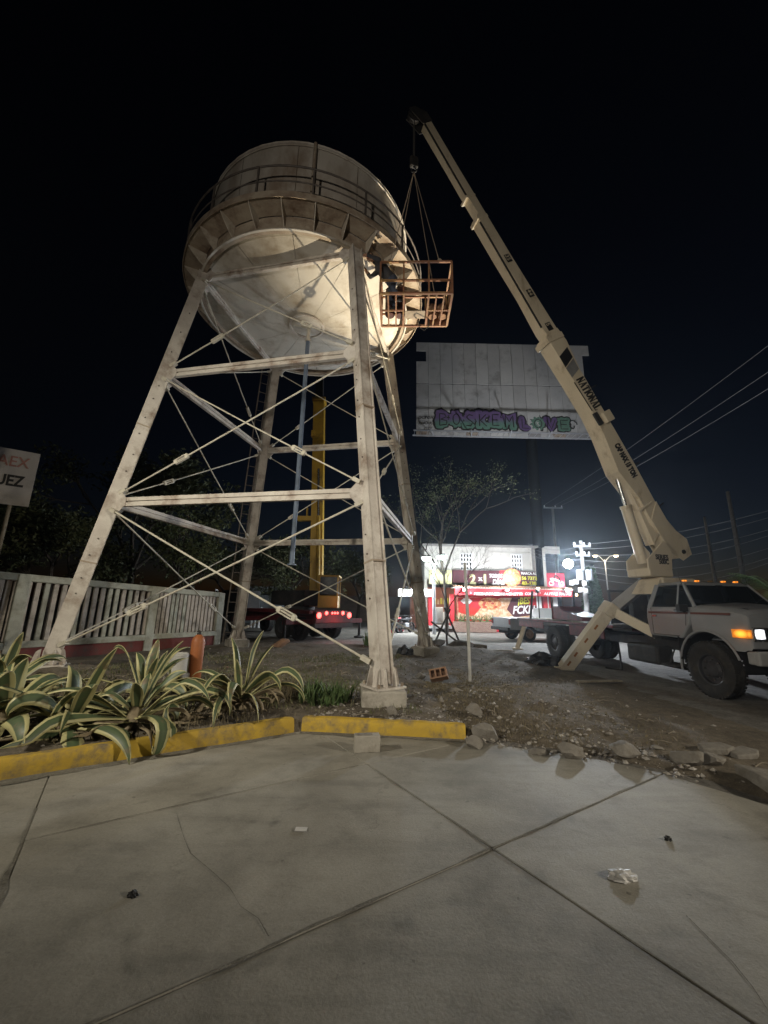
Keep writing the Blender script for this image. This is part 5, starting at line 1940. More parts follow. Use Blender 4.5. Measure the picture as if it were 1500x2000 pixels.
# awning fascia with the menu words
ya = SY - 1.3
x0, x1, z0, z1 = rect_xz(888, 1148, 1118, 1166, ya)
m = MB().box(((x0 + x1) / 2, ya, (z0 + z1) / 2), (x1 - x0, 0.12, z1 - z0))
fas = m.build('awning_fascia', M['shopred'], shop)
m = MB().box(((x0 + x1) / 2, (ya + SY) / 2 - 0.05, z1 + 0.03), (x1 - x0 + 0.1, 1.35, 0.06))
m.build('awning_roof', M['whitepaint'], shop)
for k in range(44):
    xx = x0 + (x1 - x0) * (k + 0.5) / 44
    m = MB().path([(xx, ya - 0.1, z1 + 0.09), (xx, SY - 0.3, z1 + 0.2)], 0.075, 6)
    m.build('roof_tile', M['clay'], fas, smooth=True)
xa, xb, za, zb = rect_xz(777, 1150, 843, 1166, ya)
m = MB().box(((xa + xb) / 2, ya + 0.3, (za + zb) / 2), (xb - xa, 1.6, zb - za))
m.build('side_awning', M['signwhite'], shop, bevel=0.04)
words = [('PIZZA', 925), ('BONELESS', 948), ('SPAGHETTI', 978), ('CONOS', 1025), ('ALITAS', 1062), ('PAPAS', 1092)]
for wd, u in words:
    text(wd, (z1 - z0) * 0.52, M['signwhite'], 'lettering', fas, onshop(u, 1162, ya - 0.065), (1, 0, 0), (0, 0, 1), 0.006, shear=0.2, fit=0.16 * len(wd))
for u in (919, 943, 974, 1018, 1055, 1087):
    m = MB().lathe([(0, 0), (0.035, 0), (0.035, 0.004), (0, 0.004)], 10, onshop(u, 1158, ya - 0.066), Matrix.Rotation(math.pi / 2, 3, 'X'))
    m.build('dot', M['signwhite'], fas)
# printed mural under the awning
ym = SY - 0.32
x0, x1, z0, z1 = rect_xz(893, 1166, 1056, 1212, ym)
m = MB().box(((x0 + x1) / 2, ym, (z0 + z1) / 2), (x1 - x0, 0.03, z1 - z0))
mu = m.build('mural', M['food'], shop)


def mprint(pts, mt, nm, k):
    q = [at(u, v, ym - 0.016 - 0.004 * k) for u, v in pts]
    mm = MB().prism([(p.x, p.z) for p in q], (0, q[0].y, 0), (1, 0, 0), (0, 0, 1), (0, 0.003, 0))
    return mm.build(nm, mt, mu)


mprint([(894, 1167), (980, 1167), (960, 1176), (938, 1188), (925, 1202), (895, 1190)], M['shopred'], 'print_red_field', 1)
mprint([(895, 1178), (937, 1190), (924, 1204), (895, 1196)], pmat('print_red', (0.52, 0.03, 0.02), None, 3, 0.6, 0), 'print_red_wedge', 2)
m = MB().lathe([(0, 0), (0.78, 0), (0.78, 0.003), (0, 0.003)], 32, at(957, 1179, ym - 0.030), Matrix.Rotation(math.pi / 2, 3, 'X') @ Matrix.Diagonal((1.0, 0.52, 1)))
m.build('print_pizza', M['pizza'], mu)
for q in range(9):
    p_ = at(957, 1179, ym - 0.034) + Vector((R.uniform(-.5, .5), 0, R.uniform(-.25, .25)))
    m = MB().lathe([(0, 0), (0.11, 0), (0.11, 0.003), (0, 0.003)], 12, p_ + Vector((0, -0.0003 * q, 0)), Matrix.Rotation(math.pi / 2, 3, 'X') @ Matrix.Diagonal((1.0, 0.6, 1)))
    m.build('print_pepperoni', pmat('pepperoni', (0.42, 0.05, 0.03), None, 8, 0.6, 0) if 'pep' not in M else M['pep'], mu)
m = MB().lathe([(0, 0), (0.34, 0), (0.34, 0.003), (0, 0.003)], 6, at(911, 1174, ym - 0.034), Matrix.Rotation(math.pi / 2, 3, 'X') @ Matrix.Diagonal((1.2, 0.6, 1)))
m.build('print_badge', M['signwhite'], mu)
mprint([(1000, 1167), (1052, 1167), (1052, 1200), (1004, 1206), (990, 1190)], M['signdark'], 'print_dark_field', 1)
mprint([(1030, 1167), (1054, 1167), (1054, 1185), (1034, 1182)], M['shopred'], 'print_red_corner', 3)
text('¡BEST', 0.62, M['signyellow'], 'lettering', mu, at(1011, 1180, ym - 0.036), (1, 0, 0.06), (0, 0, 1), 0.02, shear=0.2, fit=1.15)
text('FCKN', 0.72, M['signwhite'], 'lettering', mu, at(1001, 1199, ym - 0.036), (1, 0, 0.06), (0, 0, 1), 0.02, shear=0.25, fit=1.55)
text('ME GUSTA', 0.2, M['signwhite'], 'lettering', mu, at(896, 1192, ym - 0.036), (1, 0, 0), (0, 0, 1), 0.004, fit=0.5) if False else None
for (u0, v0, u1, v1) in ((1048, 1165, 1060, 1212), (1080, 1166, 1092, 1215)):
    m = rect(MB(), u0, v0, u1, v1, SY - 0.5, SY - 0.42)
    m.build('door_panel', M['signwhite'], shop)
m = rect(MB(), 1061, 1164, 1078, 1214, SY - 0.55, SY - 0.3)
m.build('side_wall', M['shopred'], shop)
# brick planter with spiky plants
m = rect(MB(), 888, 1214, 970, 1236, 26.3, 27.0)
m.build('brick_planter', M['brick'], shop)

# ------------------------------------------------------------------ lit lamps, poles and wires around the shop
COLD = emat('cold_flood_lens', (0.86, 0.93, 1.0), 60)
GREENISH = emat('greenish_lamp_lens', (0.85, 1.0, 0.92), 14)
WARM = emat('warm_lamp_lens', (1.0, 0.80, 0.50), 14)
BULB = emat('warm_bulb', (1.0, 0.66, 0.35), 10)


def floodlight(loc, label, size, lens, power, col, face=(0, -1, 0), pole_to=None, reach=None):
    t = thing('floodlight', label, 'floodlight', loc)
    fr3 = frame(face, (0, 0, 1))
    MB().lathe([(0, -0.16), (size * 0.25, -0.15), (size * 0.45, -0.03), (size * 0.45, -0.015), (size * 0.43, -0.012)], 24, (0, 0, 0), fr3 @ Matrix.Rotation(math.pi / 2, 3, 'Y')).build('housing', M['black'], t, world=False, smooth=True)
    MB().lathe([(0, 0.03), (size * 0.3, 0.02), (size * 0.42, 0.0), (size * 0.42, -0.02)], 24, (0, 0, 0), fr3 @ Matrix.Rotation(math.pi / 2, 3, 'Y')).build('lens', lens, t, world=False, smooth=True)
    if pole_to is not None:
        MB().bar(-(fr3 @ Vector((0.10, 0, 0))), Vector(pole_to) - Vector(loc), 0.04, 0.04).build('bracket', M['galv'], t, world=False)
    if power:
        point('floodlight_glow', Vector(loc) + Vector(face).normalized() * (0.12 + size * 0.4), power, col, size * 0.4)
    return t


p1 = at(1110, 1101, 22.6)
floodlight(p1, 'blazing cold white floodlight beside the wire-laden utility pole', 0.62, COLD, 1500, (0.82, 0.90, 1.0), (-0.25, -0.95, 0.1), pole_to=p1 + Vector((0.55, 0.9, -0.2)))
spot('floodlight_front_beam', p1 + Vector((-0.08, -0.3, 0.0)), p1 + Vector((-3, -10, -0.6)), 4200, (0.82, 0.90, 1.0), 150, 1.0, 0.2)
spot('billboard_fill_beam', p1 + Vector((-0.1, -0.35, 0.1)), (10.0, BY, 13.0), 3400, (0.92, 0.94, 1.0), 80, 0.9, 0.2)  # extra beam added at the floodlight to brighten the billboard
p2 = at(803, 1157, 25.4)
floodlight(p2, 'cold white floodlight under the side awning behind the right tower leg', 0.42, COLD, 1000, (0.86, 0.93, 1.0), (-0.1, -1, -0.1), pole_to=p2 + Vector((0.0, 0.5, 0.3)))
p3 = at(991, 1152, 25.9)
floodlight(p3, 'small white floodlight on the middle of the red awning', 0.20, COLD, 300, (0.95, 0.95, 1.0), (0, -1, 0.2), pole_to=p3 + Vector((0.0, 0.7, 0.0)))
p4 = at(1108, 1153, 26.2)
floodlight(p4, 'white floodlight at the right end of the red awning', 0.26, COLD, 220, (0.95, 0.95, 1.0), (0, -1, 0.1), pole_to=p4 + Vector((0.0, 0.45, 0.0)))
p5 = at(907, 1152, 26.2)
floodlight(p5, 'white floodlight at the left end of the red awning', 0.22, COLD, 220, (0.95, 0.95, 1.0), (0, -1, 0.1), pole_to=p5 + Vector((0.0, 0.45, 0.0)))
point('banner_light', at(1000, 1128, 27.2), 90, (0.95, 0.97, 1.0), 0.08)
point('shop_interior_light', at(862, 1172, SY + 0.9), 70, (1.0, 0.82, 0.62), 0.15)

bl = thing('hanging_bulb', 'small warm bulb hanging right of the awning', 'bulb', at(1126, 1162, 27.5))
MB().lathe([(0, -0.09), (0.07, -0.05), (0.08, 0.0), (0.04, 0.07), (0.03, 0.1), (0, 0.1)], 14).build('bulb', BULB, bl, world=False, smooth=True)
MB().tube((0, 0, 0.1), (0, 0, 0.55), 0.01, 6).build('cord', M['black'], bl, world=False)


def streetlamp(name, label, base, top_z, heads, lens, mat=M['galv']):
    t = thing(name, label, 'street lamp', base)
    MB().path([(0, 0, 0), (0, 0, top_z)], [0.11, 0.07], 10).build('post', mat, t, world=False, smooth=True)
    for (hx_, hz_) in heads:
        MB().path([(0, 0, top_z - 0.3), (hx_ * 0.5, -0.05, (top_z + hz_) / 2 + 0.2), (hx_, -0.15, hz_ + 0.05)], 0.04, 6).build('arm', mat, t, world=False, smooth=True)
        h = MB().box((hx_, -0.25, hz_), (0.32, 0.7, 0.16)).build('lamp_head', M['black'], t, world=False, bevel=0.04)
        MB().lathe([(0, -0.24), (0.2, -0.19), (0.30, -0.08), (0.30, 0.0), (0, 0)], 16, (hx_, -0.35, hz_ - 0.03)).build('lamp_glass', lens, h, world=False, smooth=True)
    return t


ya_ = 24.4
a1_, a2_ = at(832, 1089, ya_), at(862, 1086, ya_)
cx_ = (a1_.x + a2_.x) / 2
streetlamp('street_lamp', 'twin-headed street lamp with greenish white light behind the bare tree', (cx_, ya_, 0), a1_.z - 0.4, [(a1_.x - cx_, a1_.z), (a2_.x - cx_, a2_.z)], GREENISH)
for q_ in (a1_, a2_):
    point('street_lamp_glow', q_ + Vector((0, -0.45, -0.25)), 560, (0.85, 1.0, 0.92), 0.12)
yb_ = 58.0
a1_, a2_ = at(1160, 1085, yb_), at(1200, 1085, yb_)
cx_ = (a1_.x + a2_.x) / 2
streetlamp('street_lamp', 'twin-headed street lamp with warm light right of the utility pole', (cx_, yb_, 0), a1_.z - 0.6, [(a1_.x - cx_, a1_.z), (a2_.x - cx_, a2_.z)], WARM)
point('street_lamp_glow', (cx_, yb_ - 1.5, a1_.z - 1.0), 900, (1, 0.8, 0.5), 0.3)


def utility_pole(label, u, v_top, y, r0=0.16, arms=(), mat=M['pole'], group=None):
    top = at(u, v_top, y)
    t = thing('utility_pole', label, 'utility pole', (top.x, y, 0), 0, group)
    MB().path([(0, 0, 0), (0, 0, top.z)], [r0, r0 * 0.6], 12).build('post', mat, t, world=False, smooth=True)
    for dz, w in arms:
        ar_ = MB().box((0, -0.12, top.z - dz), (w, 0.09, 0.11)).build('cross_arm', M['galv'], t, world=False)
        for k in (-0.46, 0.12, 0.46):
            MB().lathe([(0, 0), (0.05, 0), (0.07, 0.06), (0.04, 0.10), (0.06, 0.15), (0, 0.19)], 10, (k * w, -0.12, top.z - dz + 0.05)).build('insulator', M['signwhite'], ar_, world=False, smooth=True)
    return t, top


up1, top1 = utility_pole('slim utility pole with a T cross-arm rising behind the shop', 1079, 990, 36.0, 0.17, [(0.12, 1.75)])
up2, top2 = utility_pole('concrete utility pole crowded with wires by the blazing floodlight', 1134, 1056, 23.6, 0.15, [(0.35, 1.0), (0.9, 0.8)])
up3, top3 = utility_pole('faint concrete pole, right of the two behind the boom foot', 1421, 960, 40.0, 0.26)
up4, top4 = utility_pole('faint concrete pole, left of the two behind the boom foot', 1376, 1010, 46.0, 0.22)
for q in range(2):
    m = MB().lathe([(0, 0), (0.20, 0), (0.22, 0.06), (0.22, 0.55), (0.16, 0.62), (0, 0.62)], 16, (0.26 if q else -0.26, -0.1, top2.z - 2.35))
    m.build('transformer', M['galv'], up2, world=False, smooth=True)


def wire(p, q, sag, label, group=None, r=0.018):
    p, q = Vector(p), Vector(q)
    pts = [p.lerp(q, k / 12) - Vector((0, 0, sag * 4 * (k / 12) * (1 - k / 12))) for k in range(13)]
    o = MB().path(pts, r, 5).build('overhead_wire', M['wire'], smooth=True)
    tag(o, label, 'wire', group)


for k, (off, (ue, ve), lb) in enumerate(((-0.8, (1540, 645), 'overhead power wire, top of the three passing behind the boom'), (0.2, (1540, 700), 'overhead power wire, middle of the three passing behind the boom'), (0.8, (1540, 735), 'overhead power wire, lowest of the three passing behind the boom'))):
    wire((top1.x + off, 35.88, top1.z + 0.14), at(ue, ve, 13.0), 0.25, lb, None, 0.011)
for k in range(7):
    p = (top2.x + R.uniform(-.3, .3), 23.5, top2.z - 0.2 - 0.33 * k)
    wire(p, at(1540, 985 + k * 17 + R.uniform(-6, 6), 17.0 + k * 0.6), 0.3 + 0.1 * k, 'thin wire of the bundle running right from the floodlit pole', 'wires running right from the floodlit pole', 0.011)
for k in range(4):
    p = (top2.x, 23.6, top2.z - 0.3 - 0.4 * k)
    wire(p, (XR - 0.5, SY - 0.1, zt + 0.3 - 0.2 * k), 0.35, 'thin service wire from the floodlit pole to the shop roof', 'service wires to the shop', 0.009)

# white gantry post, delivery sign, conifer, meter boxes
gp_ = thing('gate_frame', 'white plastered post with a short beam right of the shop', 'post', at(1070, 1240, 27.6).xy.to_3d())
m = rect(MB(), 1064, 1069, 1072, 1200, 27.4, 27.8)
m.build('post', M['whitepaint'], gp_)
m = rect(MB(), 1064, 1067, 1094, 1082, 27.3, 27.397)
m.build('beam', M['whitepaint'], gp_)
ds = thing('delivery_sign', 'square pink-red sign with a motorcycle rider drawn on it', 'sign', at(1085, 1146, 26.6))
yd = 26.6
m = rect(MB(), 1068, 1119, 1104, 1147, yd, yd + 0.08)
m.build('board', M['signred2'], ds)


def sline(pts, r, mt, nm, par, y):
    q = [at(u, v, y) for u, v in pts]
    m = MB().path([(p.x, 0, p.z) for p in q], r, 6)
    m.v = [(p[0], y + p[1] * 0.06, p[2]) for p in m.v]
    return m.build(nm, mt, par)


circ = lambda u, v, r: [(u + r * math.cos(t), v + r * math.sin(t)) for t in [2 * math.pi * q / 14 for q in range(15)]]
for (u, v) in ((1077, 1139), (1096, 1140)):
    sline(circ(u, v, 4.2), 0.035, M['signwhite'], 'pictogram', ds, yd - 0.006)
for k, pts in enumerate((((1077, 1137), (1082, 1132), (1090, 1134), (1095, 1138)), ((1092, 1128), (1095, 1138)), ((1074, 1131), (1081, 1130)), ((1082, 1129), (1085, 1123), (1091, 1128)), ((1084, 1130), (1088, 1135)))):
    sline(pts, 0.06, M['lettering'] if k % 2 else M['signwhite'], 'pictogram', ds, yd - 0.007 - 0.001 * k)
sline(((1085, 1121), (1085.5, 1121)), 0.10, M['signwhite'], 'pictogram', ds, yd - 0.02)
mb_ = thing('meter_boxes', 'cluster of pale electric meter boxes on the floodlit pole', 'meter box', at(1132, 1150, 23.2))
for q, (u, v) in enumerate(((1118, 1138), (1127, 1136), (1143, 1139), (1135, 1152), (1146, 1154))):
    m = rect(MB(), u - 3.6, v - 5, u + 3.6, v + 5, 23.1, 23.3)
    m.build('meter_box', M['tin'], mb_, bevel=0.02)


# ------------------------------------------------------------------ vegetation
def leaves(mb, c, n, r, size, rnd, flat=0.8, up=0.3):
    for _ in range(n):
        while True:
            d = Vector((rnd.uniform(-1, 1), rnd.uniform(-1, 1), rnd.uniform(-1, 1)))
            if 0.05 < d.length < 1:
                break
        p = c + Vector((d.x * r, d.y * r, d.z * r * flat))
        a = Vector((rnd.uniform(-1, 1), rnd.uniform(-1, 1), rnd.uniform(-1, up))).normalized()
        b = a.cross(Vector((rnd.uniform(-1, 1), rnd.uniform(-1, 1), rnd.uniform(-1, 1)))).normalized()
        s_ = size * rnd.uniform(0.6, 1.4)
        mb.add([p - a * s_, p + b * s_ * 0.42, p + a * s_, p - b * s_ * 0.42], [(0, 1, 2, 3)])


def tree(name, label, base, h, spread, trunk_r, mat, seed, nleaf=26, lsize=0.09, clump=0.45, depth=4, trunk_frac=0.35, lean=(0, 0), bark=M['bark'], cat='tree', leafy=True, skip=0.0):
    rnd = random.Random(seed)
    base = Vector(base)
    t = thing(name, label, cat, base)
    tr_, cr = MB(), MB()

    def grow(p, d, L, r, lev):
        pts = [p]
        q = p.copy()
        dd = d.copy()
        for k in range(4):
            dd = (dd + Vector((rnd.uniform(-1, 1), rnd.uniform(-1, 1), rnd.uniform(-0.5, 0.9))) * 0.13).normalized()
            q = q + dd * L / 4
            pts.append(q.copy())
        tr_.path(pts, [r, r * .9, r * .8, r * .7, r * .6], 7 if lev < 2 else 5, cap=lev > 0)
        if lev >= depth:
            if leafy and rnd.random() >= skip:
                leaves(cr, q, nleaf, clump, lsize, rnd)
                leaves(cr, pts[2], nleaf // 2, clump * .8, lsize, rnd)
            return
        nb_ = rnd.choice((2, 3, 3)) if lev else rnd.choice((3, 4))
        for k in range(nb_):
            a = 2 * math.pi * (k + rnd.random() * .7) / nb_
            tilt = rnd.uniform(.35, .85)
            sd = dd.orthogonal().normalized()
            sd = Matrix.Rotation(a, 3, dd) @ sd
            nd = (dd * math.cos(tilt) + sd * math.sin(tilt) * spread).normalized()
            grow(pts[rnd.choice((3, 4, 4))] if lev else q, nd, L * rnd.uniform(.62, .86), r * .58, lev + 1)
        if lev > 0 and leafy and rnd.random() > 0.4:
            leaves(cr, q, nleaf // 2, clump * .8, lsize, rnd)
    grow(Vector((0, 0, -0.1)), Vector((lean[0], lean[1], 1)).normalized(), h * trunk_frac, trunk_r, 0)
    tr_.build('trunk', bark, t, world=False, smooth=True)
    if cr.f:
        cr.build('crown', mat, t, world=False)
    return t


gp = lambda u, y: (at(u, 1180, y).x, y, 0)
tree('leafy_tree', 'tall dark leafy tree behind the fence beside the left tower leg', gp(255, 17.5), 8.6, 1.0, 0.17, M['leaf_dark'], 3, 90, 0.10, 0.7)
tree('leafy_tree', 'dim broad tree behind the fence under the white sign', gp(95, 15.0), 5.2, 1.25, 0.15, M['leaf_dark'], 11, 90, 0.09, 0.62)
tree('leafy_tree', 'small loose bush-like tree between the far left leg and the fence end', gp(345, 15.8), 5.6, 1.1, 0.10, M['leaf_bush'], 5, 26, 0.075, 0.42, trunk_frac=0.30)
tree('leafy_tree', 'low dark tree behind the far left leg', gp(440, 24.0), 5.6, 1.2, 0.15, M['leaf_dark'], 23, 40, 0.10, 0.6)
tree('leafy_tree', 'big dark tree on the left edge behind the white sign', gp(-30, 21.0), 7.2, 1.2, 0.18, M['leaf_dark'], 31, 44, 0.11, 0.7)
tree('leafy_tree', 'dim feathery tree rising left of the shop', gp(872, 25.0), 8.6, 0.85, 0.12, M['leaf_bush'], 17, 20, 0.07, 0.55, trunk_frac=0.42)
tree('leafy_tree', 'low dark tree behind the yellow crane', gp(560, 32.0), 6.4, 1.3, 0.2, M['leaf_dark'], 29, 44, 0.13, 0.8)
tree('leafy_tree', 'wide dark tree right of the yellow crane in the background', gp(700, 36.0), 6.2, 1.3, 0.2, M['leaf_dark'], 41, 40, 0.14, 0.9)
bt = tree('bare_sapling', 'bare young tree tied to crossed stakes in front of the shop', (2.62, 16.45, 0.12), 4.3, 0.72, 0.045, None, 8, leafy=False, depth=5, trunk_frac=0.34)
for a_, b_ in (((2.05, 16.35, 0.1), (2.75, 16.45, 1.5)), ((3.15, 16.45, 0.1), (2.50, 16.35, 1.55)), ((1.95, 16.3, 1.0), (3.0, 16.5, 0.25))):
    m = MB().bar(a_, b_, 0.06, 0.06)
    m.build('support_stake', M['bark'], bt)


def conifer(label, base, h, r, seed):
    rnd = random.Random(seed)
    t = thing('conifer', label, 'conifer', base)
    MB().path([(0, 0, 0), (0, 0, h * .9)], [0.12, 0.03], 8).build('trunk', M['bark'], t, world=False)
    cr = MB()
    for k in range(150):
        z = h * (0.10 + 0.88 * (k / 150))
        rr = r * (1 - (z / h) ** 1.6) + 0.08
        for _ in range(3):
            a = rnd.uniform(0, 6.28)
            leaves(cr, Vector((rr * .72 * math.cos(a), rr * .72 * math.sin(a), z)), 16, 0.26, 0.09, rnd, 1.4)
    cr.build('crown', M['leaf_conifer'], t, world=False)
    return t


pc = at(1160, 1190, 31.0)
conifer('green conical cypress lit by the floodlights right of the shop', (pc.x, 31.0, 0), at(1160, 1108, 31.0).z, 0.95, 4)


def palm(label, base, h, nl, L, seed, trunk_r=0.12, mat=M['palmleaf'], name='palm'):
    rnd = random.Random(seed)
    t = thing(name, label, 'palm', base)
    MB().path([(0, 0, 0), (0.02, 0.0, h * .5), (0, 0, h)], [trunk_r * 1.2, trunk_r, trunk_r * .9], 10).build('trunk', M['bark'], t, world=False, smooth=True)
    for k in range(nl):
        a = 2 * math.pi * k / nl + rnd.uniform(-.2, .2)
        e = rnd.uniform(0.1, 1.2)
        d = Vector((math.cos(a) * math.cos(e), math.sin(a) * math.cos(e), math.sin(e)))
        m = MB()
        p = Vector((0, 0, h))
        pts = [p.copy()]
        for q in range(9):
            d = (d + Vector((0, 0, -0.12))).normalized()
            p = p + d * L / 9
            pts.append(p.copy())
        m.path(pts, [0.018 * (1 - q / 12) for q in range(10)], 5)
        side = d.cross(Vector((0, 0, 1))).normalized()
        for q in range(2, 10):
            for sg in (-1, 1):
                for z_ in (0, .5):
                    b0 = pts[q - 1].lerp(pts[q], z_)
                    l_ = L * 0.30 * math.sin(math.pi * (q + 1) / 12)
                    tip = b0 + (side * sg + (pts[q] - pts[q - 1]).normalized() * .7).normalized() * l_ - Vector((0, 0, l_ * .35))
                    w_ = (pts[q] - pts[q - 1]).normalized() * 0.028
                    m.add([b0 - w_, b0 + w_, tip], [(0, 1, 2)])
        m.build('frond', mat, t, world=False)
    return t


pp_ = at(1497, 1190, 17.5)
palm('dim palm at the right edge behind the truck cab', (pp_.x + 0.5, 17.5, 0), 2.5, 15, 1.9, 6)
pp_ = at(1120, 1190, 25.6)


def fan_plant(label, base, h, n, L, seed):
    rnd = random.Random(seed)
    t = thing('fan_palm', label, 'palm', base)
    MB().path([(0, 0, 0), (0, 0, h)], [0.06, 0.045], 8).build('trunk', M['bark'], t, world=False)
    for k in range(n):
        a = rnd.uniform(0, 6.28)
        e = rnd.uniform(-0.2, 1.45)
        d = Vector((math.cos(a) * math.cos(e), math.sin(a) * math.cos(e) * .8, math.sin(e)))
        s_ = d.orthogonal().normalized()
        p = Vector((0, 0, h))
        m = MB().add([p - s_ * .012, p + s_ * .012, p + d * L * .55 + s_ * .03, p + d * L - Vector((0, 0, .04)), p + d * L * .55 - s_ * .03], [(0, 1, 2, 3, 4)])
        m.build('leaf', M['palmleaf'], t, world=False)
    return t


fan_plant('bright green fan palm in front of the meter boxes', (pp_.x, 25.6, 0), 1.15, 46, 0.72, 9)
pp_ = at(1158, 1190, 25.2)
fan_plant('spiky green plant right of the floodlit pole foot', (pp_.x, 25.2, 0), 0.6, 22, 0.55, 12)
for q, u in enumerate((896, 906, 916, 927, 938, 950, 961)):
    b_ = at(u, 1213, 26.6)
    fan_plant('spiky grey-green plant growing in the brick planter', (b_.x, 26.62, b_.z - 0.15), 0.12, 16, 0.62, 40 + q)["group"] = 'spiky plants in the brick planter'


# agaves with striped leaves hanging over the kerb
def agave_leaf(mb_mat, parent, base, az, el, L, Wd, droop, rnd, twist=0.0, fold=0.35):
    d = Vector((math.cos(az) * math.cos(el), math.sin(az) * math.cos(el), math.sin(el)))
    side0 = Vector((-math.sin(az), math.cos(az), 0))
    p = Vector(base)
    n = 14
    m = MB()
    m.uv = []
    rows = []
    kink = rnd.random() < 0.4
    for i in range(n + 1):
        t = i / n
        w = Wd * min(1.0, 0.55 + 1.1 * t) * (1 - t ** 4.5) if t < 1 else 0.0
        w = max(w, 0.004)
        up = side0.cross(d).normalized()
        if up.z < 0 and el > 0 and i == 0:
            up = -up
        ang = twist * t
        sd = (side0 * math.cos(ang) + up * math.sin(ang)).normalized()
        un = (up * math.cos(ang) - side0 * math.sin(ang)).normalized()
        f = fold * (1 - 0.6 * t)
        for j, x in enumerate((-1, -0.5, 0, 0.5, 1)):
            pp = p + sd * x * w / 2 + un * (abs(x) * abs(x) * f * w / 2)
            m.v.append(tuple(pp))
            m.uv.append((0.5 + x / 2, t))
        k = droop * (0.12 + 2.6 * t * t) / n
        if kink and 0.55 < t < 0.7:
            k *= 3.0
        ax = side0
        d = (Matrix.Rotation(k, 3, ax) @ d).normalized()
        if d.z < -0.97:
            d = Vector((d.x * 1.6, d.y * 1.6, d.z)).normalized()
        p = p + d * L / n
        if p.z + W[parent].translation.z < soil(p.x + W[parent].translation.x, p.y + W[parent].translation.y) + 0.03 and edist(p.x + W[parent].translation.x, p.y + W[parent].translation.y) > 0.0:
            p.z = soil(p.x + W[parent].translation.x, p.y + W[parent].translation.y) + 0.03 - W[parent].translation.z
            d = Vector((d.x, d.y, max(d.z, 0.05))).normalized()
    for i in range(n):
        for j in range(4):
            m.f.append((i * 5 + j, i * 5 + j + 1, (i + 1) * 5 + j + 1, (i + 1) * 5 + j))
    o = m.build('leaf', mb_mat, parent, world=False, smooth=True)
    so = o.modifiers.new('Solidify', 'SOLIDIFY')
    so.thickness = 0.006
    return o


def agave(label, base, n, L, Wd, seed, dry=8, sag=1.0):
    rnd = random.Random(seed)
    base = Vector(base)
    base.z = soil(base.x, base.y)
    t = thing('agave', label, 'agave', base, 0, 'striped agaves along the kerb')
    MB().lathe([(0, -0.05), (0.10, -0.05), (0.12, 0.06), (0.08, 0.22), (0, 0.26)], 12).build('core', M['agave_dry'], t, world=False, smooth=True)
    ga_ = 2.39996
    for k in range(n):
        f = k / n
        az = k * ga_ + rnd.uniform(-.7, .7)
        el = math.radians(80 - 70 * f) + rnd.uniform(-.35, .15)
        droop = (0.4 + 2.6 * f * rnd.uniform(.3, 1.5)) * sag
        agave_leaf(M['agave'], t, (0.05 * math.cos(az), 0.05 * math.sin(az), 0.24 - 0.16 * f), az, el, L * rnd.uniform(.5, 1.12) * (0.8 + 0.3 * f), Wd * rnd.uniform(.7, 1.2), droop, rnd, rnd.uniform(-1.7, 1.7) if f > .35 else rnd.uniform(-.6, .6))
    t.rotation_euler = (rnd.uniform(-.28, .28), rnd.uniform(-.28, .28), 0)
    for k in range(9):
        az = rnd.uniform(0, 6.28)
        agave_leaf(M['agave'], t, (0.06 * math.cos(az), 0.06 * math.sin(az), 0.10), az, rnd.uniform(0.15, 0.75), L * rnd.uniform(.95, 1.35), Wd * rnd.uniform(.75, 1.1), rnd.uniform(1.3, 3.0), rnd, rnd.uniform(-1.6, 1.6))
    for k in range(dry):
        az = rnd.uniform(0, 6.28)
        agave_leaf(M['agave_dry'], t, (0.07 * math.cos(az), 0.07 * math.sin(az), 0.08), az, rnd.uniform(-.1, .5), L * rnd.uniform(.5, .85), Wd * .45, rnd.uniform(1.2, 2.4), rnd, rnd.uniform(-1.5, 1.5), 0.8)
    return t


agave('upright striped agave nearest the tower, its dry leaves over the kerb', gz(468, 1385, 0.15), 13, 0.95, 0.14, 5, 30)
agave('sprawling striped agave in the middle of the kerb bed', gz(262, 1420, 0.15), 13, 1.0, 0.165, 9, 16, 1.5)
agave('striped agave with long drooping leaves, second from the left edge', gz(130, 1430, 0.15), 11, 1.05, 0.175, 14, 12, 1.7)
agave('striped agave with the widest leaves at the left edge of the bed', gz(0, 1430, 0.15), 11, 1.1, 0.19, 25, 6, 1.5)
agave('tall striped agave behind the others at the left edge of the bed', gz(-10, 1370, 0.15), 15, 1.15, 0.18, 21, 4, 1.3)
agave('pale upright agave leaning by the orange cylinder', gz(275, 1372, 0.15), 14, 0.95, 0.135, 33, 6, 0.9)


def blades(name, n, region, hmin, hmax, w, mat, seed, label, cat, lean=0.5, dens=None):
    rnd = random.Random(seed)
    m = MB()
    tries = 0
    while len(m.f) < n and tries < n * 6:
        tries += 1
        x, y = region(rnd)
        if edist(x, y) < 0.05:
            continue
        if dens and rnd.random() > dens(x, y):
            continue
        z = soil(x, y) - 0.01
        h = rnd.uniform(hmin, hmax)
        a = rnd.uniform(0, 6.28)
        d = Vector((math.cos(a), math.sin(a), 0))
        s_ = Vector((-d.y, d.x, 0)) * w
        p = Vector((x, y, z))
        l_ = rnd.uniform(0.1, lean) * h
        m.add([p - s_, p + s_, p + d * l_ * .4 + s_ * .6 + Vector((0, 0, h * .6)), p + d * l_ + Vector((0, 0, h)), p + d * l_ * .4 - s_ * .6 + Vector((0, 0, h * .6))], [(0, 1, 2, 3, 4)])
    o = m.build(name, mat)
    tag(o, label, cat, kind='stuff')
    return o


def disc(cx, cy, r, ry=None):
    def f(rnd):
        a, q = rnd.uniform(0, 6.28), math.sqrt(rnd.random())
        return cx + r * q * math.cos(a), cy + (ry or r) * q * math.sin(a)
    return f


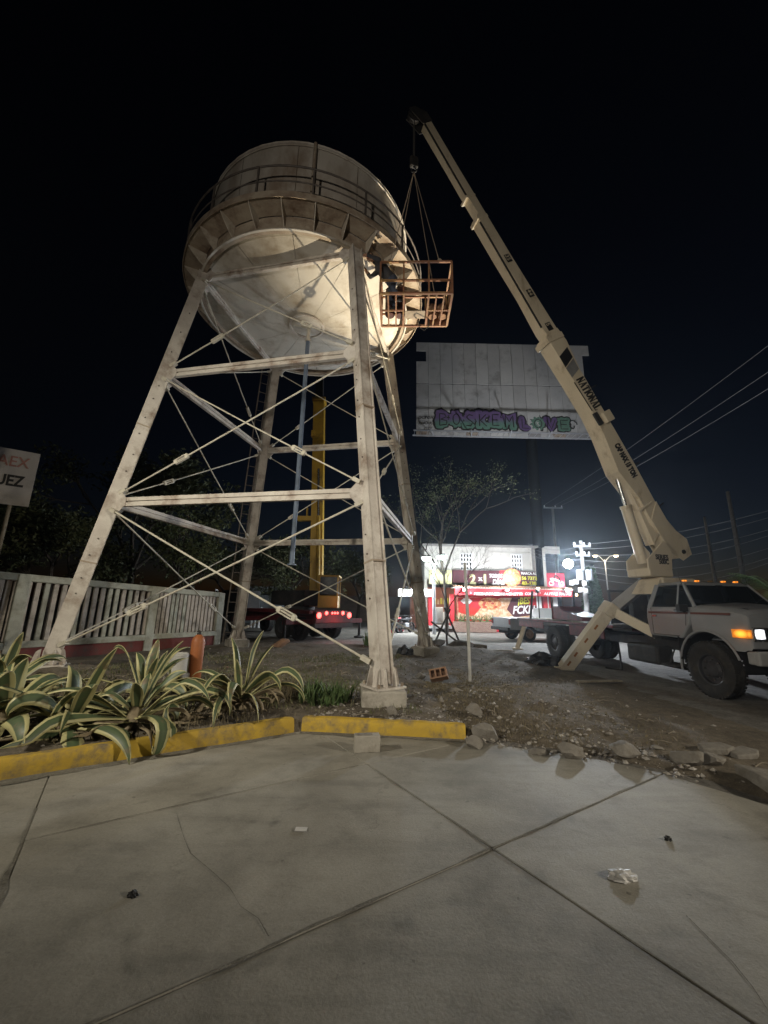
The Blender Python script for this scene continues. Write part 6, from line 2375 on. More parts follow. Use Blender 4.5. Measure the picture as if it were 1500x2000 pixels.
def rectr(x0, x1, y0, y1):
    return lambda rnd: (rnd.uniform(x0, x1), rnd.uniform(y0, y1))


gn = lambda x, y: 0.15 + 0.85 * sstep(-0.1, 0.25, fbm(x, y, 0.8, 3))
blades('grass', 9000, rectr(-5.5, 0.6, 6.0, 12.5), 0.03, 0.10, 0.006, M['grass'], 1, 'short patchy grass under the water tower', 'grass', 0.8, gn)
blades('grass', 9000, rectr(0.9, 4.2, 4.9, 10.2), 0.015, 0.06, 0.005, M['drygrass'], 2, 'short dry grass on the dirt beside the pavement', 'grass', 0.9, lambda x, y: 0.1 + 0.9 * sstep(2.9, 1.5, x))
blades('grass', 3000, rectr(-6.5, -1.5, 4.6, 7.2), 0.03, 0.13, 0.006, M['drygrass'], 3, 'dry weeds and litter among the agaves', 'grass', 0.9, lambda x, y: 0.6)
p = gz(635, 1370, 0.13)
blades('weed_clump', 300, disc(p.x, p.y, 0.40, 0.3), 0.05, 0.34, 0.017, M['weed'], 4, 'green weed clump left of the near tower footing', 'weeds', 1.1)
p = gz(735, 1262, 0.1)
blades('weed_clump', 500, disc(p.x, p.y + 0.2, 0.5), 0.2, 0.6, 0.02, M['weed'], 6, 'dark weed clump behind the near tower leg', 'weeds', 0.7)
p = gz(535, 1362, 0.15)
blades('straw_heap', 700, disc(p.x, p.y, 0.42, 0.4), 0.08, 0.36, 0.007, M['drygrass'], 7, 'heap of dry straw beside the upright agave', 'straw', 1.3)

# ------------------------------------------------------------------ balustrade fence on a red wall
fe = thing('balustrade_fence', 'old concrete balustrade fence with greenish rails on a low red wall', 'fence', (-8.0, 12.0, 0))


def fpt(u, y, z=0):
    q = at(u, 1180, y)
    return Vector((q.x, y, z))


F0, F1 = fpt(34, 9.7), fpt(428, 14.9)
fd_ = (F1 - F0)
FLN = fd_.length
fd_.normalize()
fn = Vector((-fd_.y, fd_.x, 0))


def fz_top(t):
    return 2.16 + (1.93 - 2.16) * t


def fline(t, z, off=0.0):
    return F0 + fd_ * (FLN * t) + fn * off + Vector((0, 0, z))


t_mid = 0.565
for (ta, tb) in ((-0.42, 0.0), (0.0, t_mid), (t_mid, 1.0)):
    m = MB().bar(fline(ta, fz_top(ta) - 0.09), fline(tb, fz_top(tb) - 0.09), 0.20, 0.17, ext=0.0)
    m.build('top_rail', M['fence_g'], fe, bevel=0.02)
    m = MB().bar(fline(ta, 0.52), fline(tb, 0.50), 0.22, 0.16)
    m.build('bottom_rail', M['fence_g'], fe, bevel=0.02)
    m = MB().bar(fline(ta, 0.14), fline(tb, 0.14), 0.16, 0.59)
    m.build('base_wall', M['redwall'], fe)
    nb_ = 17
    for k in range(nb_):
        t = ta + (tb - ta) * (k + 0.75) / (nb_ + 0.5)
        m = MB().bar(fline(t, 0.59), fline(t, fz_top(t) - 0.17), 0.07, 0.104, up=fd_)
        m.build('baluster', M[R.choice(['fence', 'fence', 'fence', 'fence_g'])], fe, bevel=0.008)
for t in (-0.42, 0.0, t_mid, 1.0):
    m = MB().bar(fline(t, 0.0), fline(t, fz_top(t) - 0.02), 0.235, 0.26, up=fd_)
    m.build('fence_post', M['fence_g'], fe, bevel=0.015)

# ------------------------------------------------------------------ roadside sign at the left edge
sg = thing('road_sign', 'large white printed sign board on a steel post behind the fence', 'sign', at(22, 1180, 12.0).xy.to_3d())
s_tr, s_br = at(79, 887, 12.4), at(54, 990, 12.4)
s_tl = at(-70, 838, 11.3)
ax_ = (Vector((s_tl.x, s_tl.y, 0)) - Vector((s_tr.x, s_tr.y, 0)))
ax_ = (-ax_).normalized()
Ws = 2.5
ztop, zbot = s_tr.z, s_br.z
nrm = Vector((ax_.y, -ax_.x, 0))
o_ = Vector((s_tr.x, s_tr.y, 0)) - ax_ * Ws
m = MB().prism([(0, zbot), (Ws, zbot), (Ws, ztop), (0, ztop)], o_, ax_, (0, 0, 1), -nrm * 0.05)
brd = m.build('board', M['signboard'], sg)
hS = ztop - zbot
text('UAEX', hS * 0.30, M['lettering_red'], 'lettering', brd, o_ + ax_ * (Ws - 0.18) + nrm * 0.006 + Vector((0, 0, ztop - hS * 0.34)), ax_, (0, 0, 1), 0.006, 'RIGHT', fit=1.2) if False else None


def rtext(s_, size, mt, right, zb, bold, fit):
    text(s_, size, mt, 'lettering', brd, o_ + ax_ * (right - fit) + nrm * 0.006 + Vector((0, 0, zb)), ax_, (0, 0, 1), bold, 'LEFT', fit=fit, depth=0.004)


rtext('UAEX', hS * 0.27, M['lettering_red'], Ws - 0.22, ztop - hS * 0.31, 0.004, 1.05)
rtext('IGUEZ', hS * 0.27, M['lettering'], Ws - 0.24, ztop - hS * 0.66, 0.016, 1.05)
for k in range(3):
    m = MB().box(o_ + ax_ * (Ws - 0.70) + nrm * 0.004 + Vector((0, 0, ztop - hS * (0.80 + 0.045 * k))), (0.9, 0.004, 0.014), frame(ax_))
    m.build('small_print', M['lettering_red'] if k == 9 else M['panel3'], brd)
for dx in (0.45, Ws - 0.45):
    q = o_ + ax_ * dx - nrm * 0.09
    m = MB().tube(q, q + Vector((0, 0, ztop - 0.1)), 0.055, 10)
    m.build('post', M['wood'], sg, smooth=True)

# ------------------------------------------------------------------ yellow mobile crane behind the tower
YD = Vector((-0.76, 0.65, 0)).normalized()
YR = math.atan2(YD.y, YD.x)
yo = at(652, 1180, 18.6)
yc = thing('yellow_mobile_crane', 'yellow mobile crane with upright boom and glowing red tail lamps behind the tower', 'crane', (yo.x, 18.6, 0), YR)
for (x_, sgn_) in ((1.1, -1), (1.1, 1), (2.3, -1), (2.3, 1), (6.6, -1), (6.6, 1)):
    wheel_part(yc, (x_, sgn_ * 0.98, 0.5), 0.5, 0.34, sgn_)
m = MB().box((3.9, 0, 0.92), (7.6, 1.1, 0.36))
m.box((3.4, 0, 1.22), (6.2, 2.3, 0.16))
m.build('carrier', M['redbed'], yc, world=False, bevel=0.02)
m = MB().box((0.02, 0, 1.02), (0.22, 2.2, 0.50))
rearp = m.build('rear_panel', M['redbed'], yc, world=False, bevel=0.02)
m = MB().box((-0.02, 0, 0.66), (0.16, 2.3, 0.20))
m.build('rear_bumper', M['chassis'], yc, world=False, bevel=0.02)
RED = emat('tail_lamp_on', (1.0, 0.06, 0.05), 9)
for yy, s_ in ((-0.92, 0.13), (0.92, 0.13), (-0.5, 0.085), (0.5, 0.085), (-0.16, 0.05), (0.0, 0.05), (0.16, 0.05)):
    m = MB().lathe([(0, 0), (s_, 0), (s_ * 0.8, 0.035), (0, 0.045)], 16, (-0.095, yy, 1.10 + (0.10 if s_ < 0.1 else 0)), Matrix.Rotation(-math.pi / 2, 3, 'Y'))
    m.build('tail_lamp', RED, rearp, world=False, smooth=True)
q = W[yc] @ Vector((-0.45, 0, 0.95))
point('tail_lamp_glow', q, 9, (1.0, 0.08, 0.06), 0.3)
for x_ in (0.5, 4.6):
    m = MB().box((x_, 0, 0.82), (0.26, 4.6, 0.20))
    ob_ = m.build('outrigger_beam', M['redbed'], yc, world=False, bevel=0.01)
    for sgn_ in (-1, 1):
        m = MB().tube((x_, sgn_ * 2.25, 0.95), (x_, sgn_ * 2.25, 0.06), 0.07, 10)
        m.lathe([(0, 0), (0.26, 0), (0.26, 0.05), (0.1, 0.09), (0, 0.09)], 14, (x_, sgn_ * 2.25, 0.01))
        m.build('outrigger_jack', M['chassis'], ob_, world=False, smooth=True)
# carrier cab in front
m = MB().prism([(6.2, 0.9), (8.2, 0.9), (8.25, 1.5), (7.9, 2.25), (6.3, 2.25)], (0, -0.2, 0), (1, 0, 0), (0, 0, 1), (0, 1.35, 0))
m.build('carrier_cab', M['chassis'], yc, world=False, bevel=0.05)
m = MB().prism([(6.5, 1.5), (8.0, 1.5), (7.8, 2.12), (6.5, 2.12)], (0, -0.206, 0), (1, 0, 0), (0, 0, 1), (0, 0.01, 0))
m.build('cab_window', M['darkglass'], yc, world=False)
m = MB().path([(5.9, 1.05, 1.3), (5.9, 1.05, 2.0), (6.6, 1.05, 2.0)], 0.03, 6)
m.build('hand_rail', M['yellowcrane'], yc, world=False)
m = MB().path([(8.1, 1.15, 1.7), (8.3, 1.35, 1.9), (8.3, 1.35, 2.2)], 0.02, 6)
m.box((8.3, 1.37, 2.1), (0.05, 0.16, 0.34))
m.build('wing_mirror', M['chrome'], yc, world=False)
# superstructure
m = MB().lathe([(0, 1.3), (0.7, 1.3), (0.7, 1.5), (0, 1.5)], 24, (2.4, 0, 0))
m.build('slew_ring', M['chassis'], yc, world=False, smooth=True)
m = MB().box((2.4, 0.1, 1.85), (2.6, 1.5, 0.70))
m.build('superstructure', M['chassis'], yc, world=False, bevel=0.04)
sup = Vector((2.4, 0, 0))
cabp = W[yc].inverted() @ at(643, 1180, 19.4)
m = MB()
cw_, cd_, z0_, z1_ = 0.86, 1.1, 1.42, 2.85
rzc = Matrix.Rotation(-YR, 3, 'Z')
for a_ in (-1, 1):
    for b_ in (-1, 1):
        p_ = Vector((cabp.x, cabp.y, 0)) + rzc @ Vector((a_ * cw_ / 2, b_ * cd_ / 2, 0))
        m.box(p_ + Vector((0, 0, (z0_ + z1_) / 2)), (0.06, 0.06, z1_ - z0_), rzc)
m.box(Vector((cabp.x, cabp.y, z1_ + 0.03)), (cw_ + 0.1, cd_ + 0.1, 0.07), rzc)
oc = m.build('operator_cab_frame', M['yellowcrane'], yc, world=False)
m = MB().box(Vector((cabp.x, cabp.y, z0_ + 0.28)), (cw_ - 0.02, cd_ - 0.02, 0.56), rzc)
m.build('operator_cab_body', M['yellowcrane'], oc, world=False, bevel=0.03)
m = MB().box(Vector((cabp.x, cabp.y, (z0_ + 0.6 + z1_) / 2)), (cw_ - 0.05, cd_ - 0.05, z1_ - z0_ - 0.62), rzc)
m.build('operator_cab_glass', M['darkglass'], oc, world=False)
# boom
yb0, yb1 = at(618, 1160, 19.9), at(624, 782, 20.6)
yd_ = (yb1 - yb0).normalized()
m = MB().bar(yb0 - yd_ * 0.6, yb1, 0.60, 0.56, up=(0, -1, 0))
yb_o = m.build('boom_base_section', M['yellowcrane'], yc, bevel=0.02)
yt = at(630, 690, 20.9)
m = MB().bar(yb1 - yd_ * 0.3, yb1 + yd_ * 3.2, 0.42, 0.40, up=(0, -1, 0))
m.build('boom_inner_section', M['chassis'], yc)
m = MB().bar(yb1 - yd_ * 0.16, yb1 + yd_ * 0.02, 0.74, 0.70, up=(0, -1, 0))
m.build('boom_collar', M['yellowcrane'], yb_o, bevel=0.01)
m = MB().tube(yb0 + Vector((0.12, -0.42, 0.2)), yb0.lerp(yb1, 0.36) + Vector((0.10, -0.40, 0)), 0.10, 12)
lc2 = m.build('lift_cylinder', M['yellowcrane'], yc, smooth=True)
m = MB().tube(yb0.lerp(yb1, 0.34) + Vector((0.10, -0.40, 0)), yb0.lerp(yb1, 0.60) + Vector((0.06, -0.34, 0)), 0.06, 10)
m.build('piston_rod', M['chrome'], lc2, smooth=True)
m = MB().box(at(596, 1013, 20.0), (0.75, 0.3, 0.24))
m.box(at(600, 1005, 20.0), (0.08, 0.2, 0.7))
m.build('jib_bracket', M['yellowcrane'], yb_o, bevel=0.01)
m = MB().box(at(612, 848, 20.2), (0.2, 0.3, 0.36))
m.build('boom_side_box', M['yellowcrane'], yb_o, bevel=0.02)

# ------------------------------------------------------------------ pickup behind the boom truck
pk_p = at(1012, 1180, 21.2)
pk = thing('pickup_truck', 'pale pickup parked behind the flatbed of the boom truck', 'pickup', (pk_p.x, 21.2, -0.012), math.radians(14))
for x_ in (0.0, 3.3):
    for sgn_ in (-1, 1):
        wheel_part(pk, (x_, sgn_ * 0.78, 0.36), 0.36, 0.24, sgn_, 0.6, M['clay'])
m = MB().prism([(-1.05, 0.55), (-0.42, 0.55), (-0.38, 0.72), (-0.2, 0.82), (0.2, 0.82), (0.38, 0.72), (0.42, 0.55), (1.25, 0.55), (1.25, 1.12), (-1.05, 1.12)], (0, -0.90, 0), (1, 0, 0), (0, 0, 1), (0, 1.8, 0))
m.build('cargo_bed', M['truckwhite'], pk, world=False, bevel=0.03)
m = MB().prism([(1.28, 0.45), (2.88, 0.45), (2.92, 0.75), (3.3, 0.85), (3.7, 0.75), (3.75, 0.5), (4.2, 0.5), (4.2, 0.98), (3.0, 1.08), (2.55, 1.60), (1.45, 1.62), (1.28, 1.12)], (0, -0.88, 0), (1, 0, 0), (0, 0, 1), (0, 1.76, 0))
m.build('cab', M['truckwhite'], pk, world=False, bevel=0.05)
for sgn_ in (-1, 1):
    m = MB().prism([(1.48, 1.12), (2.85, 1.12), (2.5, 1.54), (1.52, 1.55)], (0, sgn_ * 0.885, 0), (1, 0, 0), (0, 0, 1), (0, 0.006 * sgn_, 0))
    m.build('side_window', M['darkglass'], pk, world=False)
    m = MB().box((-1.06, sgn_ * 0.82, 0.92), (0.03, 0.12, 0.24))
    m.build('tail_light', pmat('dull_red_lens', (0.2, 0.02, 0.02), None, 4, 0.3, 0) if 'dred' not in M else M['dred'], pk, world=False)
m = MB().box((-1.12, 0, 0.58), (0.10, 1.7, 0.16))
m.build('rear_bumper', M['chassis'], pk, world=False, bevel=0.02)
m = MB().box((1.5, 0, 0.45), (4.8, 1.0, 0.18))
m.build('chassis', M['chassis'], pk, world=False)
m = MB().bar((0.65, -0.93, 1.1), (0.82, -0.95, 0.42), 0.12, 0.05)
m.build('hanging_board', M['tin'], pk, world=False)


# ------------------------------------------------------------------ motorcycles by the shop
def motorcycle(label, loc, rz, tank):
    t = thing('motorcycle', label, 'motorcycle', loc, rz, 'motorcycles parked outside the shop')
    rot = Matrix.Rotation(math.pi / 2, 3, 'X')
    for x_ in (-0.62, 0.62):
        w_ = MB().lathe([(0.24, -0.045), (0.30, -0.05), (0.315, 0), (0.30, 0.05), (0.24, 0.045)], 22, (x_, 0, 0.315), rot, 0, None, True).build('wheel', M['tyre'], t, world=False, smooth=True)
        sp = MB()
        for k in range(6):
            a = math.pi * k / 6
            d = Vector((math.cos(a), 0, math.sin(a))) * 0.245
            sp.tube(Vector((x_, 0, 0.315)) - d, Vector((x_, 0, 0.315)) + d, 0.008, 5)
        sp.tube((x_, -0.06, 0.315), (x_, 0.06, 0.315), 0.04, 10)
        sp.build('spokes', M['chrome'], w_, world=False)
    fr_ = MB()
    for y_ in (-0.08, 0.08):
        fr_.tube((0.62, y_, 0.315), (0.40, y_, 0.95), 0.022, 8)
        fr_.tube((-0.62, y_, 0.315), (-0.15, y_, 0.40), 0.018, 8)
        fr_.tube((-0.62, y_, 0.315), (-0.45, y_, 0.72), 0.016, 8)
    fr_.path([(0.42, 0, 0.85), (0.1, 0, 0.45), (-0.15, 0, 0.40), (-0.35, 0, 0.70)], 0.024, 8)
    fr_.build('frame', M['chrome'], t, world=False, smooth=True)
    MB().box((0.05, 0, 0.43), (0.36, 0.26, 0.28)).build('engine', M['galv'], t, world=False, bevel=0.04)
    MB().lathe([(0, -0.25), (0.11, -0.2), (0.135, 0), (0.10, 0.2), (0, 0.25)], 14, (0.16, 0, 0.77), Matrix.Rotation(math.pi / 2, 3, 'Y')).build('fuel_tank', tank, t, world=False, smooth=True)
    MB().box((-0.32, 0, 0.78), (0.62, 0.22, 0.08)).build('seat', M['black'], t, world=False, bevel=0.03)
    MB().path([(0.36, -0.36, 1.03), (0.42, -0.15, 1.0), (0.42, 0.15, 1.0), (0.36, 0.36, 1.03)], 0.016, 6).build('handlebar', M['chrome'], t, world=False, smooth=True)
    MB().lathe([(0, 0), (0.085, 0), (0.09, 0.03), (0.04, 0.12), (0, 0.13)], 14, (0.56, 0, 0.86), Matrix.Rotation(-math.pi / 2, 3, 'Y')).build('headlamp', M['chrome'], t, world=False, smooth=True)
    MB().tube((0.1, -0.16, 0.30), (-0.6, -0.18, 0.36), 0.04, 10).build('exhaust', M['chrome'], t, world=False, smooth=True)
    for x_ in (-0.62, 0.62):
        MB().lathe([(0.34, -0.06), (0.36, 0), (0.34, 0.06)], 14, (x_, 0, 0.315), rot, math.radians(200), math.radians(330)).build('mudguard', tank, t, world=False, smooth=True)
    MB().tube((-0.05, 0.12, 0.3), (-0.1, 0.3, 0.01), 0.014, 6).build('kickstand', M['chrome'], t, world=False)
    return t


q = gz(775, 1234)
motorcycle('motorcycle with a red tank, left of the parked pair', (at(776, 1180, 25.0).x, 25.0, -0.012), math.radians(65), M['shopred'])
motorcycle('motorcycle with a black tank, right of the parked pair', (at(792, 1180, 25.3).x, 25.3, -0.012), math.radians(50), M['black'])

# ------------------------------------------------------------------ sheds and walls far behind
sh = thing('metal_shed', 'pale blue-grey corrugated metal shed behind the far left tower leg', 'shed', (at(515, 1180, 33).x, 33, 0))
x0, x1, z0, z1 = rect_xz(484, 1146, 552, 1205, 33)
m = MB()
n = 46
for k in range(n):
    xa = x0 + (x1 - x0) * k / n
    m.box((xa + (x1 - x0) / n / 2, 33 + (0.03 if k % 2 else 0.0), z1 / 2), ((x1 - x0) / n, 0.03, z1))
m.box(((x0 + x1) / 2, 34.6, z1 / 2), (x1 - x0, 2.8, z1 - 0.02))
m.build('wall', M['shed'], sh)
m = MB().box(((x0 + x1) / 2, 34.4, z1 + 0.05), (x1 - x0 + 0.4, 3.6, 0.08), Matrix.Rotation(0.04, 3, 'X'))
m.build('roof', M['shed'], sh)
m = rect(MB(), 514, 1156, 528, 1162, 32.9, 32.96)
m.build('window', M['darkglass'], sh)
bw = thing('block_wall', 'low dark block wall running behind the yellow crane', 'wall', (-3, 38, 0))
m = MB().box((-8, 38, 1.2), (26, 0.2, 2.4))
m.build('wall', M['darkwall'], bw)
for k in range(3):
    x_ = at(494 + k * 7, 1180, 27).x
    dr = thing('white_pipe', ['white plastic pipe standing left of the yellow crane cab, leftmost', 'white plastic pipe standing left of the yellow crane cab, middle', 'white plastic pipe standing left of the yellow crane cab, rightmost'][k], 'pipe', (x_, 27, 0))
    MB().tube((0, 0, 0), (0.05 * k, 0, 1.9 - 0.3 * k), 0.075, 12).build('pipe', M['signwhite'], dr, world=False, smooth=True)
    MB().lathe([(0.075, 0), (0.10, 0), (0.10, 0.12), (0.075, 0.12)], 12, (0, 0, 0.0), None, 0, None, True).build('collar', M['signwhite'], dr, world=False)


# ------------------------------------------------------------------ rubble and small things on the ground
def rock_mesh(seed, sx, sy, sz, cuts=9):
    bm = bmesh.new()
    bmesh.ops.create_icosphere(bm, subdivisions=3, radius=1.0)
    rnd = random.Random(seed)
    for _ in range(cuts + 4):
        n = Vector((rnd.uniform(-1, 1), rnd.uniform(-1, 1), rnd.uniform(-1, 1))).normalized()
        d = rnd.uniform(0.42, 0.80)
        for v in bm.verts:
            e = v.co.dot(n) - d
            if e > 0:
                v.co -= n * e * 0.96
    for v in bm.verts:
        v.co *= 1 + 0.07 * mnoise.noise(v.co * 3 + Vector((seed, 0, 0))) + 0.05 * mnoise.noise(v.co * 9 + Vector((seed, 5, 0)))
        v.co = Vector((v.co.x * sx, v.co.y * sy, v.co.z * sz))
    me = bpy.data.meshes.new('rock')
    bm.to_mesh(me)
    bm.free()
    me.shade_smooth()
    me.set_sharp_from_angle(angle=math.radians(24))
    return me


def rock(label, u, v, w_px, seed, aspect=0.6, mat=M['concrete2'], zoff=0.0, rz=0.0, name='rubble_stone', tilt=0.0, base=None):
    p = gz(u, v, 0.06) if base is None else Vector(base)
    sc_ = w_px * (p - Vector((0, 0, CH))).length / F_PX / 2 if w_px > 1 else w_px
    o = bpy.data.objects.new(name, rock_mesh(seed, sc_, sc_ * 0.75, sc_ * aspect))
    o.data.materials.append(mat)
    COL.objects.link(o)
    o.location = (p.x, p.y, max(soil(p.x, p.y), 0.0) + sc_ * aspect * 0.55 + zoff)
    o.rotation_euler = (tilt, R.uniform(-.2, .2), rz)
    tag(o, label, 'stone')
    return o


rock('pale broken concrete chunk on top of the kerb-end rubble pile', 924, 1408, 40, 1, 0.75, zoff=0.02)
rock('dark grey concrete lump in the middle of the kerb-end rubble pile', 948, 1432, 56, 2, 0.55, rz=0.4)
rock('flat broken concrete chunk at the kerb end touching the pavement', 928, 1447, 44, 3, 0.5, rz=1.0)
rock('thin brown stone lying at the pavement edge right of the rubble pile', 1052, 1462, 44, 4, 0.28)
rock('rounded grey boulder at the pavement edge, left of two', 1118, 1466, 66, 5, 0.42, rz=0.3)
rock('angular grey boulder at the pavement edge, right of two', 1218, 1466, 58, 6, 0.45, rz=0.6)
rock('small pale stone right of the two edge boulders', 1283, 1457, 22, 7, 0.3)
rock('ochre stone, left of the pair before the broken slab', 1340, 1482, 56, 8, 0.42, mat=M['clay'] if False else M['concrete2'])
rock('ochre stone, right of the pair before the broken slab', 1390, 1485, 46, 9, 0.4)
rock('small triangular stone on the kerb right of the footing', 766, 1413, 22, 10, 0.8, zoff=0.06)
rock('pale round stone beside the straw heap', 549, 1384, 16, 12, 0.8)
rock('whitish flat stone beside the weed clump', 582, 1372, 34, 13, 0.35)
rock('grey stone left of the hollow block', 822, 1322, 26, 14, 0.7)
rock('grey lump under the hollow block', 858, 1326, 34, 15, 0.6)
rock('pale chip standing right of the near footing', 862, 1384, 10, 16, 1.2)
rock('mossy flat stone on the dirt right of the near footing', 888, 1363, 30, 17, 0.35)
rock('large reddish stone behind the upright agave', 545, 1268, 40, 18, 0.5, mat=M['clay'])
for k, (u, v, w_, lb) in enumerate(((1395, 1458, 70, 'broken pale concrete slab piece behind the ochre stones'), (1448, 1463, 62, 'broken concrete slab piece further right behind the ochre stones'))):
    p = gz(u, v, 0.08)
    m = MB().prism([(-.20, -.08), (.05, -.12), (.20, -.05), (.15, .10), (-.14, .08)], (0, 0, 0), (1, 0, 0), (0, 1, 0), (0, 0, 0.07))
    o = m.build('broken_slab', M['concrete2'], bevel=0.012)
    o.location = (p.x, p.y, soil(p.x, p.y) + 0.0)
    o.rotation_euler = (0.05, -0.04, 0.3 * k)
    tag(o, lb, 'slab')
pa, pb = gz(1432, 1492, 0.12), gz(1540, 1545, 0.12)
m = MB().prism([(0, 0), ((pb - pa).length, 0), ((pb - pa).length, 0.34), (0.15, 0.28)], pa + Vector((0, 0, -0.14)), (pb - pa).normalized(), Vector((-(pb - pa).y, (pb - pa).x, 0)).normalized(), (0, 0, 0.15))
tag(m.build('stone_slab', M['concrete2'], bevel=0.015), 'long concrete slab at the right edge bordering the dark gutter', 'slab')

# cinder block on the pavement
p = gz(716, 1470)
cbk = thing('concrete_block', 'pale concrete block standing on the pavement before the kerb', 'block', (p.x, p.y + 0.05, 0.001), math.radians(9))
MB().box((0, 0, 0.085), (0.285, 0.13, 0.17)).build('body', M['concrete'], cbk, world=False, bevel=0.008)
MB().box((-0.03, -0.002, 0.172), (0.17, 0.08, 0.012)).build('mortar_crust', M['concrete2'], cbk, world=False, bevel=0.004)
# hollow clay block
p = gz(857, 1318, 0.2)
hbk = thing('hollow_block', 'hollow clay block with three slots lying tilted on rubble', 'block', (p.x, p.y, soil(p.x, p.y) + 0.20), math.radians(-15))
hbk.rotation_euler = (math.radians(-25), math.radians(-14), math.radians(-12))
W[hbk] = Matrix.Translation(hbk.location) @ hbk.rotation_euler.to_matrix().to_4x4()
m = MB()
for z_ in (-0.085, 0.085):
    m.box((0, 0, z_), (0.36, 0.24, 0.03))
for x_ in (-0.165, -0.055, 0.055, 0.165):
    m.box((x_, 0, 0), (0.03, 0.236, 0.145))
m.build('shell', M['clay'], hbk, world=False, bevel=0.004)
m = MB().box((0, 0.10, 0), (0.34, 0.02, 0.14))
m.build('web', M['clay'], hbk, world=False)
# white marker rod
p = gz(918, 1326, 0.1)
rdk = thing('marker_rod', 'thin white rod standing upright in the dirt before the shop', 'rod', (p.x, p.y, soil(p.x, p.y) - 0.05))
topz = at(911, 1102, p.y).z
MB().path([(0, 0, 0), (-0.01, 0, topz * .5), (-0.045, 0, topz)], 0.035, 10).build('rod', M['tin'], rdk, world=False, smooth=True)
MB().tube((-0.045, 0, topz), (-0.045, 0, topz + 0.03), 0.042, 10).build('cap', M['tin'], rdk, world=False)
# orange cylinder and tin can behind the agaves
p = gz(378, 1330, 0.2)
gas_cylinder((p.x, p.y, soil(p.x, p.y)), 0.88, 0.115, M['orange'], 'tall orange gas cylinder standing behind the agaves')
p = gz(343, 1335, 0.2)
tn = thing('paint_tin', 'white paint tin standing left of the orange cylinder', 'tin', (p.x, p.y, soil(p.x, p.y) + 0.12))
MB().lathe([(0, 0), (0.15, 0), (0.15, 0.34), (0.14, 0.345), (0.14, 0.32), (0, 0.32)], 20).build('can', M['tin'], tn, world=False, smooth=True)
MB().path([(0.15 * math.cos(a), 0.0, 0.28 - 0.12 * math.sin(a)) for a in [math.pi * q / 10 for q in range(11)]], 0.005, 5).build('handle', M['chrome'], tn, world=False)
MB().lathe([(0.151, 0.3), (0.156, 0.31), (0.151, 0.32)], 20).build('rim_band', M['tin'], tn, world=False)
m = MB()
m.box((0, 0, 0.1), (0.34, 0.3, 0.2))
o = m.build('support_stone', M['concrete2'], None, bevel=0.03)
o.location = (p.x, p.y, soil(p.x, p.y) - 0.07)
tag(o, 'rough concrete stone under the white paint tin', 'stone')


# crumpled plastic, black bits, paper, dark rag
def crumple(name, label, cat, p, r, h, mat, seed):
    bm = bmesh.new()
    bmesh.ops.create_icosphere(bm, subdivisions=3, radius=1.0)
    for v in bm.verts:
        k = 1 + 0.55 * mnoise.noise(v.co * 2.3 + Vector((seed, 0, 0))) + 0.25 * mnoise.noise(v.co * 6 + Vector((seed, 3, 0)))
        v.co = Vector((v.co.x * r * k, v.co.y * r * .7 * k, max(-0.2, v.co.z) * h * k + 0.2 * h))
    me = bpy.data.meshes.new(name)
    bm.to_mesh(me)
    bm.free()
    me.materials.append(mat)
    o = bpy.data.objects.new(name, me)
    COL.objects.link(o)
    o.location = p
    tag(o, label, cat)
    return o


crumple('plastic_wrapper', 'crumpled whitish plastic wrapper on the pavement at lower right', 'litter', gz(1216, 1716), 0.075, 0.035, M['plastic'], 3)
crumple('black_scrap', 'small black scrap on the pavement at right', 'litter', gz(1305, 1641), 0.025, 0.02, M['black'], 5)
crumple('black_scrap', 'small black scrap on the pavement at lower left', 'litter', gz(259, 1750), 0.028, 0.02, M['black'], 9)
m = MB().box((0, 0, 0), (0.085, 0.05, 0.004))
o = m.build('paper_scrap', M['plastic'])
o.location = gz(588, 1622) + Vector((0, 0, 0.008))
tag(o, 'small pale paper scrap in the middle of the pavement', 'litter')
p = gz(1062, 1300, 0.05)
crumple('black_sheet', 'heap of black plastic sheet by the outrigger foot', 'plastic sheet', (p.x, p.y, 0.03), 0.5, 0.28, M['blackrag'], 12)
p = gz(790, 1285, 0.05)
crumple('black_bag', 'dark rubbish bag on the ground right of the near leg', 'bag', (p.x, p.y, soil(p.x, p.y)), 0.22, 0.2, M['blackrag'], 17)
p = gz(1140, 1322, 0)
for k, (u, v, L, a, lb) in enumerate(((1120, 1276, 1.4, 0.1, 'weathered plank on the ground left of the outrigger foot'), (960, 1272, 1.6, -0.05, 'weathered plank lying on the dirt before the shop'), (1170, 1330, 1.1, 0.2, 'short plank on the ground right of the outrigger foot'))):
    p = gz(u, v, 0.05)
    m = MB().box((0, 0, 0), (L, 0.14, 0.035))
    o = m.build('plank', M['wood'], bevel=0.004)
    o.location = (p.x, p.y, max(0, soil(p.x, p.y)) + 0.03)
    o.rotation_euler = (0, 0, a)
    tag(o, lb, 'plank')
# dug-up earth clods round the sapling
for k, (u, v, w_, lb) in enumerate(((900, 1272, 60, 'dark clod of dug earth left of the marker rod'), (935, 1270, 44, 'dark clod of dug earth right of the marker rod'), (850, 1280, 46, 'dark clod of dug earth at the foot of the sapling'))):
    rock(lb, u, v, w_, 60 + k, 0.45, M['chassis'] if False else M['dirt'], name='earth_clod')["category"] = 'earth'

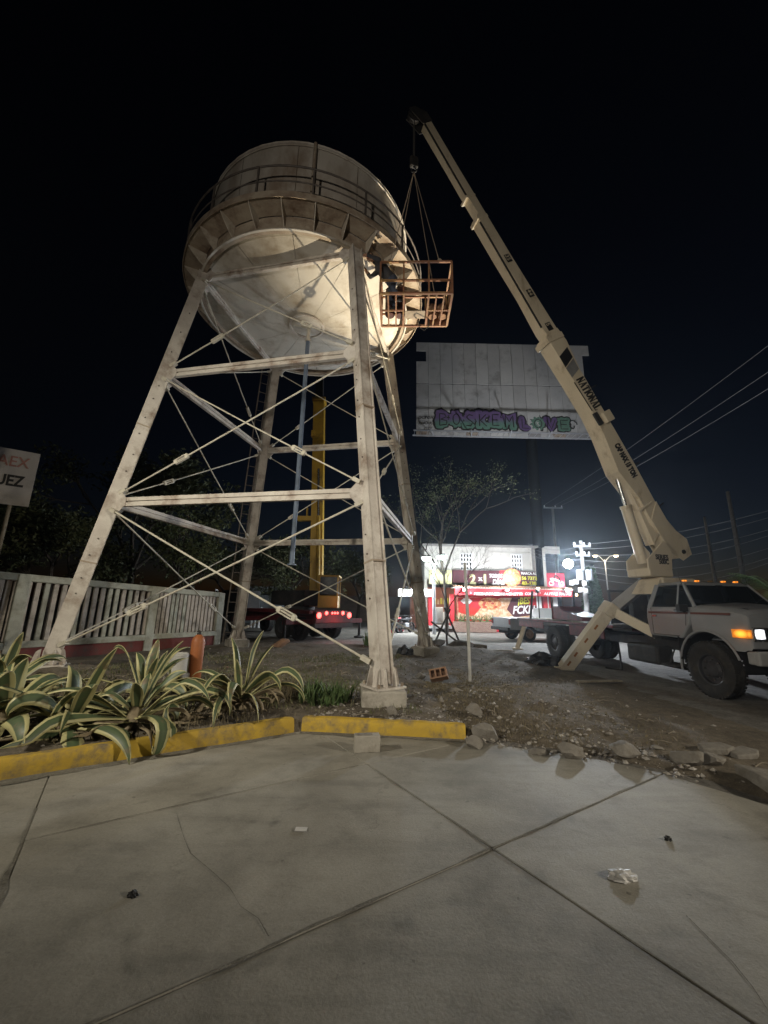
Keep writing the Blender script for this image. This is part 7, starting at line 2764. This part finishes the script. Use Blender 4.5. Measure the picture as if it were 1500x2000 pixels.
# scattered gravel and leaf litter: uncountable
gr_ = MB()
rg = random.Random(77)
tries = 0
while len(gr_.f) < 2600 * 8 and tries < 16000:
    tries += 1
    if rg.random() < 0.55:
        x, y = rg.uniform(-0.9, 3.4), rg.uniform(4.4, 7.6)
    else:
        x, y = rg.uniform(-5.5, 5.0), rg.uniform(4.2, 15.5)
    d = edist(x, y)
    if d < -0.12 or (x < 1.0 and d < 0.17):
        continue
    if rg.random() > 0.25 + 0.75 * sstep(1.4, 0.0, d):
        continue
    s_ = 0.006 + 0.030 * rg.random() ** 5
    z = max(soil(x, y), 0.0) + s_ * 0.35
    c = Vector((x, y, z))
    rt = Matrix.Rotation(rg.uniform(0, 6.28), 3, 'Z') @ Matrix.Rotation(rg.uniform(-.5, .5), 3, 'X')
    k1, k2, k3 = rg.uniform(.8, 1.6), rg.uniform(.7, 1.2), rg.uniform(.4, .9)
    vs = [c + rt @ Vector(p) * s_ for p in ((k1, 0, 0), (-k1, 0, 0), (0, k2, 0), (0, -k2, 0), (0, 0, k3), (0, 0, -k3))]
    gr_.add(vs, [(0, 2, 4), (2, 1, 4), (1, 3, 4), (3, 0, 4), (2, 0, 5), (1, 2, 5), (3, 1, 5), (0, 3, 5)])
o = gr_.build('gravel', leafmat('gravel_stones', (0.16, 0.14, 0.115), (0.40, 0.37, 0.33)))
tag(o, 'scattered gravel and broken bits on the dirt', 'gravel', kind='stuff')

# ------------------------------------------------------------------ night haze that glows round the lamps
hz_ = MB().box((5, 25, 8.5), (160, 96, 19.2)).build('haze', newmat('haze_air')[0])
nt = hz_.data.materials[0].node_tree
nt.nodes.remove(nt.nodes['Principled BSDF'])
pv_ = nt.nodes.new('ShaderNodeVolumePrincipled')
pv_.inputs['Color'].default_value = (0.78, 0.89, 1.0, 1)
pv_.inputs['Density'].default_value = 0.0007
pv_.inputs['Anisotropy'].default_value = 0.83
nt.links.new(pv_.outputs['Volume'], nt.nodes['Material Output'].inputs['Volume'])
tag(hz_, 'thin night haze glowing round the lamps', 'haze', kind='stuff')

# twigs and leaf litter
tw = MB()
rt_ = random.Random(5)
k = 0
while k < 420:
    x, y = rt_.uniform(-5.5, 4.2), rt_.uniform(4.6, 13.5)
    if edist(x, y) < 0.2:
        continue
    k += 1
    a = rt_.uniform(0, 6.28)
    L_ = rt_.uniform(0.05, 0.4) ** 1.3
    d = Vector((math.cos(a), math.sin(a), 0))
    p = Vector((x, y, soil(x, y) + 0.012))
    q = p + d * L_
    q.z = soil(q.x, q.y) + rt_.uniform(0.01, 0.06)
    tw.path([p, p.lerp(q, .5) + Vector((0, 0, 0.02)), q], [0.006, 0.005, 0.003], 4)
tag(tw.build('twigs', M['wood']), 'scattered twigs and dry stems on the soil', 'twigs', kind='stuff')
lt = MB()
k = 0
while k < 3000:
    x, y = rt_.uniform(-6.0, 3.6), rt_.uniform(4.4, 12.5)
    if edist(x, y) < 0.16 or fbm(x, y, 1.3, 3) < rt_.uniform(-0.5, 0.35):
        continue
    k += 1
    leaves(lt, Vector((x, y, soil(x, y) + 0.015)), 1, 0.01, 0.022, rt_, 0.3)
tag(lt.build('leaf_litter', M['drygrass']), 'fallen dry leaves strewn over the soil', 'leaf litter', kind='stuff')
